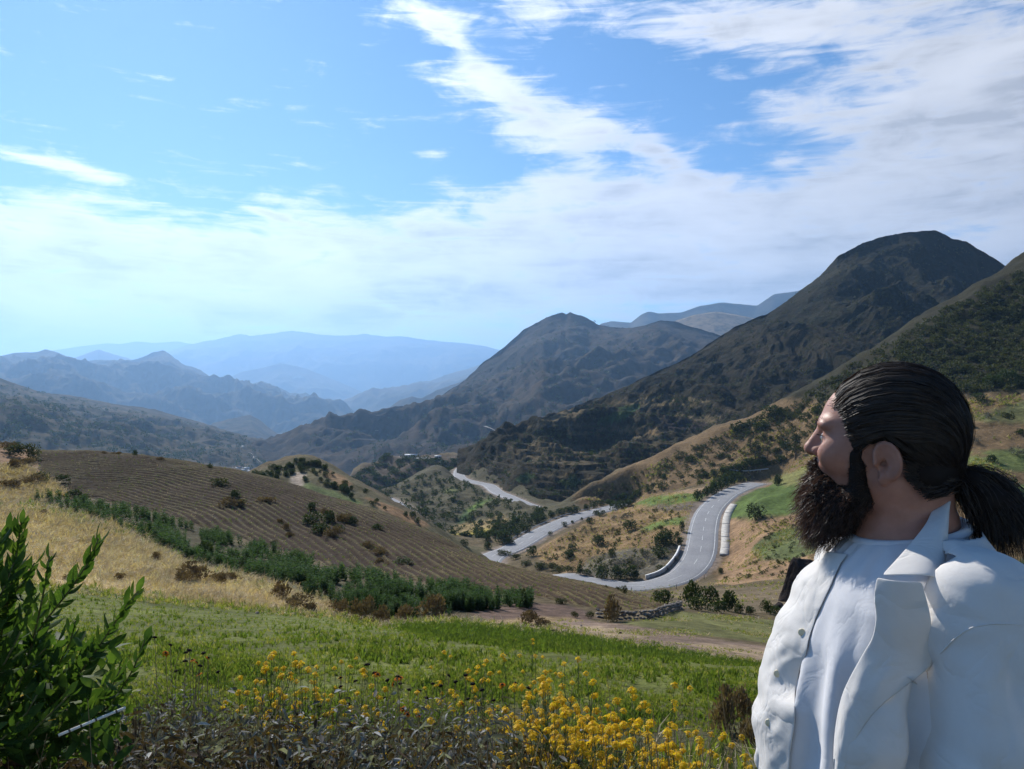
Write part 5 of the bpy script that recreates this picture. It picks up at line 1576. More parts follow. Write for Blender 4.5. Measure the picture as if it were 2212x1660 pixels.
TREES = [tree_parts(400 + i, 800, (.42, .6, .5)[i]) for i in range(3)]
FTREES = [tree_parts(410 + i, 150, (.5, .7, .4)[i]) for i in range(3)]


def put_tree(p, h, label, group, lib, k, name='tree'):
    r = empty(name, p, k * 1.7)
    r.scale = (h, h, h)
    for nm, me in zip(('trunk', 'crown'), lib[k % 3]):
        o = bpy.data.objects.new(nm, me); coll.objects.link(o); o.parent = r
    return tag(r, label, 'tree', group)


for i, (x, y, h) in enumerate([(2170, 192, 165), (2120, 190, 110), (1935, 198, 110), (1905, 150, 90), (2005, 185, 75), (1960, 195, 85)]):
    p = cast(*c6(x, y), 250, 420)
    put_tree(p, h * .3669 / FPX * p[1], 'tall dark tree on the slope above the upper road, beside the man\'s face', 'trees on the slope', TREES, i)
for i, (x, y, h) in enumerate([(1045, 622, 70), (1030, 615, 60), (1240, 235, 55), (1280, 225, 70), (640, 150, 50)]):
    u, v = c9(x, y)
    p = cast_loft('terraced_hill', u, v)
    put_tree(p, h * .2668 / FPX * p[1], 'dark tree growing in a gully of the terraced hill', 'trees on the terraced hill', FTREES, i)
for i, (x, y, h) in enumerate([(285, 535, 50), (298, 530, 55), (355, 535, 35), (395, 535, 30), (530, 540, 40), (545, 540, 36), (600, 545, 48), (675, 495, 38), (760, 490, 30), (785, 490, 30), (1180, 395, 44), (1202, 390, 40), (215, 560, 40), (268, 545, 46), (960, 500, 26), (1030, 480, 26), (30, 600, 30), (855, 830, 60), (875, 835, 56), (170, 568, 26), (620, 620, 30), (660, 590, 26)]):
    u, v = 664 + .2001 * x, 811.6 + .2001 * y
    if y > 800:
        p = cast(u, v + 2, 600, 800)
    else:
        p = cast_loft('shady_mountain', u, v)
    put_tree(p, max(h, 36) * .2001 / FPX * p[1], 'small tree on the far spur above the valley' if y < 800 else 'slim tree by the white building on the terraced spur', 'trees on the far spur' if y < 800 else 'trees by the white building', FTREES, i)
for i, (x, y, h) in enumerate([(1040, 665, 40), (1060, 668, 36), (860, 575, 44), (840, 580, 36), (1300, 860, 46), (1355, 850, 40), (1440, 850, 40), (600, 580, 46), (670, 600, 36), (960, 760, 50), (930, 770, 44), (1650, 880, 60), (330, 760, 60), (370, 770, 60), (1120, 640, 36), (1240, 700, 40)]):
    p = cast_loft('left_valley_slope', .3335 * x, 700.9 + .3335 * y)
    put_tree(p, h * .3335 / FPX * p[1], 'dark tree on the hazy slope across the valley', 'trees across the valley', FTREES, i)

m_wall = simple_mat('limewash', (.62, .58, .52), .9, .12, .5)
m_roof = simple_mat('zinc_roof', (.74, .76, .78), .45, .08, .3, spec=.4)
m_roof2 = simple_mat('tile_roof', (.36, .22, .15), .9, .2, .6)
m_void = simple_mat('dark_opening', (.03, .03, .035), .6, .1, 2)


def house(p, w, dp, h, rz, label, group, roof):
    r = empty('house', p, rz)
    g = Geo(); g.box((0, 0, h / 2 - .6), (w / 2, dp / 2, h / 2 + .6)); g.build('wall', m_wall, r, smooth=False)
    g = Geo(); o_ = .35; k = h * .32
    v = [(-w / 2 - o_, -dp / 2 - o_, h), (w / 2 + o_, -dp / 2 - o_, h), (w / 2 + o_, dp / 2 + o_, h), (-w / 2 - o_, dp / 2 + o_, h), (-w / 2 - o_, 0, h + k), (w / 2 + o_, 0, h + k)]
    v = [(a, b, c + .01) for a, b, c in v]
    g.add(v, [(0, 1, 5, 4), (2, 3, 4, 5), (0, 4, 3), (1, 2, 5), (0, 3, 2, 1)]); g.build('roof', roof, r, smooth=False)
    g = Geo(); g.box((-w * .1, -dp / 2 - .03, 1.0), (.45, .05, 1.0)); g.build('door', m_void, r, smooth=False)
    for xo in (-.33, .22, .38):
        g = Geo(); g.box((w * xo, -dp / 2 - .03, h * .55), (.4, .05, .45)); g.build('window', m_void, r, smooth=False)
    return tag(r, label, 'house', group)


p = cast(888, 987.5, 650, 760)
house(p, 10.5, 5, 2.2, -.1, 'long low building with a white roof on the terraced spur', 'buildings on the spur', m_roof)
p = cast(946, 989.5, 640, 760)
house(p, 5, 4, 1.8, .05, 'small pale hut beside the spur road', 'buildings on the spur', m_roof)
rh = np.random.default_rng(3)
for i, (x, y, w) in enumerate([(1714, 797, 16), (1735, 792, 14), (1752, 790, 16), (1770, 788, 18), (1788, 784, 16), (1775, 800, 14), (1760, 803, 12), (1592, 798, 14), (1798, 795, 12)]):
    p = cast_loft('left_valley_slope', .3335 * x * .98 + 4, 700.9 + .3335 * y)
    house(p, w * .3335 / FPX * p[1], 7, 4.0, rh.uniform(-.6, .6), 'tiny white roofed house in the hamlet on the green valley terrace', 'houses of the terrace hamlet', m_roof)
for i, (x, y, w) in enumerate([(1462, 934, 24), (1498, 938, 20), (1530, 938, 26), (1560, 938, 22), (1600, 942, 34), (1580, 950, 22), (1510, 950, 18), (1620, 955, 20), (1480, 948, 16)]):
    p = cast_loft('left_valley_slope', .3335 * x, 700.9 + .3335 * y)
    house(p, w * .3335 / FPX * p[1], 6, 3.4, rh.uniform(-.5, .5), 'white roofed house in the village below the furrowed hill', 'houses of the valley village', m_roof if i % 3 else m_roof2)
for i, (u, v) in enumerate([(770, 899), (760, 898), (815, 893), (806, 894)]):
    p = cast_loft('wooded_ridge', u, v)
    house(p, 16, 10, 6, rh.uniform(-.5, .5), 'pale house on the far wooded ridge', 'houses on the far ridge', m_roof)
m_track = simple_mat('pale_track', (.30, .27, .235), .9, .12, .05)
for nm, ln, pts_, w in (('far_track', 'shady_mountain', [(928, 917), (945, 918), (965, 919.5), (984, 920.5)], 7), ('far_track', 'shady_mountain', [(1048, 920.5), (1060, 924), (1072, 930), (1086, 936)], 10), ('far_track', 'shady_mountain', [(787, 919.5), (798, 922), (806, 926), (814, 930)], 9),
                    ('far_track', 'left_valley_slope', [(536, 976), (545, 983), (556, 992), (566, 999)], 7), ('far_track', 'left_valley_slope', [(585, 966), (592, 972), (583, 990), (590, 998), (604, 1000)], 6)):
    q = np.array([cast_loft(ln, u, v) for u, v in pts_])
    q = smooth_curve(q * np.array([.99, .99, 1]) + np.array([0, 0, 1.65 * .01 + 1.5]), 24)
    tag(ribbon(nm, q, (-w / 2, w / 2), (0, 0), m_track), kind='structure')
# ------------------------------------------------------------------ the man: signed-distance modelling, meshed with surface nets
def surface_nets(S, xs, ys, zs):
    S = S.astype(np.float32)
    neg = S < 0
    nx, ny, nz = S.shape
    c = np.zeros((nx - 1, ny - 1, nz - 1), np.int8)
    for dx in (0, 1):
        for dy in (0, 1):
            for dz in (0, 1):
                c += neg[dx:nx - 1 + dx, dy:ny - 1 + dy, dz:nz - 1 + dz]
    act = (c > 0) & (c < 8)
    I = np.argwhere(act)
    vid = -np.ones(act.shape, int); vid[act] = np.arange(len(I))
    P = np.zeros((len(I), 3)); W = np.zeros(len(I))
    corners = [(dx, dy, dz) for dx in (0, 1) for dy in (0, 1) for dz in (0, 1)]
    for a in corners:
        for ax in range(3):
            if a[ax]:
                continue
            b_ = list(a); b_[ax] = 1
            ia = I + np.array(a); ib = I + np.array(b_)
            sa_ = S[ia[:, 0], ia[:, 1], ia[:, 2]]; sb_ = S[ib[:, 0], ib[:, 1], ib[:, 2]]
            m = (sa_ < 0) != (sb_ < 0)
            t = np.where(m, sa_ / (sa_ - sb_ + 1e-20), 0)
            pa = np.column_stack([xs[ia[:, 0]], ys[ia[:, 1]], zs[ia[:, 2]]]); pb = np.column_stack([xs[ib[:, 0]], ys[ib[:, 1]], zs[ib[:, 2]]])
            P[m] += (pa + (pb - pa) * t[:, None])[m]; W[m] += 1
    P /= W[:, None]
    F = []
    for ax in range(3):
        o1, o2 = [(1, 2), (2, 0), (0, 1)][ax]
        sl0 = [slice(None)] * 3; sl1 = [slice(None)] * 3
        sl0[ax] = slice(0, -1); sl1[ax] = slice(1, None)
        e = neg[tuple(sl0)] != neg[tuple(sl1)]
        E = np.argwhere(e)
        ok = (E[:, o1] > 0) & (E[:, o1] < S.shape[o1] - 1) & (E[:, o2] > 0) & (E[:, o2] < S.shape[o2] - 1)
        E = E[ok]
        def cell(d1, d2):
            q = E.copy(); q[:, o1] += d1; q[:, o2] += d2
            return vid[q[:, 0], q[:, 1], q[:, 2]]
        q = np.column_stack([cell(-1, -1), cell(0, -1), cell(0, 0), cell(-1, 0)])
        flip = ~neg[E[:, 0], E[:, 1], E[:, 2]]
        q[flip] = q[flip][:, ::-1]
        F.append(q[(q >= 0).all(1)])
    return P, np.concatenate(F)


def smin(a, b, k):
    h = np.clip(.5 + .5 * (b - a) / k, 0, 1)
    return b + (a - b) * h - k * h * (1 - h)


def smax(a, b, k):
    return -smin(-a, -b, k)


def axis_grid(*segs):
    out = []
    for a, b, h in segs:
        out.append(np.arange(a, b, h))
    return np.concatenate(out)


PSI = math.radians(27.0)
HF = np.array([-math.cos(PSI), math.sin(PSI), 0]); HL = np.array([-math.sin(PSI), -math.cos(PSI), 0]); HU = np.array([0, 0, 1.0])
HO = np.array([0.603, 1.27, 1.562])


def hloc(f, l, u):
    return HO + HF * f + HL * l + HU * u


class Fld:
    """point grid in world and head coordinates"""
    def __init__(self, xs, ys, zs):
        self.X, self.Y, self.Z = np.meshgrid(xs.astype(np.float32), ys.astype(np.float32), zs.astype(np.float32), indexing='ij')
        dx, dy, dz = self.X - HO[0], self.Y - HO[1], self.Z - HO[2]
        self.f = dx * HF[0] + dy * HF[1]; self.l = dx * HL[0] + dy * HL[1]; self.u = dz
    def hell(self, c, r, rotu=0.0):
        f, l, u = self.f - c[0], self.l - c[1], self.u - c[2]
        if rotu:
            cs, sn = math.cos(rotu), math.sin(rotu)
            f, u = f * cs + u * sn, -f * sn + u * cs
        k0 = np.sqrt((f / r[0]) ** 2 + (l / r[1]) ** 2 + (u / r[2]) ** 2)
        k1 = np.sqrt((f / r[0] ** 2) ** 2 + (l / r[1] ** 2) ** 2 + (u / r[2] ** 2) ** 2)
        return k0 * (k0 - 1) / (k1 + 1e-9)
    def cap(self, a, b, ra, rb, head=False):
        a = hloc(*a) if head else np.asarray(a, float); b = hloc(*b) if head else np.asarray(b, float)
        d = b - a; L2 = float(d @ d)
        t = np.clip(((self.X - a[0]) * d[0] + (self.Y - a[1]) * d[1] + (self.Z - a[2]) * d[2]) / L2, 0, 1)
        px, py, pz = self.X - a[0] - t * d[0], self.Y - a[1] - t * d[1], self.Z - a[2] - t * d[2]
        return np.sqrt(px * px + py * py + pz * pz) - (ra + (rb - ra) * t)
    def column(self, table, ang=0.0, yc=1.27):
        """torso: ellipses stacked along z; table rows z, cx, depth radius, width radius"""
        tb = np.array(table)
        z = self.Z
        cx = np.interp(z, tb[:, 0], tb[:, 1]); rx = np.interp(z, tb[:, 0], tb[:, 2]); ry = np.interp(z, tb[:, 0], tb[:, 3])
        dx, dy = self.X - cx, self.Y - yc
        k0 = np.sqrt((dx / rx) ** 2 + (dy / ry) ** 2) + 1e-6
        k1 = np.sqrt((dx / rx ** 2) ** 2 + (dy / ry ** 2) ** 2) + 1e-6
        d = k0 * (k0 - 1) / k1
        d = np.maximum(d, tb[0, 0] - z)
        return np.maximum(d, z - tb[-1, 0])


TORSO = [(.86, .600, .130, .165), (.95, .598, .143, .172), (1.05, .592, .150, .178), (1.15, .592, .147, .183), (1.25, .602, .135, .188), (1.32, .612, .122, .185), (1.37, .620, .104, .150), (1.41, .626, .082, .098), (1.45, .632, .066, .070)]
SH_L = np.array([.635, 1.082, 1.345]); SH_R = np.array([.640, 1.46, 1.345])
EL_L = np.array([.612, 1.015, 1.055]); EL_R = np.array([.640, 1.535, 1.055])
HAND_L = np.array([.50, 1.06, .86]); HAND_R = np.array([.52, 1.47, .86])
NECK_B = np.array([.632, 1.275, 1.40])


def build_body():
    xs = axis_grid((.32, .43, .016), (.43, .76, .003), (.76, .86, .016)); ys = axis_grid((.90, 1.15, .016), (1.15, 1.40, .003), (1.40, 1.62, .016)); zs = axis_grid((.70, 1.38, .016), (1.38, 1.70, .003))
    G_ = Fld(xs, ys, zs)
    h = G_.hell((-.003, 0, .020), (.098, .076, .093))
    h = smin(h, G_.hell((.03, 0, .030), (.073, .064, .058)), .03)            # forehead
    h = smin(h, G_.hell((.040, 0, -.035), (.066, .060, .076)), .03)          # face
    for s in (-1, 1):
        h = smin(h, G_.hell((.074, s * .040, -.021), (.034, .025, .028)), .022)     # cheekbone
        h = smin(h, G_.hell((.095, s * .027, .0245), (.0150, .028, .0095), .15), .016)   # brow
        h = smin(h, G_.cap((.080, s * .006, -.085), (.004, s * .055, -.060), .024, .020, True), .02)   # jaw
        h = smax(h, -G_.hell((.113, s * .031, .003), (.017, .017, .0115)), .012)       # eye socket
        h = smin(h, G_.hell((.0895, s * .032, .0035), (.0145, .0165, .0125)), .004)     # lids over the eyeball
    h = smin(h, G_.hell((.082, 0, -.088), (.024, .026, .022)), .02)           # chin
    h = smin(h, G_.hell((.094, 0, -.044), (.021, .026, .018)), .015)          # mouth
    n = G_.cap((.1045, 0, .016), (.1235, 0, -.0150), .0085, .0095, True)
    n = smin(n, G_.hell((.1220, 0, -.0180), (.0115, .0108, .0095)), .006)
    n = smin(n, G_.cap((.100, 0, .004), (.108, 0, -.018), .012, .012, True), .008)
    for s in (-1, 1):
        n = smin(n, G_.hell((.1095, s * .0125, -.0205), (.0115, .0075, .0082)), .005)
    h = smin(h, n, .006)
    for s in (-1, 1):
        h = smax(h, -G_.hell((.1140, s * .0072, -.0282), (.0065, .0038, .005)), .003)     # nostril
        h = smax(h, -G_.hell((.104, s * .0235, -.0205), (.010, .0035, .014), -.35), .006)   # fold between nose wing and cheek
    # ears
    for s in (-1, 1):
        ef, eu = .006, -.026
        cs, sn = math.cos(.2), math.sin(.2)
        rf = (G_.f - ef) * cs - (G_.u - eu) * sn; ru = (G_.f - ef) * sn + (G_.u - eu) * cs
        al = G_.l * s
        flare = .078 + .012 * np.clip(-rf / .02 + .3, 0, 1)          # stands off the head towards the back
        rr = np.sqrt((rf / .0185) ** 2 + (ru / .0275) ** 2)
        disc = np.maximum(np.abs(al - flare + .002) - .0028, (rr - 1) * .018)
        rim = np.sqrt(((rr - .93) * .020) ** 2 + (al - flare - .0015) ** 2) - .0036
        rim = smax(rim, np.where(rf > .012, -(ru - .004), -1.0), .004)
        anti = np.sqrt(((rr - .55) * .020) ** 2 + (al - flare - .0005) ** 2) - .0026
        anti = np.maximum(anti, rf - .002)
        e = smin(disc, rim, .004); e = smin(e, anti, .004)
        e = smax(e, -G_.hell((ef + .006, s * .084, eu - .006), (.0065, .010, .0105), -.2), .003)
        e = smin(e, G_.hell((ef + .0165, s * .079, eu - .004), (.004, .006, .007)), .003)
        e = smin(e, G_.hell((ef + .006, s * .0785, eu - .029), (.0075, .0048, .0085)), .005)
        h = smin(h, e, .005)
    nk = G_.cap(hloc(-.028, 0, -.055), NECK_B, .058, .064)
    nk = smin(nk, G_.cap(hloc(.012, 0, -.075), NECK_B + np.array([-.03, 0, -.02]), .042, .05), .03)
    nk = smin(nk, G_.cap(hloc(-.02, .045, -.05), NECK_B + np.array([-.045, -.02, -.02]), .014, .012), .03)    # neck cord
    h = smin(h, nk, .025)
    t = G_.column(TORSO)
    b = smin(t + .012, h, .03)
    for a, e_, w in ((SH_L, EL_L, HAND_L), (SH_R, EL_R, HAND_R)):
        b = smin(b, G_.cap(a, e_, .058, .044), .05)
        b = smin(b, G_.cap(e_, w, .042, .033), .02)
    P, F = surface_nets(b, xs, ys, zs)
    m, nt, bs = new_mat('skin', .5, .35)
    f1 = add_noise(nt, 26, 5, .6); f2 = add_noise(nt, 240, 3)
    c = ramp(nt, f1, [(.3, (.32, .145, .10)), (.7, (.45, .225, .16))])
    nt.links.new(c, bs.inputs['Base Color'])
    bs.inputs['Subsurface Weight'].default_value = .18
    bs.inputs['Subsurface Radius'].default_value = (.012, .005, .003)
    bs.inputs['Subsurface Scale'].default_value = .6
    bump(nt, bs, f2, .25, .001)
    o = mesh_obj('body', P - PERSON_AT, F, m)
    md = o.modifiers.new('soft', 'SMOOTH'); md.factor = .5; md.iterations = 2
    return o


PERSON_AT = np.array([.61, 1.27, float(height(.61, 1.27))])
person = empty('person', PERSON_AT)
tag(person, 'bearded man with a dark ponytail in an open white shirt, seen in profile', 'person')
body = build_body()
body.parent = person

# --- eyes
m_eye = simple_mat('eye_white', (.34, .30, .27), .2, .05, 30, spec=.5); m_iris = simple_mat('iris', (.04, .025, .015), .1, .3, 200, spec=.6)
for s in (-1, 1):
    import bmesh
    bm = bmesh.new(); bmesh.ops.create_uvsphere(bm, u_segments=16, v_segments=10, radius=.0118)
    co = np.array([v.co[:] for v in bm.verts]); fc = [tuple(v.index for v in f.verts) for f in bm.faces]; bm.free()
    ey = mesh_obj('eye', co + hloc(.0935, s * .032, .0025) - PERSON_AT, fc, m_eye, person)
    bm = bmesh.new(); bmesh.ops.create_uvsphere(bm, u_segments=12, v_segments=8, radius=.0062)
    co = np.array([v.co[:] for v in bm.verts]); fc = [tuple(v.index for v in f.verts) for f in bm.faces]; bm.free()
    mesh_obj('iris', co + hloc(.1005, s * .031, .0025) - PERSON_AT, fc, m_iris, ey)


# --- hair, beard, brows: strands as thin ribbons
def strands(name, paths, width, mat, normal_from=None, parent=None, seed=0):
    """paths (n, k, 3); ribbons facing outwards or at random"""
    paths = np.asarray(paths); n, k, _ = paths.shape
    t = np.gradient(paths, axis=1); t = unit(t)
    r = np.random.default_rng(seed)
    if normal_from is not None:
        nm = unit(paths - normal_from[None, None]) + r.normal(0, .6, (n, 1, 3))
    else:
        nm = np.repeat(unit(r.normal(size=(n, 1, 3))), k, 1)
    sd = unit(np.cross(t, nm))
    w = np.asarray(width).reshape(-1, 1, 1) * np.interp(np.linspace(0, 1, k), [0, .6, 1], [1, .9, .15])[None, :, None]
    a = paths - sd * w / 2; b_ = paths + sd * w / 2
    v = np.stack([a, b_], 2).reshape(-1, 3)
    base = (np.arange(n) * k * 2)[:, None]; i = np.arange(k - 1)[None] * 2
    f = np.stack([base + i, base + i + 1, base + i + 3, base + i + 2], -1).reshape(-1, 4)
    return tag(mesh_obj(name, v - PERSON_AT, f, mat, parent), kind='stuff')


def hair_mat(name, lo, hi, rough=.38, trans=.12, scale=60):
    m, nt, b = new_mat(name, rough, .5)
    c = ramp(nt, add_noise(nt, scale, 3), [(.3, lo), (.7, hi)])
    nt.links.new(c, b.inputs['Base Color'])
    tr = nt.nodes.new('ShaderNodeBsdfTranslucent'); nt.links.new(mix(nt, 'MULTIPLY', 1.0, c, (2.2, 1.8, 1.5)), tr.inputs['Color'])
    mx = nt.nodes.new('ShaderNodeMixShader'); mx.inputs[0].default_value = trans
    nt.links.new(b.outputs[0], mx.inputs[1]); nt.links.new(tr.outputs[0], mx.inputs[2])
    nt.links.new(mx.outputs[0], nt.nodes['Material Output'].inputs['Surface'])
    return m


m_hair = hair_mat('dark_hair', (.012, .008, .006), (.040, .026, .018), .58)
m_beard = hair_mat('brown_beard', (.018, .011, .008), (.075, .046, .034), .45, .35)
m_pony = hair_mat('dark_ponytail', (.012, .008, .006), (.035, .022, .015), .5, .2)
m_cap = simple_mat('hair_undercoat', (.012, .008, .0065), .75, .3, 90)

SK_C = np.array([-.005, 0, .021]); SK_R = np.array([.1035, .0855, .0985])
TIE = np.array([-.0864, -.0, -.056])


def on_skull(d, lift):
    """point of the hair surface in a direction (head coordinates)"""
    d = unit(d)
    k = 1 / np.sqrt(((d / SK_R) ** 2).sum(-1))
    return SK_C + d * (k + lift)[..., None]


def hairline(l_frac):
    """front edge of the hair, from the crown parting down to the sideburn"""
    pts = np.array([(.102, .0, .066), (.098, .026, .063), (.084, .050, .054), (.070, .064, .040), (.064, .071, .018), (.059, .075, -.004), (.052, .077, -.020)])
    t = np.linspace(0, 1, len(pts))
    return np.stack([np.interp(l_frac, t, pts[:, k]) for k in range(3)], -1)


def build_hair():
    xs = np.arange(.44, .77, .004); ys = np.arange(1.12, 1.42, .004); zs = np.arange(1.44, 1.70, .004)
    G_ = Fld(xs, ys, zs)
    capd = G_.hell(tuple(SK_C), tuple(SK_R - .003))
    # keep what lies behind the hairline, above the ears, down to the nape
    al = np.abs(G_.l)
    fl = np.interp(G_.u.ravel(), [-.03, -.004, .018, .040, .052, .062, .070], [.046, .055, .060, .066, .078, .092, .105]).reshape(G_.u.shape)
    cut = G_.f - fl
    low = np.where(G_.f > -.008, -.004 - G_.u, np.interp(G_.f.ravel(), [-.12, -.07, -.025, -.008], [-.06, -.075, -.055, -.004]).reshape(G_.u.shape) - G_.u)
    side = np.maximum(np.maximum(G_.f - .052, .030 - G_.f), -.03 - G_.u)          # sideburn strip in front of the ear
    keep = np.minimum(np.maximum(cut, low), np.maximum(side, G_.u - .01))
    d = smax(capd, keep, .006)
    tail = G_.cap((-.066, 0, -.03), (-.088, 0, -.056), .040, .015, True)
    d = smin(d, tail, .03)
    d = smin(d, G_.hell((-.042, 0, -.046), (.044, .0715, .043)), .015)          # nape
    P, F = surface_nets(d, xs, ys, zs)
    o = mesh_obj('hair', P - PERSON_AT, F, m_cap, person)
    o.modifiers.new('soft', 'SMOOTH').iterations = 3
    r = np.random.default_rng(3)
    n = 8000; k = 12
    s = np.where(r.uniform(size=n) < .5, -1, 1)
    lf = r.uniform(0, 1, n) ** .9
    st = hairline(lf) + r.normal(0, .0025, (n, 3)); st[:, 1] *= s
    # a third of the strands start further back
    back = r.uniform(size=n) < .45
    d0 = unit(st - SK_C); d1 = unit(np.broadcast_to(TIE, (n, 3)) - SK_C + np.column_stack([np.zeros(n), s * .018, np.zeros(n)]))
    t0 = np.where(back, r.uniform(.05, .6, n), 0)
    ts = t0[:, None] + (1 - t0[:, None]) * np.linspace(0, 1, k)[None]
    W_ = np.column_stack([-.75 - .2 * lf, s * (.22 + .95 * lf), 1.25 * (1 - lf) ** 1.2 + .16])
    dd = (1 - ts)[..., None] ** 2 * d0[:, None] + (2 * ts * (1 - ts))[..., None] * W_[:, None] + ts[..., None] ** 2 * d1[:, None]
    lift = .0022 + 0.0018 * fbm(lf * 26 + 7 * (s > 0), lf * 9, 2)[:, None] * np.sin(np.pi * np.linspace(.1, 1, k))[None] + r.uniform(0, .0045, n)[:, None] * np.sin(np.pi * np.linspace(.12, 1, k))[None] + .0015 * np.sin(ts * 9 + r.uniform(0, 6, n)[:, None])
    pl = on_skull(dd, lift)
    # gather into the tie at the end
    g = smoothstep(.86, 1.0, ts)[..., None]
    pl = pl * (1 - g) + (TIE + r.normal(0, .008, (n, 1, 3))) * g
    # ear stays free: strands that would cross it pass above
    e = np.exp(-(((pl[..., 0] - .008) / .026) ** 2 + ((pl[..., 2] + .022) / .026) ** 2))
    pl[..., 2] += .030 * e; pl[..., 1] *= 1 + .02 * e
    w = HO + pl[..., :1] * HF + pl[..., 1:2] * HL + pl[..., 2:] * HU
    strands('strands', w, r.uniform(.0005, .0012, n), m_hair, HO + HF * SK_C[0] + HU * SK_C[2], o, 5)
    # hair of the side and back of the head
    n4 = 3000
    d0 = np.column_stack([r.uniform(-1.0, .25, n4), np.where(r.uniform(size=n4) < .5, -1, 1) * r.uniform(.55, 1.0, n4), r.uniform(-.75, .35, n4)])
    d1 = unit(np.broadcast_to(TIE - SK_C, (n4, 3)))
    t4 = np.linspace(0, 1, 10)[None, :, None]
    q = on_skull((1 - t4) * unit(d0)[:, None] + t4 * d1[:, None] * 1.0 + np.array([0, 0, .12]) * t4 * (1 - t4), .0015 + r.uniform(0, .004, (n4, 1)) * np.ones((1, 10)))
    ok = ~((d0[:, 0] > -.15) & (d0[:, 2] < -.05))
    q = q[ok]
    w = HO + q[..., :1] * HF + q[..., 1:2] * HL + q[..., 2:] * HU
    strands('side_strands', w, r.uniform(.0005, .0012, len(q)), m_hair, HO + HF * SK_C[0] + HU * SK_C[2], o, 16)
    # nape hair combed up to the tie
    n3_ = 1500; t_ = np.linspace(0, 1, 10)[None, :, None]
    ff = r.uniform(-.075, -.014, n3_); ss = np.where(r.uniform(size=n3_) < .5, -1, 1)
    uu_ = np.interp(ff, [-.075, -.045, -.014], [-.078, -.086, -.050]) + r.uniform(0, .035, n3_)
    p0 = np.column_stack([ff, ss * np.interp(ff, [-.08, -.05, -.014], [.03, .066, .079]), uu_])
    p2 = TIE + r.normal(0, .007, (n3_, 3)); p1 = (p0 + p2) / 2 + np.column_stack([-.008 * np.ones(n3_), ss * .014, -.004 * np.ones(n3_)])
    q = (1 - t_) ** 2 * p0[:, None] + 2 * t_ * (1 - t_) * p1[:, None] + t_ ** 2 * p2[:, None]
    w = HO + q[..., :1] * HF + q[..., 1:2] * HL + q[..., 2:] * HU
    strands('nape_strands', w, r.uniform(.0007, .0014, n3_), m_hair, HO + HF * -.02 + HU * -.04, o, 15)
    # loose hairs at the temple and crown
    n2 = 420
    lf2 = r.uniform(.2, .8, n2)
    st2 = hairline(lf2) + r.normal(0, .004, (n2, 3)) + np.array([-.004, 0, 0]); st2[:, 1] *= np.where(r.uniform(size=n2) < .5, -1, 1)
    tt = np.linspace(0, 1, 7)[None, :, None]
    dir2 = np.stack([-np.ones(n2), np.zeros(n2), r.normal(.1, .25, n2)], -1)
    q = st2[:, None] + dir2[:, None] * tt * r.uniform(.02, .05, (n2, 1, 1)) + np.array([0, 0, -.008]) * tt ** 2
    q[..., 1] += np.sign(q[..., 1]) * .004 * np.sin(np.pi * tt[..., 0])
    w = HO + q[..., :1] * HF + q[..., 1:2] * HL + q[..., 2:] * HU
    strands('loose_strands', w, np.full(n2, .0007), m_hair, None, o, 6)
    return o


hair = build_hair()


def build_beard():
    xs = np.arange(.38, .68, .004); ys = np.arange(1.12, 1.46, .004); zs = np.arange(1.36, 1.56, .004)
    G_ = Fld(xs, ys, zs)
    d = G_.cap((.088, 0, -.078), (.092, 0, -.108), .036, .040, True)
    d = smin(d, G_.cap((.092, 0, -.106), (.106, 0, -.138), .040, .024, True), .02)
    d = smin(d, G_.cap((.106, 0, -.050), (.104, 0, -.09), .016, .03, True), .015)
    for s in (-1, 1):
        d = smin(d, G_.cap((.082, s * .026, -.092), (.080, s * .022, -.112), .026, .028, True), .02)
        d = smin(d, G_.cap((.050, s * .050, -.088), (.072, s * .034, -.104), .020, .026, True), .02)
        d = smin(d, G_.cap((.050, s * .0665, -.018), (.046, s * .058, -.084), .0095, .016, True), .012)
        d = smin(d, G_.cap((.112, s * .006, -.046), (.098, s * .030, -.074), .011, .012, True), .01)      # moustache
    d = d + .003 * np.sin(G_.f * 260) * np.sin(G_.u * 230 + 1) * np.sin(G_.l * 250)
    P, F = surface_nets(d, xs, ys, zs)
    o = mesh_obj('beard', P - PERSON_AT, F, m_cap, person)
    # strands rooted through the volume
    r = np.random.default_rng(9)
    Pl = np.column_stack([(P - HO) @ HF, (P - HO) @ HL, (P - HO) @ HU])
    n = 9000; k = 8
    i = r.integers(0, len(P), n); p0 = Pl[i]
    ctr = np.array([.055, 0, -.055])
    outw = unit(p0 - ctr) * np.array([1, .8, .6])
    front = smoothstep(.06, .10, p0[:, 0]); low = smoothstep(-.06, -.12, p0[:, 2])
    side = 1 - smoothstep(-.05, -.10, p0[:, 2]) * .0 - .6 * (np.abs(p0[:, 1]) > .04) * (p0[:, 2] > -.09)
    ln = (.010 + .020 * front * r.uniform(.3, 1.2, n)) * side + .014 * low * r.uniform(.2, 1.2, n)
    ln = ln * np.where(p0[:, 2] > -.055, .45, 1.0)
    dirv = unit(outw * .5 + np.array([.28, 0, -1.0]) * (.5 + .5 * low)[:, None] + r.normal(0, .22, (n, 3)))
    t = np.linspace(0, 1, k)[None, :, None]
    q = (p0 - dirv * .004)[:, None] + dirv[:, None] * ln[:, None, None] * t
    a1 = unit(np.cross(dirv, r.normal(size=(n, 3)))); a2 = np.cross(dirv, a1)
    ph = r.uniform(0, 6.28, (n, 1, 1)); fr = r.uniform(4, 10, (n, 1, 1)); am = r.uniform(.001, .0038, (n, 1, 1))
    q = q + (a1[:, None] * np.cos(ph + fr * t) + a2[:, None] * np.sin(ph + fr * t)) * am * t ** .5
    w = HO + q[..., :1] * HF + q[..., 1:2] * HL + q[..., 2:] * HU
    strands('strands', w, r.uniform(.0004, .0009, n), m_beard, None, o, 7)
    return o


beard = build_beard()


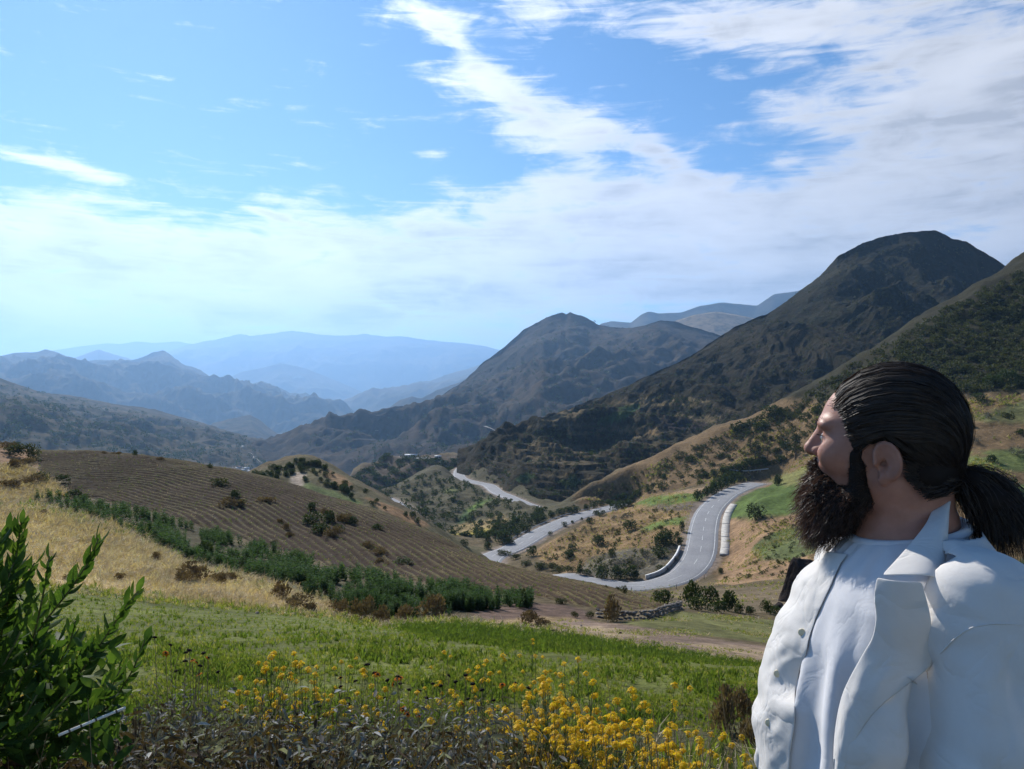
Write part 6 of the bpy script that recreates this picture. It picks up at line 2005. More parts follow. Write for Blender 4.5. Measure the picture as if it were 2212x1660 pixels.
def build_ponytail():
    r = np.random.default_rng(12)
    key = np.array([(-.0864, 0, -.056), (-.111, .0, -.062), (-.135, .0, -.088), (-.149, 0, -.116), (-.152, 0, -.145)])
    cl = smooth_curve(key, 12)
    xs = np.arange(.62, .86, .005); ys = np.arange(1.02, 1.32, .005); zs = np.arange(1.34, 1.54, .005)
    G_ = Fld(xs, ys, zs)
    d = G_.cap(tuple(key[0]), tuple(key[1]), .012, .024, True)
    d = smin(d, G_.cap(tuple(key[1]), tuple(key[2]), .024, .033, True), .01)
    d = smin(d, G_.cap(tuple(key[2]), tuple(key[3]), .032, .022, True), .01)
    P, F = surface_nets(d, xs, ys, zs)
    o = mesh_obj('ponytail', P - PERSON_AT, F, m_cap, person)
    n = 3800; k = 12
    t = np.linspace(0, 1, k)
    off = unit(r.normal(size=(n, 3))) * r.uniform(.2, 1, (n, 1)) ** .5
    rad = np.interp(t, [0, .15, .45, .75, 1], [.008, .024, .040, .046, .052])
    end = r.uniform(.55, 1.05, n)
    base = np.stack([np.interp((t[None] * end[:, None]).ravel(), np.linspace(0, 1, 12), cl[:, j]).reshape(n, k) for j in range(3)], -1)
    q = base + off[:, None] * rad[None, :, None] * np.array([1.0, .8, .9])
    q[..., 2] -= .012 * (t[None] ** 2) * r.uniform(0, 2, (n, 1))
    q[..., 0] -= .018 * (t[None] ** 2) * r.uniform(-.4, 1, (n, 1))
    fr = r.uniform(6, 14, (n, 1)); ph = r.uniform(0, 6.28, (n, 1))
    for j in range(3):
        q[..., j] += .0028 * np.sin(fr * t[None] + ph + j * 2) * t[None]
    w = HO + q[..., :1] * HF + q[..., 1:2] * HL + q[..., 2:] * HU
    strands('strands', w, r.uniform(.0007, .0013, n), m_pony, None, o, 8)
    ge = Geo(); c0 = hloc(*TIE) - PERSON_AT
    ring = [c0 + HL * .014 * math.cos(a) + (HU * .8 - HF * .5) * .014 * math.sin(a) for a in np.linspace(0, 2 * math.pi, 14)]
    ge.tube(ring, .004, 6, caps=False); ge.build('hair_tie', m_cap, o)


build_ponytail()
# brows
rbw = np.random.default_rng(2)
for s in (-1, 1):
    n = 170; tt = rbw.uniform(0, 1, n)
    p0 = np.column_stack([.1125 - .020 * tt ** 1.6, s * (.012 + .036 * tt), .0235 + .006 * np.sin(tt * 2.6) + rbw.normal(0, .0018, n)])
    dv = unit(np.column_stack([-.15 - .3 * tt, s * np.ones(n), .25 - .5 * tt]) + rbw.normal(0, .25, (n, 3)))
    q = p0[:, None] + np.array([.002, 0, 0]) + dv[:, None] * np.linspace(0, .010, 5)[None, :, None]
    w = HO + q[..., :1] * HF + q[..., 1:2] * HL + q[..., 2:] * HU
    strands('eyebrow', w, np.full(n, .0008), m_hair, None, person, 20 + s)
    n = 30; tt = np.linspace(0, 1, n)
    p0 = np.column_stack([.1045 - .010 * tt ** 2, s * (.020 + .026 * tt), .0055 + .002 * np.sin(tt * 3.1)])
    dv = unit(np.column_stack([np.ones(n), s * .4 * np.ones(n), -.2 * np.ones(n)]))
    q = p0[:, None] + dv[:, None] * np.linspace(0, .008, 4)[None, :, None] + np.array([0, 0, .003]) * (np.linspace(0, 1, 4)[None, :, None]) ** 2
    w = HO + q[..., :1] * HF + q[..., 1:2] * HL + q[..., 2:] * HU
    strands('eyelashes', w, np.full(n, .0006), m_hair, None, person, 30 + s)


# --- clothes
def cloth_mat(name, col, scale=900, var=.08, crease=11, amt=.26):
    m, nt, b = new_mat(name, .85, .15)
    tc = nt.nodes.new('ShaderNodeTexCoord')
    wv = nt.nodes.new('ShaderNodeTexWave'); wv.inputs['Scale'].default_value = scale; wv.wave_type = 'BANDS'; wv.bands_direction = 'Z'
    nt.links.new(tc.outputs['Object'], wv.inputs['Vector'])
    f1 = add_noise(nt, 14, 5, .6); f2 = add_noise(nt, 320, 2)
    c = ramp(nt, f1, [(.3, tuple(x * (1 - var) for x in col)), (.7, col)])
    nt.links.new(c, b.inputs['Base Color'])
    f3 = add_noise(nt, crease, 3, .5, dist=.6)
    ab = nt.nodes.new('ShaderNodeMath'); ab.operation = 'ABSOLUTE'
    sb = nt.nodes.new('ShaderNodeMath'); sb.operation = 'SUBTRACT'; sb.inputs[1].default_value = .5
    nt.links.new(f3, sb.inputs[0]); nt.links.new(sb.outputs[0], ab.inputs[0])
    f3 = ab.outputs[0]
    bump(nt, b, mix(nt, 'ADD', .12, ramp(nt, f3, [(0.0, 0.0), (.06, .55), (.25, 1.0)]), f2), amt, .006)
    b.inputs['Sheen Weight'].default_value = .15
    tr = nt.nodes.new('ShaderNodeBsdfTranslucent'); nt.links.new(c, tr.inputs['Color'])
    mx = nt.nodes.new('ShaderNodeMixShader'); mx.inputs[0].default_value = .16
    nt.links.new(b.outputs[0], mx.inputs[1]); nt.links.new(tr.outputs[0], mx.inputs[2])
    nt.links.new(mx.outputs[0], nt.nodes['Material Output'].inputs['Surface'])
    return m


m_shirt = cloth_mat('white_cotton_shirt', (.82, .79, .75))
m_tee = cloth_mat('white_jersey', (.82, .82, .84), crease=16, amt=.10)
YC = 1.27


def n3(G_, fx, fy, fz, seed=0):
    """smooth fold noise sampled in two planes"""
    return fbm(G_.X * fx + seed, G_.Z * fz + G_.Y * fy, 3)


def build_tee():
    xs = np.arange(.40, .78, .0055); ys = np.arange(1.05, 1.49, .0055); zs = np.arange(.90, 1.45, .0055)
    G_ = Fld(xs, ys, zs)
    d = G_.column([(.88, .598, .14, .168)] + TORSO[1:] + [(1.47, .634, .064, .068)])
    d = smin(d, G_.cap(SH_L, SH_R, .052, .052), .05)
    d = np.maximum(d, .90 - G_.Z)
    # neckline, lower in front
    top = 1.408 + (G_.X - .55) * .18 - G_.Z
    d = smax(d, -top, .004)
    ang = np.arctan2(G_.Y - YC, .60 - G_.X)
    w = smoothstep(1.34, 1.12, G_.Z)
    fold = .0095 * np.sin(ang * 13 + 3.0 * fbm(G_.Z * 4, ang * 1.5, 2) + G_.Z * 5) * w
    fold = fold + .006 * fbm(ang * 3 + 4, G_.Z * 5, 3) * smoothstep(1.40, 1.25, G_.Z)
    fold = fold + .004 * np.sin((G_.Z * 1.2 + ang * .30) * 60) * smoothstep(1.33, 1.39, G_.Z) * smoothstep(1.41, 1.39, G_.Z)
    P, F = surface_nets(d + fold, xs, ys, zs)
    global TV, TF
    TV, TF = P, F
    o = mesh_obj('undershirt', P - PERSON_AT, F, m_tee, person)
    o.modifiers.new('soft', 'SMOOTH').iterations = 2
    # ribbed neckband
    g = Geo()
    ring = []
    for a in np.linspace(0, 2 * math.pi, 48):
        x = .628 - .083 * math.cos(a); y = 1.272 + .086 * math.sin(a)
        ring.append(np.array([x, y, 1.404 + (x - .55) * .18]) - PERSON_AT)
    g.tube(ring, .0075, 8, caps=False)
    g.build('neckband', m_tee, o)
    return o


tee = build_tee()
SHIRT_T = [(.80, .600, .165, .200), (.95, .594, .176, .208), (1.05, .590, .178, .210), (1.15, .592, .172, .210), (1.25, .604, .157, .208), (1.32, .614, .140, .200), (1.365, .622, .118, .165), (1.40, .630, .096, .120), (1.435, .634, .084, .092)]


def edge_near(z):     # left front edge: position across the chest (y), from hem to collar
    return np.interp(z, [.80, 1.05, 1.10, 1.16, 1.22, 1.27, 1.31, 1.35, 1.40], [1.142, 1.140, 1.136, 1.126, 1.116, 1.096, 1.09, 1.09, 1.10])


def edge_far(z):
    return np.interp(z, [.80, 1.05, 1.15, 1.25, 1.32, 1.37, 1.41], [1.362, 1.358, 1.355, 1.350, 1.345, 1.340, 1.330])


def build_shirt():
    xs = np.arange(.36, .86, .0058); ys = np.arange(.86, 1.70, .0058); zs = np.arange(.86, 1.46, .0058)
    G_ = Fld(xs, ys, zs)
    d = G_.column(SHIRT_T)
    yoke = G_.cap(SH_L + np.array([.0, .01, -.002]), SH_R + np.array([0, -.01, -.002]), .066, .066)
    d = smin(d, yoke, .06)
    d = smin(d, G_.cap(SH_L + np.array([.005, .06, .02]), np.array([.636, 1.22, 1.405]), .050, .055), .05)
    d = smin(d, G_.cap(SH_R + np.array([.005, -.06, .02]), np.array([.636, 1.32, 1.405]), .050, .055), .05)
    for a, e_, w, s in ((SH_L, EL_L, HAND_L, -1), (SH_R, EL_R, HAND_R, 1)):
        sl = G_.cap(a, e_ + np.array([.0, s * .006, 0]), .080, .078)
        sl = smin(sl, G_.cap(e_, w, .074, .056), .03)
        d = smin(d, sl, .022)
    # far front hangs forward and loose
    d = d + .016 * np.exp(-((G_.Y - 1.335) / .032) ** 2) * smoothstep(.60, .50, G_.X) * smoothstep(1.40, 1.30, G_.Z)
    d = d - .019 * np.exp(-((G_.Y - 1.41) / .045) ** 2) * smoothstep(.62, .50, G_.X) * smoothstep(1.38, 1.20, G_.Z)
    d = d - .004 * np.exp(-((G_.Y - 1.15) / .04) ** 2) * smoothstep(.62, .50, G_.X) * smoothstep(1.36, 1.25, G_.Z)
    # folds: drags from the shoulder point, drapes below the chest, crumples on the far front
    ang = np.arctan2(G_.Y - YC, .62 - G_.X)
    dr = np.sqrt((G_.Y - SH_L[1]) ** 2 + (G_.Z - SH_L[2]) ** 2 + (G_.X - SH_L[0]) ** 2) + .02
    th = np.arctan2(G_.Z - SH_L[2], G_.X - SH_L[0] + .02)
    near = smoothstep(1.25, 1.12, G_.Y)
    fold = .0045 * np.sin(th * 7 + 2.5 * fbm(dr * 9, th * 1.4, 2)) * np.exp(-(dr / .24) ** 2) * near * smoothstep(.07, .15, dr)
    fold = fold + .0075 * np.sin(ang * 9 + 2.6 * fbm(G_.Z * 3.2 + 5, ang * 1.2, 2)) * smoothstep(1.30, 1.12, G_.Z) * smoothstep(.72, .5, G_.X)
    far = smoothstep(1.315, 1.36, G_.Y) * smoothstep(.66, .5, G_.X)
    fold = fold + .007 * far * fbm(G_.Y * 20 + 2, G_.Z * 18 + G_.Y * 9, 3) + .0035 * far * np.sin(G_.Z * 85 + 4 * fbm(G_.Y * 14, G_.Z * 8, 2))
    fold = fold + .009 * fbm(G_.X * 9 + G_.Y * 6, G_.Z * 8, 3)
    sw = smoothstep(1.14, 1.05, G_.Y)
    fold = fold + .012 * sw * (1 - 1.6 * np.abs(np.sin((G_.Z * .9 + (G_.X - .6) * .55) * 27 + 2.2 * fbm(G_.Z * 5, G_.X * 6, 2)))) * smoothstep(1.33, 1.18, G_.Z)
    # crease between sleeve and chest
    cre = np.exp(-(((G_.X - (.548 + (G_.Z - 1.15) * .10)) / .012) ** 2)) * smoothstep(1.16, 1.11, G_.Y) * smoothstep(1.32, 1.20, G_.Z)
    fold = fold + .055 * cre
    P, F = surface_nets(d + fold, xs, ys, zs)
    # open the front, the neck and the hem
    front = P[:, 0] < .60
    yn, yf = edge_near(P[:, 2]), edge_far(P[:, 2])
    gap = front & (P[:, 1] > yn) & (P[:, 1] < yf)
    nkd = np.sqrt(((P[:, 0] - .634) / .076) ** 2 + ((P[:, 1] - 1.272) / .082) ** 2)
    hole = (P[:, 2] > 1.375) & (nkd < 1.0) | (P[:, 2] > 1.432) | (P[:, 2] < .875)
    lapel = front & (P[:, 2] > 1.30) & (P[:, 1] > 1.11) & (P[:, 1] < 1.36) & (P[:, 0] < .60 - .0 * P[:, 2]) & (P[:, 2] > 1.30 + (1.11 - P[:, 1]) * .0)
    bad = gap | hole | (front & (P[:, 2] > 1.265) & (P[:, 1] > 1.092) & (P[:, 1] < yf)) | (lapel & (P[:, 1] > 1.092) & (P[:, 1] < 1.345))
    keepf = ~bad[F].any(1)
    F = F[keepf]
    used = np.unique(F)
    # straighten the two front edges onto their cutting lines
    near_e = front & (np.abs(P[:, 1] - yn) < .0075) & (P[:, 2] < 1.30); P[near_e, 1] = yn[near_e]
    far_e = front & (np.abs(P[:, 1] - yf) < .0075) & (P[:, 2] < 1.33); P[far_e, 1] = yf[far_e]
    rm = np.zeros(len(P), int); rm[used] = np.arange(len(used))
    V = P[used]; F = rm[F]
    o = mesh_obj('overshirt', V - PERSON_AT, F, m_shirt, person)
    sm = o.modifiers.new('soft', 'SMOOTH'); sm.factor = .45; sm.iterations = 2
    so = o.modifiers.new('cloth', 'SOLIDIFY'); so.thickness = .0012; so.offset = -1
    return o, V, F


shirt, SV, SF = build_shirt()
from mathutils.bvhtree import BVHTree
SHIRT_BVH = BVHTree.FromPolygons([Vector(v) for v in SV], [tuple(f) for f in SF])


def on_shirt(u, v, lift=.004, dflt=1.1):
    o_ = Vector((0, 0, CAM_Z)); d_ = Vector(((u - CU) / FPX, 1, (CV - v) / FPX)).normalized()
    h = SHIRT_BVH.ray_cast(o_, d_)
    if h[0] is None:
        return pix(u, v, dflt)
    n = h[1]
    if n.dot(d_) > 0:
        n = -n
    return np.array(h[0] + n * lift)


def patch(name, corners, nu, nv, bulge, mat, parent, thick=.0022, smooth_edges=True, wav=.0):
    """cloth piece spanned between two edge curves (lists of points of equal meaning)"""
    A_ = smooth_curve(corners[0], nu) if len(corners[0]) > 2 else np.linspace(corners[0][0], corners[0][1], nu)
    B_ = smooth_curve(corners[1], nu) if len(corners[1]) > 2 else np.linspace(corners[1][0], corners[1][1], nu)
    t = np.linspace(0, 1, nv)[:, None, None]
    P = A_[None] * (1 - t) + B_[None] * t
    P = P + np.sin(np.pi * t) * np.asarray(bulge)[None, None]
    if wav:
        P = P + wav * fbm(P[..., 0] * 40, P[..., 2] * 40, 2)[..., None] * np.array([.3, -1, .2])
    idx = np.arange(nu * nv).reshape(nv, nu)
    f = np.stack([idx[:-1, :-1], idx[:-1, 1:], idx[1:, 1:], idx[1:, :-1]], -1).reshape(-1, 4)
    o = mesh_obj(name, P.reshape(-1, 3) - PERSON_AT, f, mat, parent)
    so = o.modifiers.new('cloth', 'SOLIDIFY'); so.thickness = thick; so.offset = 0
    sb = o.modifiers.new('sub', 'SUBSURF'); sb.levels = 1; sb.render_levels = 1
    return o


# near collar: stands round the neck, folds over and lies on the chest
patch('collar', [[pix(2026, 1084, 1.225), pix(2012, 1104, 1.205), pix(1997, 1134, 1.178), pix(1955, 1186, 1.142), pix(1903, 1243, 1.104)],
                 [pix(2047, 1087, 1.228), pix(2048, 1130, 1.19), pix(2047, 1170, 1.152), pix(2044, 1210, 1.115), pix(2037, 1250, 1.082)]], 18, 9, (.004, -.013, .006), m_shirt, shirt, .0014)
# collar stand behind the neck
patch('collar_stand', [[pix(2046, 1084, 1.235), pix(2050, 1078, 1.30), pix(2010, 1086, 1.36), pix(1960, 1105, 1.375), pix(1880, 1135, 1.37)],
                       [pix(2052, 1124, 1.21), pix(2056, 1120, 1.31), pix(2015, 1125, 1.38), pix(1960, 1140, 1.39), pix(1880, 1165, 1.375)]], 20, 5, (.004, .004, 0), m_shirt, shirt, .0014)
# far collar point
patch('collar', [[pix(1868, 1140, 1.37), pix(1850, 1150, 1.352), pix(1825, 1158, 1.345), pix(1799, 1163, 1.345)],
                 [pix(1862, 1165, 1.35), pix(1848, 1182, 1.335), pix(1830, 1202, 1.33), pix(1795, 1206, 1.335)]], 12, 6, (-.004, -.006, .004), m_shirt, shirt, .0014, wav=.004)
# lapel: the turned-back top of the near front
def shirt_front(y, z, lift):
    h = SHIRT_BVH.ray_cast(Vector((.2, y, z)), Vector((1, 0, 0)))
    return np.array(h[0] if h[0] is not None else Vector((.46, y, z))) + np.array([-lift, 0, 0])


def cloth_panel(name, A_, B_, nu, nv, push, crumple, seed):
    """front panel between its free edge A and a line B lying on the shirt body"""
    A_ = smooth_curve(A_, nu); B_ = smooth_curve(B_, nu)
    t = np.linspace(0, 1, nv)[:, None, None]
    P = A_[None] * (1 - t) + B_[None] * t + np.sin(np.pi * t) * np.asarray(push)[None, None]
    s_ = np.linspace(0, 1, nu)[None] * 9
    w = np.sin(np.pi * np.clip(t[..., 0] * .9 + .1, 0, 1))
    cr = fbm(s_ * 1.1 + seed + t[..., 0] * 1.2, t[..., 0] * 2.2 + s_ * .4, 3) + .7 * fbm(s_ * 2.3 + 9 + t[..., 0], t[..., 0] * 4 + seed, 3, .55, True)
    P = P + (crumple * w * cr)[..., None] * unit(np.asarray(push) + 1e-6)
    idx = np.arange(nu * nv).reshape(nv, nu)
    f = np.stack([idx[:-1, :-1], idx[:-1, 1:], idx[1:, 1:], idx[1:, :-1]], -1).reshape(-1, 4)
    o = mesh_obj(name, P.reshape(-1, 3) - PERSON_AT, f, m_shirt, shirt)
    so = o.modifiers.new('cloth', 'SOLIDIFY'); so.thickness = .0012; so.offset = 0
    sb = o.modifiers.new('sub', 'SUBSURF'); sb.levels = 1; sb.render_levels = 1
    return P


near_z = [.895, .95, 1.02, 1.09, 1.15, 1.20, 1.235]
cloth_panel('front_panel', [pix(1800, 1790, 1.160), pix(1800, 1720, 1.158), pix(1801, 1641, 1.155), pix(1804, 1579, 1.150), pix(1816, 1511, 1.143), pix(1835, 1464, 1.135), pix(1866, 1408, 1.124), pix(1885, 1374, 1.114), pix(1892, 1330, 1.108), pix(1888, 1290, 1.103), pix(1894, 1246, 1.098)],
            [shirt_front(1.125, .90, .0005), shirt_front(1.125, .98, .0005), shirt_front(1.12, 1.07, .0005), shirt_front(1.115, 1.12, .0005), shirt_front(1.105, 1.17, .0005), shirt_front(1.098, 1.205, .0005), shirt_front(1.088, 1.24, .0005), shirt_front(1.078, 1.275, .0005), shirt_front(1.070, 1.305, .0005), shirt_front(1.060, 1.335, .0005), pix(1992, 1256, 1.058)], 46, 12, (-.005, -.006, 0), .0035, 3)
TEE_BVH = BVHTree.FromPolygons([Vector(v) for v in TV], [tuple(f) for f in TF])


def on_tee(u, v, lift):
    o_ = Vector((0, 0, CAM_Z)); d_ = Vector(((u - CU) / FPX, 1, (CV - v) / FPX)).normalized()
    h = TEE_BVH.ray_cast(o_, d_)
    q = h[0] if h[0] is not None else Vector(pix(u, v, 1.33))
    return np.array(q - d_ * lift)


FE = [(1706, 1700), (1708, 1629), (1716, 1580), (1718, 1532), (1718, 1495), (1726, 1455), (1742, 1411), (1748, 1380), (1759, 1346), (1773, 1312), (1794, 1268), (1816, 1218), (1833, 1196)]
FB = [(float(CAM_Z + (CV - v) / FPX * 1.335)) for u, v in FE]
far_panel = cloth_panel('front_panel', [on_tee(u, v, .004) for u, v in FE], [shirt_front(1.392 if z < 1.33 else 1.365, z, .0015) for z in FB], 52, 14, (-.009, -.006, .002), .006, 11)
# chest pocket: its stitched welt
top2 = [(1902, 1440), (1925, 1447), (1950, 1457), (1972, 1468), (1990, 1478)]
patch('pocket_welt', [[on_shirt(u, v, .0035) for u, v in top2], [on_shirt(u - 3, v + 15, .0022) for u, v in top2]], 12, 4, (0, 0, 0), m_shirt, shirt, .0012)
g = Geo()
g.tube(smooth_curve([on_shirt(u, v, .0002) - PERSON_AT for u, v in ((2000, 1452), (2015, 1430), (2037, 1405), (2065, 1377), (2096, 1357), (2135, 1348), (2180, 1347), (2230, 1352))], 40), .0011, 5)
g.build('sleeve_seam', m_shirt, shirt)
m_btn = simple_mat('horn_button', (.72, .62, .40), .3, .1, 60, spec=.5)
for (u, v) in ((1735, 1365), (1680, 1450), (1662, 1557)):
    fu = CU + far_panel[..., 0] / far_panel[..., 1] * FPX; fv = CV - (far_panel[..., 2] - CAM_Z) / far_panel[..., 1] * FPX
    k = np.unravel_index(((fu - u) ** 2 + (fv - v) ** 2).argmin(), fu.shape)
    p = far_panel[k]
    g = Geo(); ax = unit(np.array([-.62, -.75, .2]))
    g.tube([p - PERSON_AT - ax * .001, p - PERSON_AT + ax * .0017, p - PERSON_AT + ax * .0022], [.0058, .0058, .0046], 16)
    g.build('button', m_btn, shirt, smooth=False)

# trousers and shoes (below the frame)
def build_trousers():
    gz = float(height(.61, 1.27))
    xs = np.arange(.30, .86, .011); ys = np.arange(.98, 1.58, .011); zs = np.arange(gz + .03, .97, .011)
    G_ = Fld(xs, ys, zs)
    d = G_.column([(.78, .605, .125, .165), (.96, .602, .135, .172)])
    for s in (-1, 1):
        hip = np.array([.605, 1.27 + s * .085, .82]); kn = np.array([.59, 1.27 + s * .10, .46]); an = np.array([.615, 1.27 + s * .11, gz + .09])
        d = smin(d, G_.cap(hip, kn, .092, .066), .04); d = smin(d, G_.cap(kn, an, .066, .052), .02)
    d = d + .004 * fbm(G_.X * 12 + G_.Y * 9, G_.Z * 10, 3)
    P, F = surface_nets(d, xs, ys, zs)
    mesh_obj('trousers', P - PERSON_AT, F, simple_mat('denim', (.06, .075, .11), .9, .2, 40), person)
    m_shoe = simple_mat('brown_leather', (.07, .045, .03), .5, .2, 30)
    for s in (-1, 1):
        xs = np.arange(.40, .72, .008); ys = np.arange(1.27 + s * .115 - .08, 1.27 + s * .115 + .08, .008); zs = np.arange(gz - .03, gz + .15, .008)
        G_ = Fld(xs, ys, zs)
        yy = 1.27 + s * .115
        d = smin(G_.cap((.64, yy, gz + .045), (.47, yy, gz + .035), .046, .038), G_.cap((.625, yy, gz + .05), (.62, yy, gz + .12), .045, .042), .03)
        d = np.maximum(d, gz - .005 - G_.Z)
        P, F = surface_nets(d, xs, ys, zs)
        mesh_obj('shoe', P - PERSON_AT, F, m_shoe, person)


build_trousers()
# ------------------------------------------------------------------ foreground: mustard, withered weeds, leafy shrub
m_petal = leaf_mat('mustard_petals', [(.62, .40, .012), (.74, .50, .02), (.58, .33, .01)], .6, .4, .2, 40)
m_mstem = leaf_mat('mustard_stems', [(.07, .11, .03), (.12, .16, .05)], .7, .15, .2, 5)
m_mleaf = leaf_mat('mustard_leaves', [(.05, .09, .03), (.10, .15, .06)], .65, .35, .2, 5)


def flower_head(seed):
    r = np.random.default_rng(seed)
    g = Geo()
    n = int(r.integers(11, 17))
    for i in range(n):
        a = i * 2.4; el = r.uniform(.05, 1.35); rad = r.uniform(.013, .019)
        c = np.array([math.cos(a) * math.cos(el), math.sin(a) * math.cos(el), math.sin(el) * .8]) * rad
        g.tube([np.array([0, 0, -.012]), c], [.0006, .0005], 3, caps=False)
        up = unit(c + np.array([0, 0, .008])); x = unit(np.cross(up, [.3, .5, .8])); y = np.cross(up, x)
        s = r.uniform(.0048, .0068); t0 = r.uniform(0, 3)
        for k in range(4):
            t = t0 + k * math.pi / 2
            d = x * math.cos(t) + y * math.sin(t); e = -x * math.sin(t) + y * math.cos(t)
            b = c
            g.add([b, b + d * s * .6 - e * s * .42 + up * s * .25, b + d * s * 1.15 + up * s * .1, b + d * s * .6 + e * s * .42 + up * s * .25], [(0, 1, 2, 3)])
    for i in range(6):      # buds on top
        a = i * 1.1; c = np.array([math.cos(a) * .004, math.sin(a) * .004, .014 + .003 * (i % 2)])
        g.add([c + np.array(q) * .0022 for q in ((1, 0, 0), (0, 1, 0), (-1, 0, 0), (0, -1, 0), (0, 0, 1.6), (0, 0, -1.2))], [(0, 1, 4), (1, 2, 4), (2, 3, 4), (3, 0, 4), (1, 0, 5), (2, 1, 5), (3, 2, 5), (0, 3, 5)])
    return g.build('flower_head', m_petal, smooth=False, link=False).data


HEADS = [flower_head(500 + i) for i in range(5)]


def mustard_variant(seed):
    """unit-height plant: stem and branches, leaves, and where its flower heads sit"""
    r = np.random.default_rng(seed)
    st = Geo(); heads = []
    bend = r.normal(0, .05, 2)
    top = np.array([bend[0], bend[1], 1.0])
    mid = np.array([bend[0] * .3, bend[1] * .3, .5])
    main = smooth_curve([(0, 0, -.04), mid, top], 7)
    st.tube(main, np.linspace(.0032, .0013, 7), 5)
    heads.append(top)
    for i in range(int(r.integers(3, 7))):
        f = r.uniform(.45, .85); p = np.array([np.interp(f, np.linspace(0, 1, 7), main[:, j]) for j in range(3)])
        a = r.uniform(0, 6.28); ln = r.uniform(.10, .24)
        e = p + np.array([math.cos(a) * ln * .55, math.sin(a) * ln * .55, ln])
        e[2] = min(e[2], 1.02)
        st.tube([p, (p + e) / 2 + np.array([math.cos(a), math.sin(a), -.2]) * .02, e], [.002, .0016, .0012], 4)
        heads.append(e)
    # seed pods along the upper stem
    for i in range(16):
        f = r.uniform(.6, .96); p = np.array([np.interp(f, np.linspace(0, 1, 7), main[:, j]) for j in range(3)]); a = r.uniform(0, 6.28)
        st.tube([p, p + np.array([math.cos(a) * .018, math.sin(a) * .018, .022])], [.0008, .0006], 3, caps=False)
    n = 16
    C_ = []; D_ = []; S_ = []; Ln = []; Wd = []
    for i in range(n):
        f = r.uniform(.02, .6); p = np.array([np.interp(f, np.linspace(0, 1, 7), main[:, j]) for j in range(3)]); a = r.uniform(0, 6.28)
        d = unit(np.array([math.cos(a), math.sin(a), r.uniform(-.1, .7)]))
        C_.append(p); D_.append(d); S_.append(unit(np.cross(d, [0, 0, 1]))); q = r.uniform(.05, .13) * (1.1 - f); Ln.append(q); Wd.append(q * .36)
    v, f_ = leaf_quads(np.array(C_), np.array(D_), np.array(S_), np.array(Ln), np.array(Wd), .2)
    return st.build('stem', m_mstem, link=False).data, mesh_obj('leaves', v, f_, m_mleaf, smooth=False, link=False).data, heads


MUST = [mustard_variant(520 + i) for i in range(7)]
rm = np.random.default_rng(77)


def mustard(u, v, d, label, group):
    top = pix(u, v, d); gz = float(height(top[0], top[1]))
    h = top[2] - gz
    if h < .2:
        return
    k = int(rm.integers(0, 7))
    st, lf, hd = MUST[k]
    r = empty('mustard_plant', (top[0], top[1], gz), rm.uniform(0, 6.28))
    for nm, me in (('stem', st), ('leaves', lf)):
        o = bpy.data.objects.new(nm, me); coll.objects.link(o); o.parent = r; o.scale = (h * .9, h * .9, h)
    for i, p in enumerate(hd):
        o = bpy.data.objects.new('flower_head', HEADS[int(rm.integers(0, 5))]); coll.objects.link(o); o.parent = r
        o.location = (p[0] * h * .9, p[1] * h * .9, p[2] * h)
        s = rm.uniform(.66, 1.0) * (1.0 if i == 0 else .85); o.scale = (s, s, s); o.rotation_euler = (rm.normal(0, .2), rm.normal(0, .2), rm.uniform(0, 6.28))
    tag(r, label, 'flower', group)


L_MAIN = 'yellow mustard plant in the dense flowering patch before the green field'
for (u, v, d) in [(1260, 1428, 2.9), (1228, 1437, 2.95), (1176, 1450, 3.1), (1250, 1470, 2.8), (1310, 1462, 2.9), (1370, 1490, 3.0), (1195, 1495, 2.7), (1140, 1470, 3.2), (1118, 1418, 4.2), (1096, 1425, 4.2), (1160, 1421, 4.0), (1176, 1418, 3.9), (1035, 1440, 4.3), (1045, 1432, 4.4), (1010, 1462, 4.0), (1060, 1470, 3.8), (1082, 1452, 3.9), (1380, 1508, 3.1), (1425, 1480, 3.2), (1455, 1522, 3.3), (1330, 1520, 2.8)]:
    mustard(u, v, d, L_MAIN, 'mustard plants in the dense patch')
for i in range(135):
    t = rm.uniform(); u = 1130 + 330 * t + rm.normal(0, 38); v = 1500 + 95 * t + rm.uniform(-20, 95)
    if 1060 < u < 1570 and v < 1668:
        mustard(u, v, rm.uniform(2.25, 3.2), L_MAIN, 'mustard plants in the dense patch')
for (u, v) in [(598, 1415), (665, 1420), (690, 1445), (655, 1445), (628, 1435), (600, 1440), (560, 1470), (535, 1482), (640, 1470), (700, 1470), (578, 1460), (660, 1490), (610, 1490), (720, 1440), (545, 1495), (520, 1440), (520, 1500), (590, 1505), (640, 1515), (560, 1520), (680, 1462), (770, 1442), (745, 1440), (620, 1560), (700, 1500), (585, 1430), (612, 1452), (676, 1432), (630, 1500), (655, 1530), (540, 1460), (505, 1470), (560, 1545), (700, 1550), (745, 1570), (820, 1550), (905, 1590), (985, 1570), (1050, 1545), (1090, 1560), (1120, 1530), (1010, 1600), (940, 1625)]:
    mustard(u + rm.normal(0, 4), v + rm.normal(0, 3), rm.uniform(3.0, 3.8), 'yellow mustard plant in the smaller patch among grey withered weeds', 'mustard plants in the weedy patch')
for (u, v, d) in [(952, 1410, 4.6), (835, 1458, 3.9), (800, 1475, 3.6), (865, 1490, 3.5), (950, 1470, 4.1), (975, 1492, 3.6), (905, 1500, 3.4), (930, 1520, 3.2), (985, 1455, 4.2), (1000, 1500, 3.5), (1020, 1482, 3.8), (820, 1500, 3.3), (890, 1540, 3.0), (780, 1530, 3.0), (940, 1560, 2.8), (860, 1580, 2.7), (730, 1520, 3.1), (1145, 1384, 5.2)]:
    mustard(u, v, d, 'yellow mustard plant standing alone among the grey weeds', 'single mustard plants')
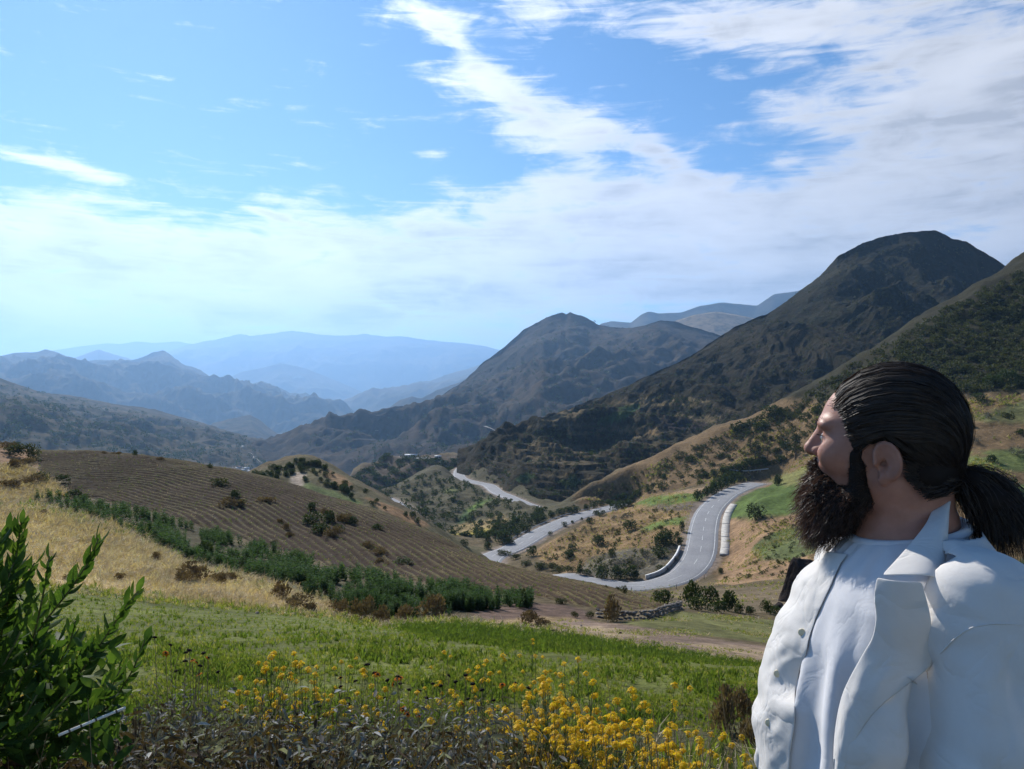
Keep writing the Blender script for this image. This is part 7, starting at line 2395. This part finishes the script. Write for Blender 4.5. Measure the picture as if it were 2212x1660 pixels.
for (u, v, d) in [(1560, 1598, 3.0), (1590, 1612, 2.9), (1530, 1588, 3.1), (1500, 1570, 3.1), (1620, 1640, 2.7), (1470, 1580, 2.9), (1545, 1630, 2.6), (1600, 1650, 2.6), (1635, 1600, 3.0), (1510, 1620, 2.6)]:
    mustard(u, v, d, 'yellow mustard plant in the grass beside the open white shirt', 'mustard plants by the man')
for (u, v, d) in [(65, 1470, 3.3), (82, 1462, 3.3), (50, 1485, 3.2), (95, 1455, 3.4), (35, 1500, 3.1), (150, 1460, 3.4), (140, 1475, 3.2), (75, 1495, 3.1)]:
    mustard(u, v, d, 'yellow mustard plant seen through the leafy shrub branches', 'mustard plants behind the shrub')

# withered weeds: one tangled bed
m_wsil = leaf_mat('withered_grey_leaves', [(.04, .036, .03), (.13, .128, .115), (.42, .42, .40)], .75, .2, .25, 14)  # grey leaf tones; the palest stop is raised to paint in bright glints
m_wbrn = leaf_mat('withered_brown_leaves', [(.03, .02, .013), (.07, .047, .03), (.15, .105, .06)], .85, .2, .1, 14)
m_wgrn = leaf_mat('weed_leaves', [(.03, .055, .018), (.06, .095, .03), (.10, .14, .05)], .6, .35, .25, 14)


def weed_mesh(seed, mat, n, h, leaf, droop, wid=.36, low=.35):
    """stalk with curled, drooping leaves"""
    r = np.random.default_rng(seed); g = Geo()
    t = np.array([0, .3, .65, 1.0]); prof = np.array([.15, .5, .42, .02])
    for s_ in range(3):
        a = r.uniform(0, 6.28); ln = np.array([math.cos(a), math.sin(a), 0]) * r.uniform(.02, .14)
        g.tube([(0, 0, 0), ln * .5 + np.array([0, 0, h * .5]), ln + np.array([0, 0, h * r.uniform(.75, 1)])], [.003, .0022, .001], 3, caps=False)
    for i in range(n):
        f = low + (1 - low) * r.uniform(0, 1) ** .8; a = r.uniform(0, 6.28); o = r.uniform(0, .16) * (.3 + f)
        c = np.array([math.cos(a) * o, math.sin(a) * o, f * h]); a2 = a + r.normal(0, .8)
        d = unit(np.array([math.cos(a2), math.sin(a2), r.normal(-droop, .5)])); sd = unit(np.cross(d, r.normal(0, .6, 3) + np.array([0, 0, 1]))); up = np.cross(sd, d)
        q = leaf * r.uniform(.6, 1.4); w = q * wid * r.uniform(.6, 1.2); cu = r.uniform(-.9, .35); fo = r.uniform(.2, .9)
        V = []
        for k in range(4):
            m_ = c + d * q * t[k] + up * q * cu * t[k] ** 2
            V += [m_ - sd * w * prof[k] + up * w * prof[k] * fo, m_, m_ + sd * w * prof[k] + up * w * prof[k] * fo]
        g.add(V, [(k * 3 + e, k * 3 + e + 1, k * 3 + e + 4, k * 3 + e + 3) for k in range(3) for e in (0, 1)])
    return g.build('weed', mat, link=False).data


def twig_mesh(seed, mat, n=9, h=.5, thick=.0022):
    r = np.random.default_rng(seed); g = Geo()
    for i in range(n):
        a = r.uniform(0, 6.28); b = np.array([r.normal(0, .05), r.normal(0, .05), 0]); ln = h * r.uniform(.5, 1.1)
        e = b + np.array([math.cos(a) * ln * r.uniform(.1, .6), math.sin(a) * ln * r.uniform(.1, .6), ln])
        m_ = (b + e) / 2 + r.normal(0, .03, 3)
        g.tube([b, m_, e], [thick, thick * .8, thick * .4], 4, caps=False)
    return g.build('twigs', mat, link=False).data


W_SIL = [weed_mesh(600 + i, m_wsil, 150, .74, .024, .5) for i in range(3)]
W_BRN = [weed_mesh(610 + i, m_wbrn, 150, .66, .028, .5) for i in range(3)]
W_GRN = [weed_mesh(620 + i, m_wgrn, 90, .50, .036, .1, .42, .1) for i in range(3)]
TWIG = [twig_mesh(630 + i, m_twig, 10, .75, .0014) for i in range(3)]


def bed(n, u0, u1, d0, d1, seed, ftop):
    """plants under the photo's weed outline: keep those whose tops stay below it"""
    r = np.random.default_rng(seed)
    d = np.exp(r.uniform(np.log(d0), np.log(d1), n)); u = r.uniform(u0, u1, n)
    x = (u - CU) / FPX * d
    z = height(x, d)
    s = r.uniform(.6, 1.25, n)
    vt = CV - (z + .76 * s - CAM_Z) / d * FPX
    ok = vt > np.interp(u, ftop[0], ftop[1]) + np.abs(r.normal(0, 26, n)) - 8
    return np.column_stack([x, d, z])[ok], s[ok]


def put_bed(name, n, u0, u1, d0, d1, seed, ftop, src, sc=1.0):
    p, s = bed(n, u0, u1, d0, d1, seed, ftop)
    r = np.random.default_rng(seed + 1)
    rot = np.column_stack([r.normal(0, .15, len(p)), r.normal(0, .15, len(p)), r.uniform(0, 6.28, len(p))])
    return gn_cover(name, p, rot, np.repeat((s * sc)[:, None], 3, 1), src)


TOPL = ([-400, 0, 300, 420, 520, 640, 760, 900, 1020, 1120, 1200, 1300, 1500, 1640, 2400], [1540, 1500, 1450, 1465, 1490, 1490, 1490, 1500, 1505, 1530, 1575, 1620, 1650, 1650, 1650])
put_bed('withered_grey_weeds', 1100, 280, 1250, 2.1, 4.6, 701, TOPL, W_SIL + [TWIG[0], TWIG[2], W_BRN[0], W_BRN[1], W_BRN[2], W_GRN[1]])
put_bed('withered_brown_weeds', 1700, -900, 700, 1.6, 3.6, 702, ([-400, 300, 420, 560, 800], [1520, 1490, 1470, 1520, 1600]), W_BRN + [TWIG[1], W_GRN[0]])
put_bed('green_weeds', 1500, -900, 2300, 1.6, 4.5, 703, ([-400, 300, 700, 1000, 1200, 1500, 1700, 2400], [1520, 1540, 1600, 1600, 1580, 1590, 1560, 1560]), W_GRN)
put_bed('dead_stalks', 420, 200, 1700, 1.7, 4.5, 704, ([-400, 300, 1000, 1700], [1540, 1540, 1560, 1520]), TWIG)
# pale grass behind the mustard and beside the man
GR2 = [(1330, 1470), (1480, 1440), (1660, 1450), (2000, 1480), (2000, 1700), (1400, 1700)]
p_, s_ = bed(2600, 1250, 2050, 2.6, 8, 705, ([1200, 1500, 1660, 2100], [1480, 1470, 1470, 1500]))
r5 = np.random.default_rng(6)
gn_cover('pale_grass', p_, np.column_stack([r5.normal(0, .2, len(p_)), r5.normal(0, .2, len(p_)), r5.uniform(0, 6.28, len(p_))]), np.column_stack([s_ * .3, s_ * .3, s_ * .38]), [gr_src[5], gr_src[0], st_src[0], gr_src[2], gr_src[1]])
for (u, v, w, h) in [(1570, 1560, 80, 110), (1600, 1540, 70, 90), (1625, 1600, 60, 100)]:
    p = cast(u, v + 30, 4, 12)
    put_bush(u, v, w, 'dry', 'brown tangled weed clump in the grass beside the man', 'weed clumps by the man', h, p=p)

# dried seed heads and the last orange flowers
m_seed = simple_mat('dried_flower_heads', (.025, .018, .015), .9, .4, 80)
m_orange = leaf_mat('orange_petals', [(.42, .09, .008), (.6, .17, .012)], .8, .15, .05, 60)


def head_ball(seed, rad):
    r = np.random.default_rng(seed); g = Geo()
    n = 46
    d = unit(r.normal(size=(n, 3))); d[:, 2] = np.abs(d[:, 2]) * .9 - .2
    for q in d:
        x = unit(np.cross(q, [.2, .4, .9])); y = np.cross(q, x); s = rad * .34
        g.add([q * rad * .3 + x * s, q * rad * .3 - x * s * .5 + y * s * .8, q * rad * .3 - x * s * .5 - y * s * .8, q * rad * r.uniform(.9, 1.15)], [(0, 1, 3), (1, 2, 3), (2, 0, 3)])
    return g.build('seed_head', m_seed, smooth=False, link=False).data


def daisy(seed):
    r = np.random.default_rng(seed); g = Geo()
    for k in range(11):
        t = k * 2 * math.pi / 11 + r.normal(0, .08); d = np.array([math.cos(t), math.sin(t), r.uniform(-.5, .1)]); e = np.array([-math.sin(t), math.cos(t), 0])
        g.add([d * .004, d * .012 - e * .0045, d * .021, d * .012 + e * .0045], [(0, 1, 2, 3)])
    return g.build('petals', m_orange, smooth=False, link=False).data


SEEDH = [head_ball(640 + i, .0115) for i in range(3)]; DAISY = [daisy(650 + i) for i in range(3)]
gs = Geo(); gs.tube(smooth_curve([(0, 0, -.05), (.015, .01, .5), (0, 0, 1.0)], 6), [.0012] * 6, 5); STALK = gs.build('stalk', m_twig, link=False).data


def stalk_flower(u, v, d, orange, label, group):
    top = pix(u, v, d); gz = float(height(top[0], top[1])); h = max(top[2] - gz, .15)
    r = empty('orange_flower' if orange else 'dried_flower', (top[0], top[1], top[2] - h), rm.uniform(0, 6))
    o = bpy.data.objects.new('stalk', STALK); coll.objects.link(o); o.parent = r; o.scale = (1, 1, h)
    c = bpy.data.objects.new('seed_head', SEEDH[int(rm.integers(0, 3))]); coll.objects.link(c); c.parent = r; c.location = (0, 0, h); c.rotation_euler = (rm.normal(0, .3), rm.normal(0, .3), 0)
    if orange:
        c.scale = (.6, .6, .6)
        p = bpy.data.objects.new('petals', DAISY[int(rm.integers(0, 3))]); coll.objects.link(p); p.parent = r; p.location = (0, 0, h); p.rotation_euler = (rm.normal(.3, .4), rm.normal(0, .4), 0); p.scale = (.72,) * 3
    tag(r, label, 'flower', group)


for (u, v) in [(335, 1372), (370, 1393), (410, 1405), (400, 1425), (398, 1408), (440, 1412), (385, 1450), (470, 1452), (430, 1440), (735, 1462), (740, 1478), (765, 1470), (790, 1440), (795, 1436), (810, 1452), (860, 1475), (905, 1490), (885, 1485), (930, 1478), (955, 1480), (970, 1458), (985, 1472), (1000, 1465), (860, 1462), (835, 1470), (1020, 1478), (1040, 1492), (1110, 1474), (1140, 1480), (750, 1520), (830, 1510), (920, 1515), (1010, 1508), (690, 1525), (640, 1545), (1060, 1512)]:
    stalk_flower(u + rm.normal(0, 3), v + rm.normal(0, 3), rm.uniform(3.0, 3.8), False, 'dried dark round seed head above the grey withered weeds', 'dried seed heads in the weeds')
for (u, v) in [(816, 1456), (858, 1465), (865, 1463), (850, 1478), (358, 1410), (425, 1430), (415, 1425), (450, 1420), (590, 1568), (722, 1605), (575, 1610), (870, 1530), (880, 1542), (905, 1545), (1000, 1520), (1085, 1478), (430, 1455)]:
    stalk_flower(u, v, rm.uniform(2.9, 3.6), True, 'fading orange daisy-like flower among the grey withered weeds', 'orange flowers in the weeds')

# ------------------------------------------------------------------ leafy shrub at the left
m_shl = leaf_mat('shrub_leaves', [(.024, .05, .013), (.05, .095, .02), (.10, .155, .03)], .6, .4, .15, 22)
m_shs = simple_mat('shrub_stems', (.16, .15, .06), .75, .3, 30)
m_leafv = []


def leaf_shape(seed):
    """one broad lanceolate leaf, folded along its midrib, about 1 unit long"""
    r = np.random.default_rng(seed)
    t = np.array([0, .18, .42, .68, .88, 1.0]); w = np.array([.03, .13, .19, .16, .07, .0]) * r.uniform(.9, 1.2)
    curl = r.uniform(-.25, .1); fold = r.uniform(.15, .45)
    V = []; F = []
    for i in range(6):
        z = curl * t[i] ** 2
        V += [(t[i], -w[i], z + fold * w[i]), (t[i], 0, z), (t[i], w[i], z + fold * w[i])]
    for i in range(5):
        a = i * 3
        F += [(a, a + 1, a + 4, a + 3), (a + 1, a + 2, a + 5, a + 4)]
    return np.array(V), F


LEAFS = [leaf_shape(800 + i) for i in range(4)]
LEAFM = [mesh_obj('leaf', v, f, m_shl, link=False).data for v, f in LEAFS]
BR = [  # branch control points in the photo with distances, leaf density
    ([(-70, 1620, 1.95), (-10, 1420, 1.9), (25, 1260, 1.85), (46, 1128, 1.82)], 142, 1.0), ([(20, 1600, 2.0), (60, 1430, 1.95), (90, 1300, 1.92), (107, 1200, 1.9)], 69, .8),
    ([(-20, 1600, 2.05), (60, 1400, 2.0), (150, 1275, 1.97), (196, 1205, 1.95), (213, 1162, 1.95)], 90, 1.0), ([(40, 1640, 2.05), (142, 1496, 2.0), (213, 1397, 1.97), (268, 1315, 1.95), (299, 1276, 1.95)], 87, 1.0),
    ([(120, 1640, 2.1), (230, 1530, 2.05), (285, 1450, 2.0), (313, 1382, 2.0)], 66, .95), ([(60, 1600, 2.1), (120, 1450, 2.05), (150, 1390, 2.05), (163, 1340, 2.03)], 51, .9),
    ([(-120, 1560, 1.85), (-50, 1380, 1.8), (-20, 1240, 1.8), (0, 1160, 1.8)], 90, 1.0), ([(-60, 1660, 1.9), (20, 1520, 1.85), (60, 1440, 1.85), (100, 1400, 1.85)], 66, 1.0),
    ([(60, 1680, 2.0), (150, 1580, 1.95), (230, 1500, 1.95), (262, 1440, 1.95)], 60, .9), ([(-40, 1700, 1.8), (40, 1610, 1.8), (110, 1540, 1.8), (150, 1500, 1.82)], 66, 1.0),
    ([(-150, 1520, 1.9), (-70, 1340, 1.86), (-20, 1235, 1.86), (22, 1145, 1.86)], 90, 1.0), ([(-130, 1540, 1.8), (-60, 1400, 1.78), (-5, 1300, 1.78), (30, 1215, 1.78)], 80, 1.0), ([(-90, 1600, 1.85), (0, 1450, 1.82), (50, 1350, 1.82), (70, 1280, 1.82)], 70, 1.0),
    ([(-100, 1500, 1.9), (-20, 1350, 1.86), (40, 1270, 1.86), (75, 1215, 1.86)], 60, .9), ([(-80, 1680, 1.75), (0, 1600, 1.75), (50, 1550, 1.75), (80, 1500, 1.76)], 54, 1.0),
]
base = pix(-40, 1650, 1.98); base[2] = float(height(base[0], base[1]))
shrub = empty('leafy_shrub', base)
rs = np.random.default_rng(41)
cand = []
for bi, (cp, nl, sc) in enumerate(BR):
    pts = [base + rs.normal(0, .03, 3) * np.array([1, 1, 0])] + [pix(*c) for c in cp]
    pth = smooth_curve(pts, 30)
    g = Geo(); g.tube(pth - base, np.linspace(.0065, .0016, 30), 6)
    stem = g.build('stem', m_shs, shrub)
    for k in range(nl):
        f = .40 + .60 * (k + rs.uniform(0, 1)) / nl
        f = min(f, 1.0)
        p = np.array([np.interp(f, np.linspace(0, 1, 30), pth[:, j]) for j in range(3)])
        t = unit(np.array([np.interp(min(f + .03, 1), np.linspace(0, 1, 30), pth[:, j]) for j in range(3)]) - np.array([np.interp(f - .03, np.linspace(0, 1, 30), pth[:, j]) for j in range(3)]))
        a = k * 2.4 + rs.normal(0, .3)
        x = unit(np.cross(t, [.1, .9, .3])); y = np.cross(t, x)
        rad = x * math.cos(a) + y * math.sin(a)
        open_ = np.interp(f, [.4, .85, 1.0], [1.25, .95, .6])
        d = unit(t + rad * open_ + np.array([0, 0, .12]) + rs.normal(0, .16, 3))
        up = unit(rad - d * (rad @ d)); up = -up if f < .9 and rs.uniform() < .1 else up
        ln = np.interp(f, [.4, .8, 1.0], [.070, .064, .042]) * rs.uniform(.75, 1.2) * sc
        sd = np.cross(up * -1, d)
        M = np.column_stack([d, sd, -up * 1.0]) if False else np.column_stack([d, np.cross(up, d), up])
        cand.append((stem, p - base, M, ln, int(rs.integers(0, 4)), CU + p[0] / p[1] * FPX))
# side shoots fill the lower mass
order = sorted(range(len(cand)), key=lambda i: -(cand[i][3] / 1.0) if cand[i][5] > -30 else 1)
as_obj = set(order[:300])
gl = Geo()
for i, (stem, p, M, ln, k, _u) in enumerate(cand):
    if i in as_obj:
        o = bpy.data.objects.new('leaf', LEAFM[k]); coll.objects.link(o); o.parent = stem
        m4 = Matrix.Identity(4)
        for a in range(3):
            for b_ in range(3):
                m4[a][b_] = float(M[a, b_] * ln)
            m4[a][3] = float(p[a])
        o.matrix_basis = m4
    else:
        gl.add((LEAFS[k][0] * ln) @ M.T + p, LEAFS[k][1])
for i in range(760):
    u = rs.uniform(-60, 270); v = rs.uniform(1380, 1650)
    if u > 330 - (v - 1380) * .25 or rs.uniform() < smoothstep(100, 280, u) * .6:
        continue
    p = pix(u, v, rs.uniform(1.85, 2.25)); d = unit(rs.normal(size=3) + np.array([.3, -.2, .6])); up = unit(np.cross(d, rs.normal(size=3))); k = int(rs.integers(0, 4))
    M = np.column_stack([d, np.cross(up, d), up]); gl.add((LEAFS[k][0] * rs.uniform(.035, .06)) @ M.T + p - base, LEAFS[k][1])
tag(gl.build('small_leaves', m_shl, shrub), kind='stuff')
tag(shrub, 'tall leafy green shrub leaning in from the left over the weeds', 'shrub')

# broken cane with its nodes
ca, cb = pix(126, 1588, 1.78), pix(271, 1528, 1.86)
cane = empty('broken_cane', (ca + cb) / 2)
g = Geo(); g.tube(np.linspace(ca, cb, 5) - (ca + cb) / 2, .0034, 8); g.build('culm', simple_mat('bleached_cane', (.72, .70, .62), .6, .12, 60), cane)
for t in (.16, .33, .55, .86):
    c = ca + (cb - ca) * t - (ca + cb) / 2; dv = unit(cb - ca)
    g = Geo(); g.tube([c - dv * .002, c, c + dv * .002], [.0034, .0044, .0034], 8); g.build('node', simple_mat('cane_node', (.10, .08, .06), .8, .2, 60), cane)
tag(cane, 'short white broken cane lying across the weeds under the shrub', 'cane')
# ------------------------------------------------------------------ air: haze that fades the far ranges
hz = Geo()
hz.box((0, 13000, 200), (25000, 15000, 1320))
hm = bpy.data.materials.new('haze_air')
hm.use_nodes = True
hm.node_tree.nodes.clear()
pv = hm.node_tree.nodes.new('ShaderNodeVolumePrincipled')
pv.inputs['Color'].default_value = (0.36, 0.62, 1.0, 1)
pv.inputs['Density'].default_value = 7.5e-5
pv.inputs['Anisotropy'].default_value = 0.5
ho = hm.node_tree.nodes.new('ShaderNodeOutputMaterial')
hm.node_tree.links.new(pv.outputs[0], ho.inputs['Volume'])
haze = hz.build('haze', hm, smooth=False)
tag(haze, kind='stuff')
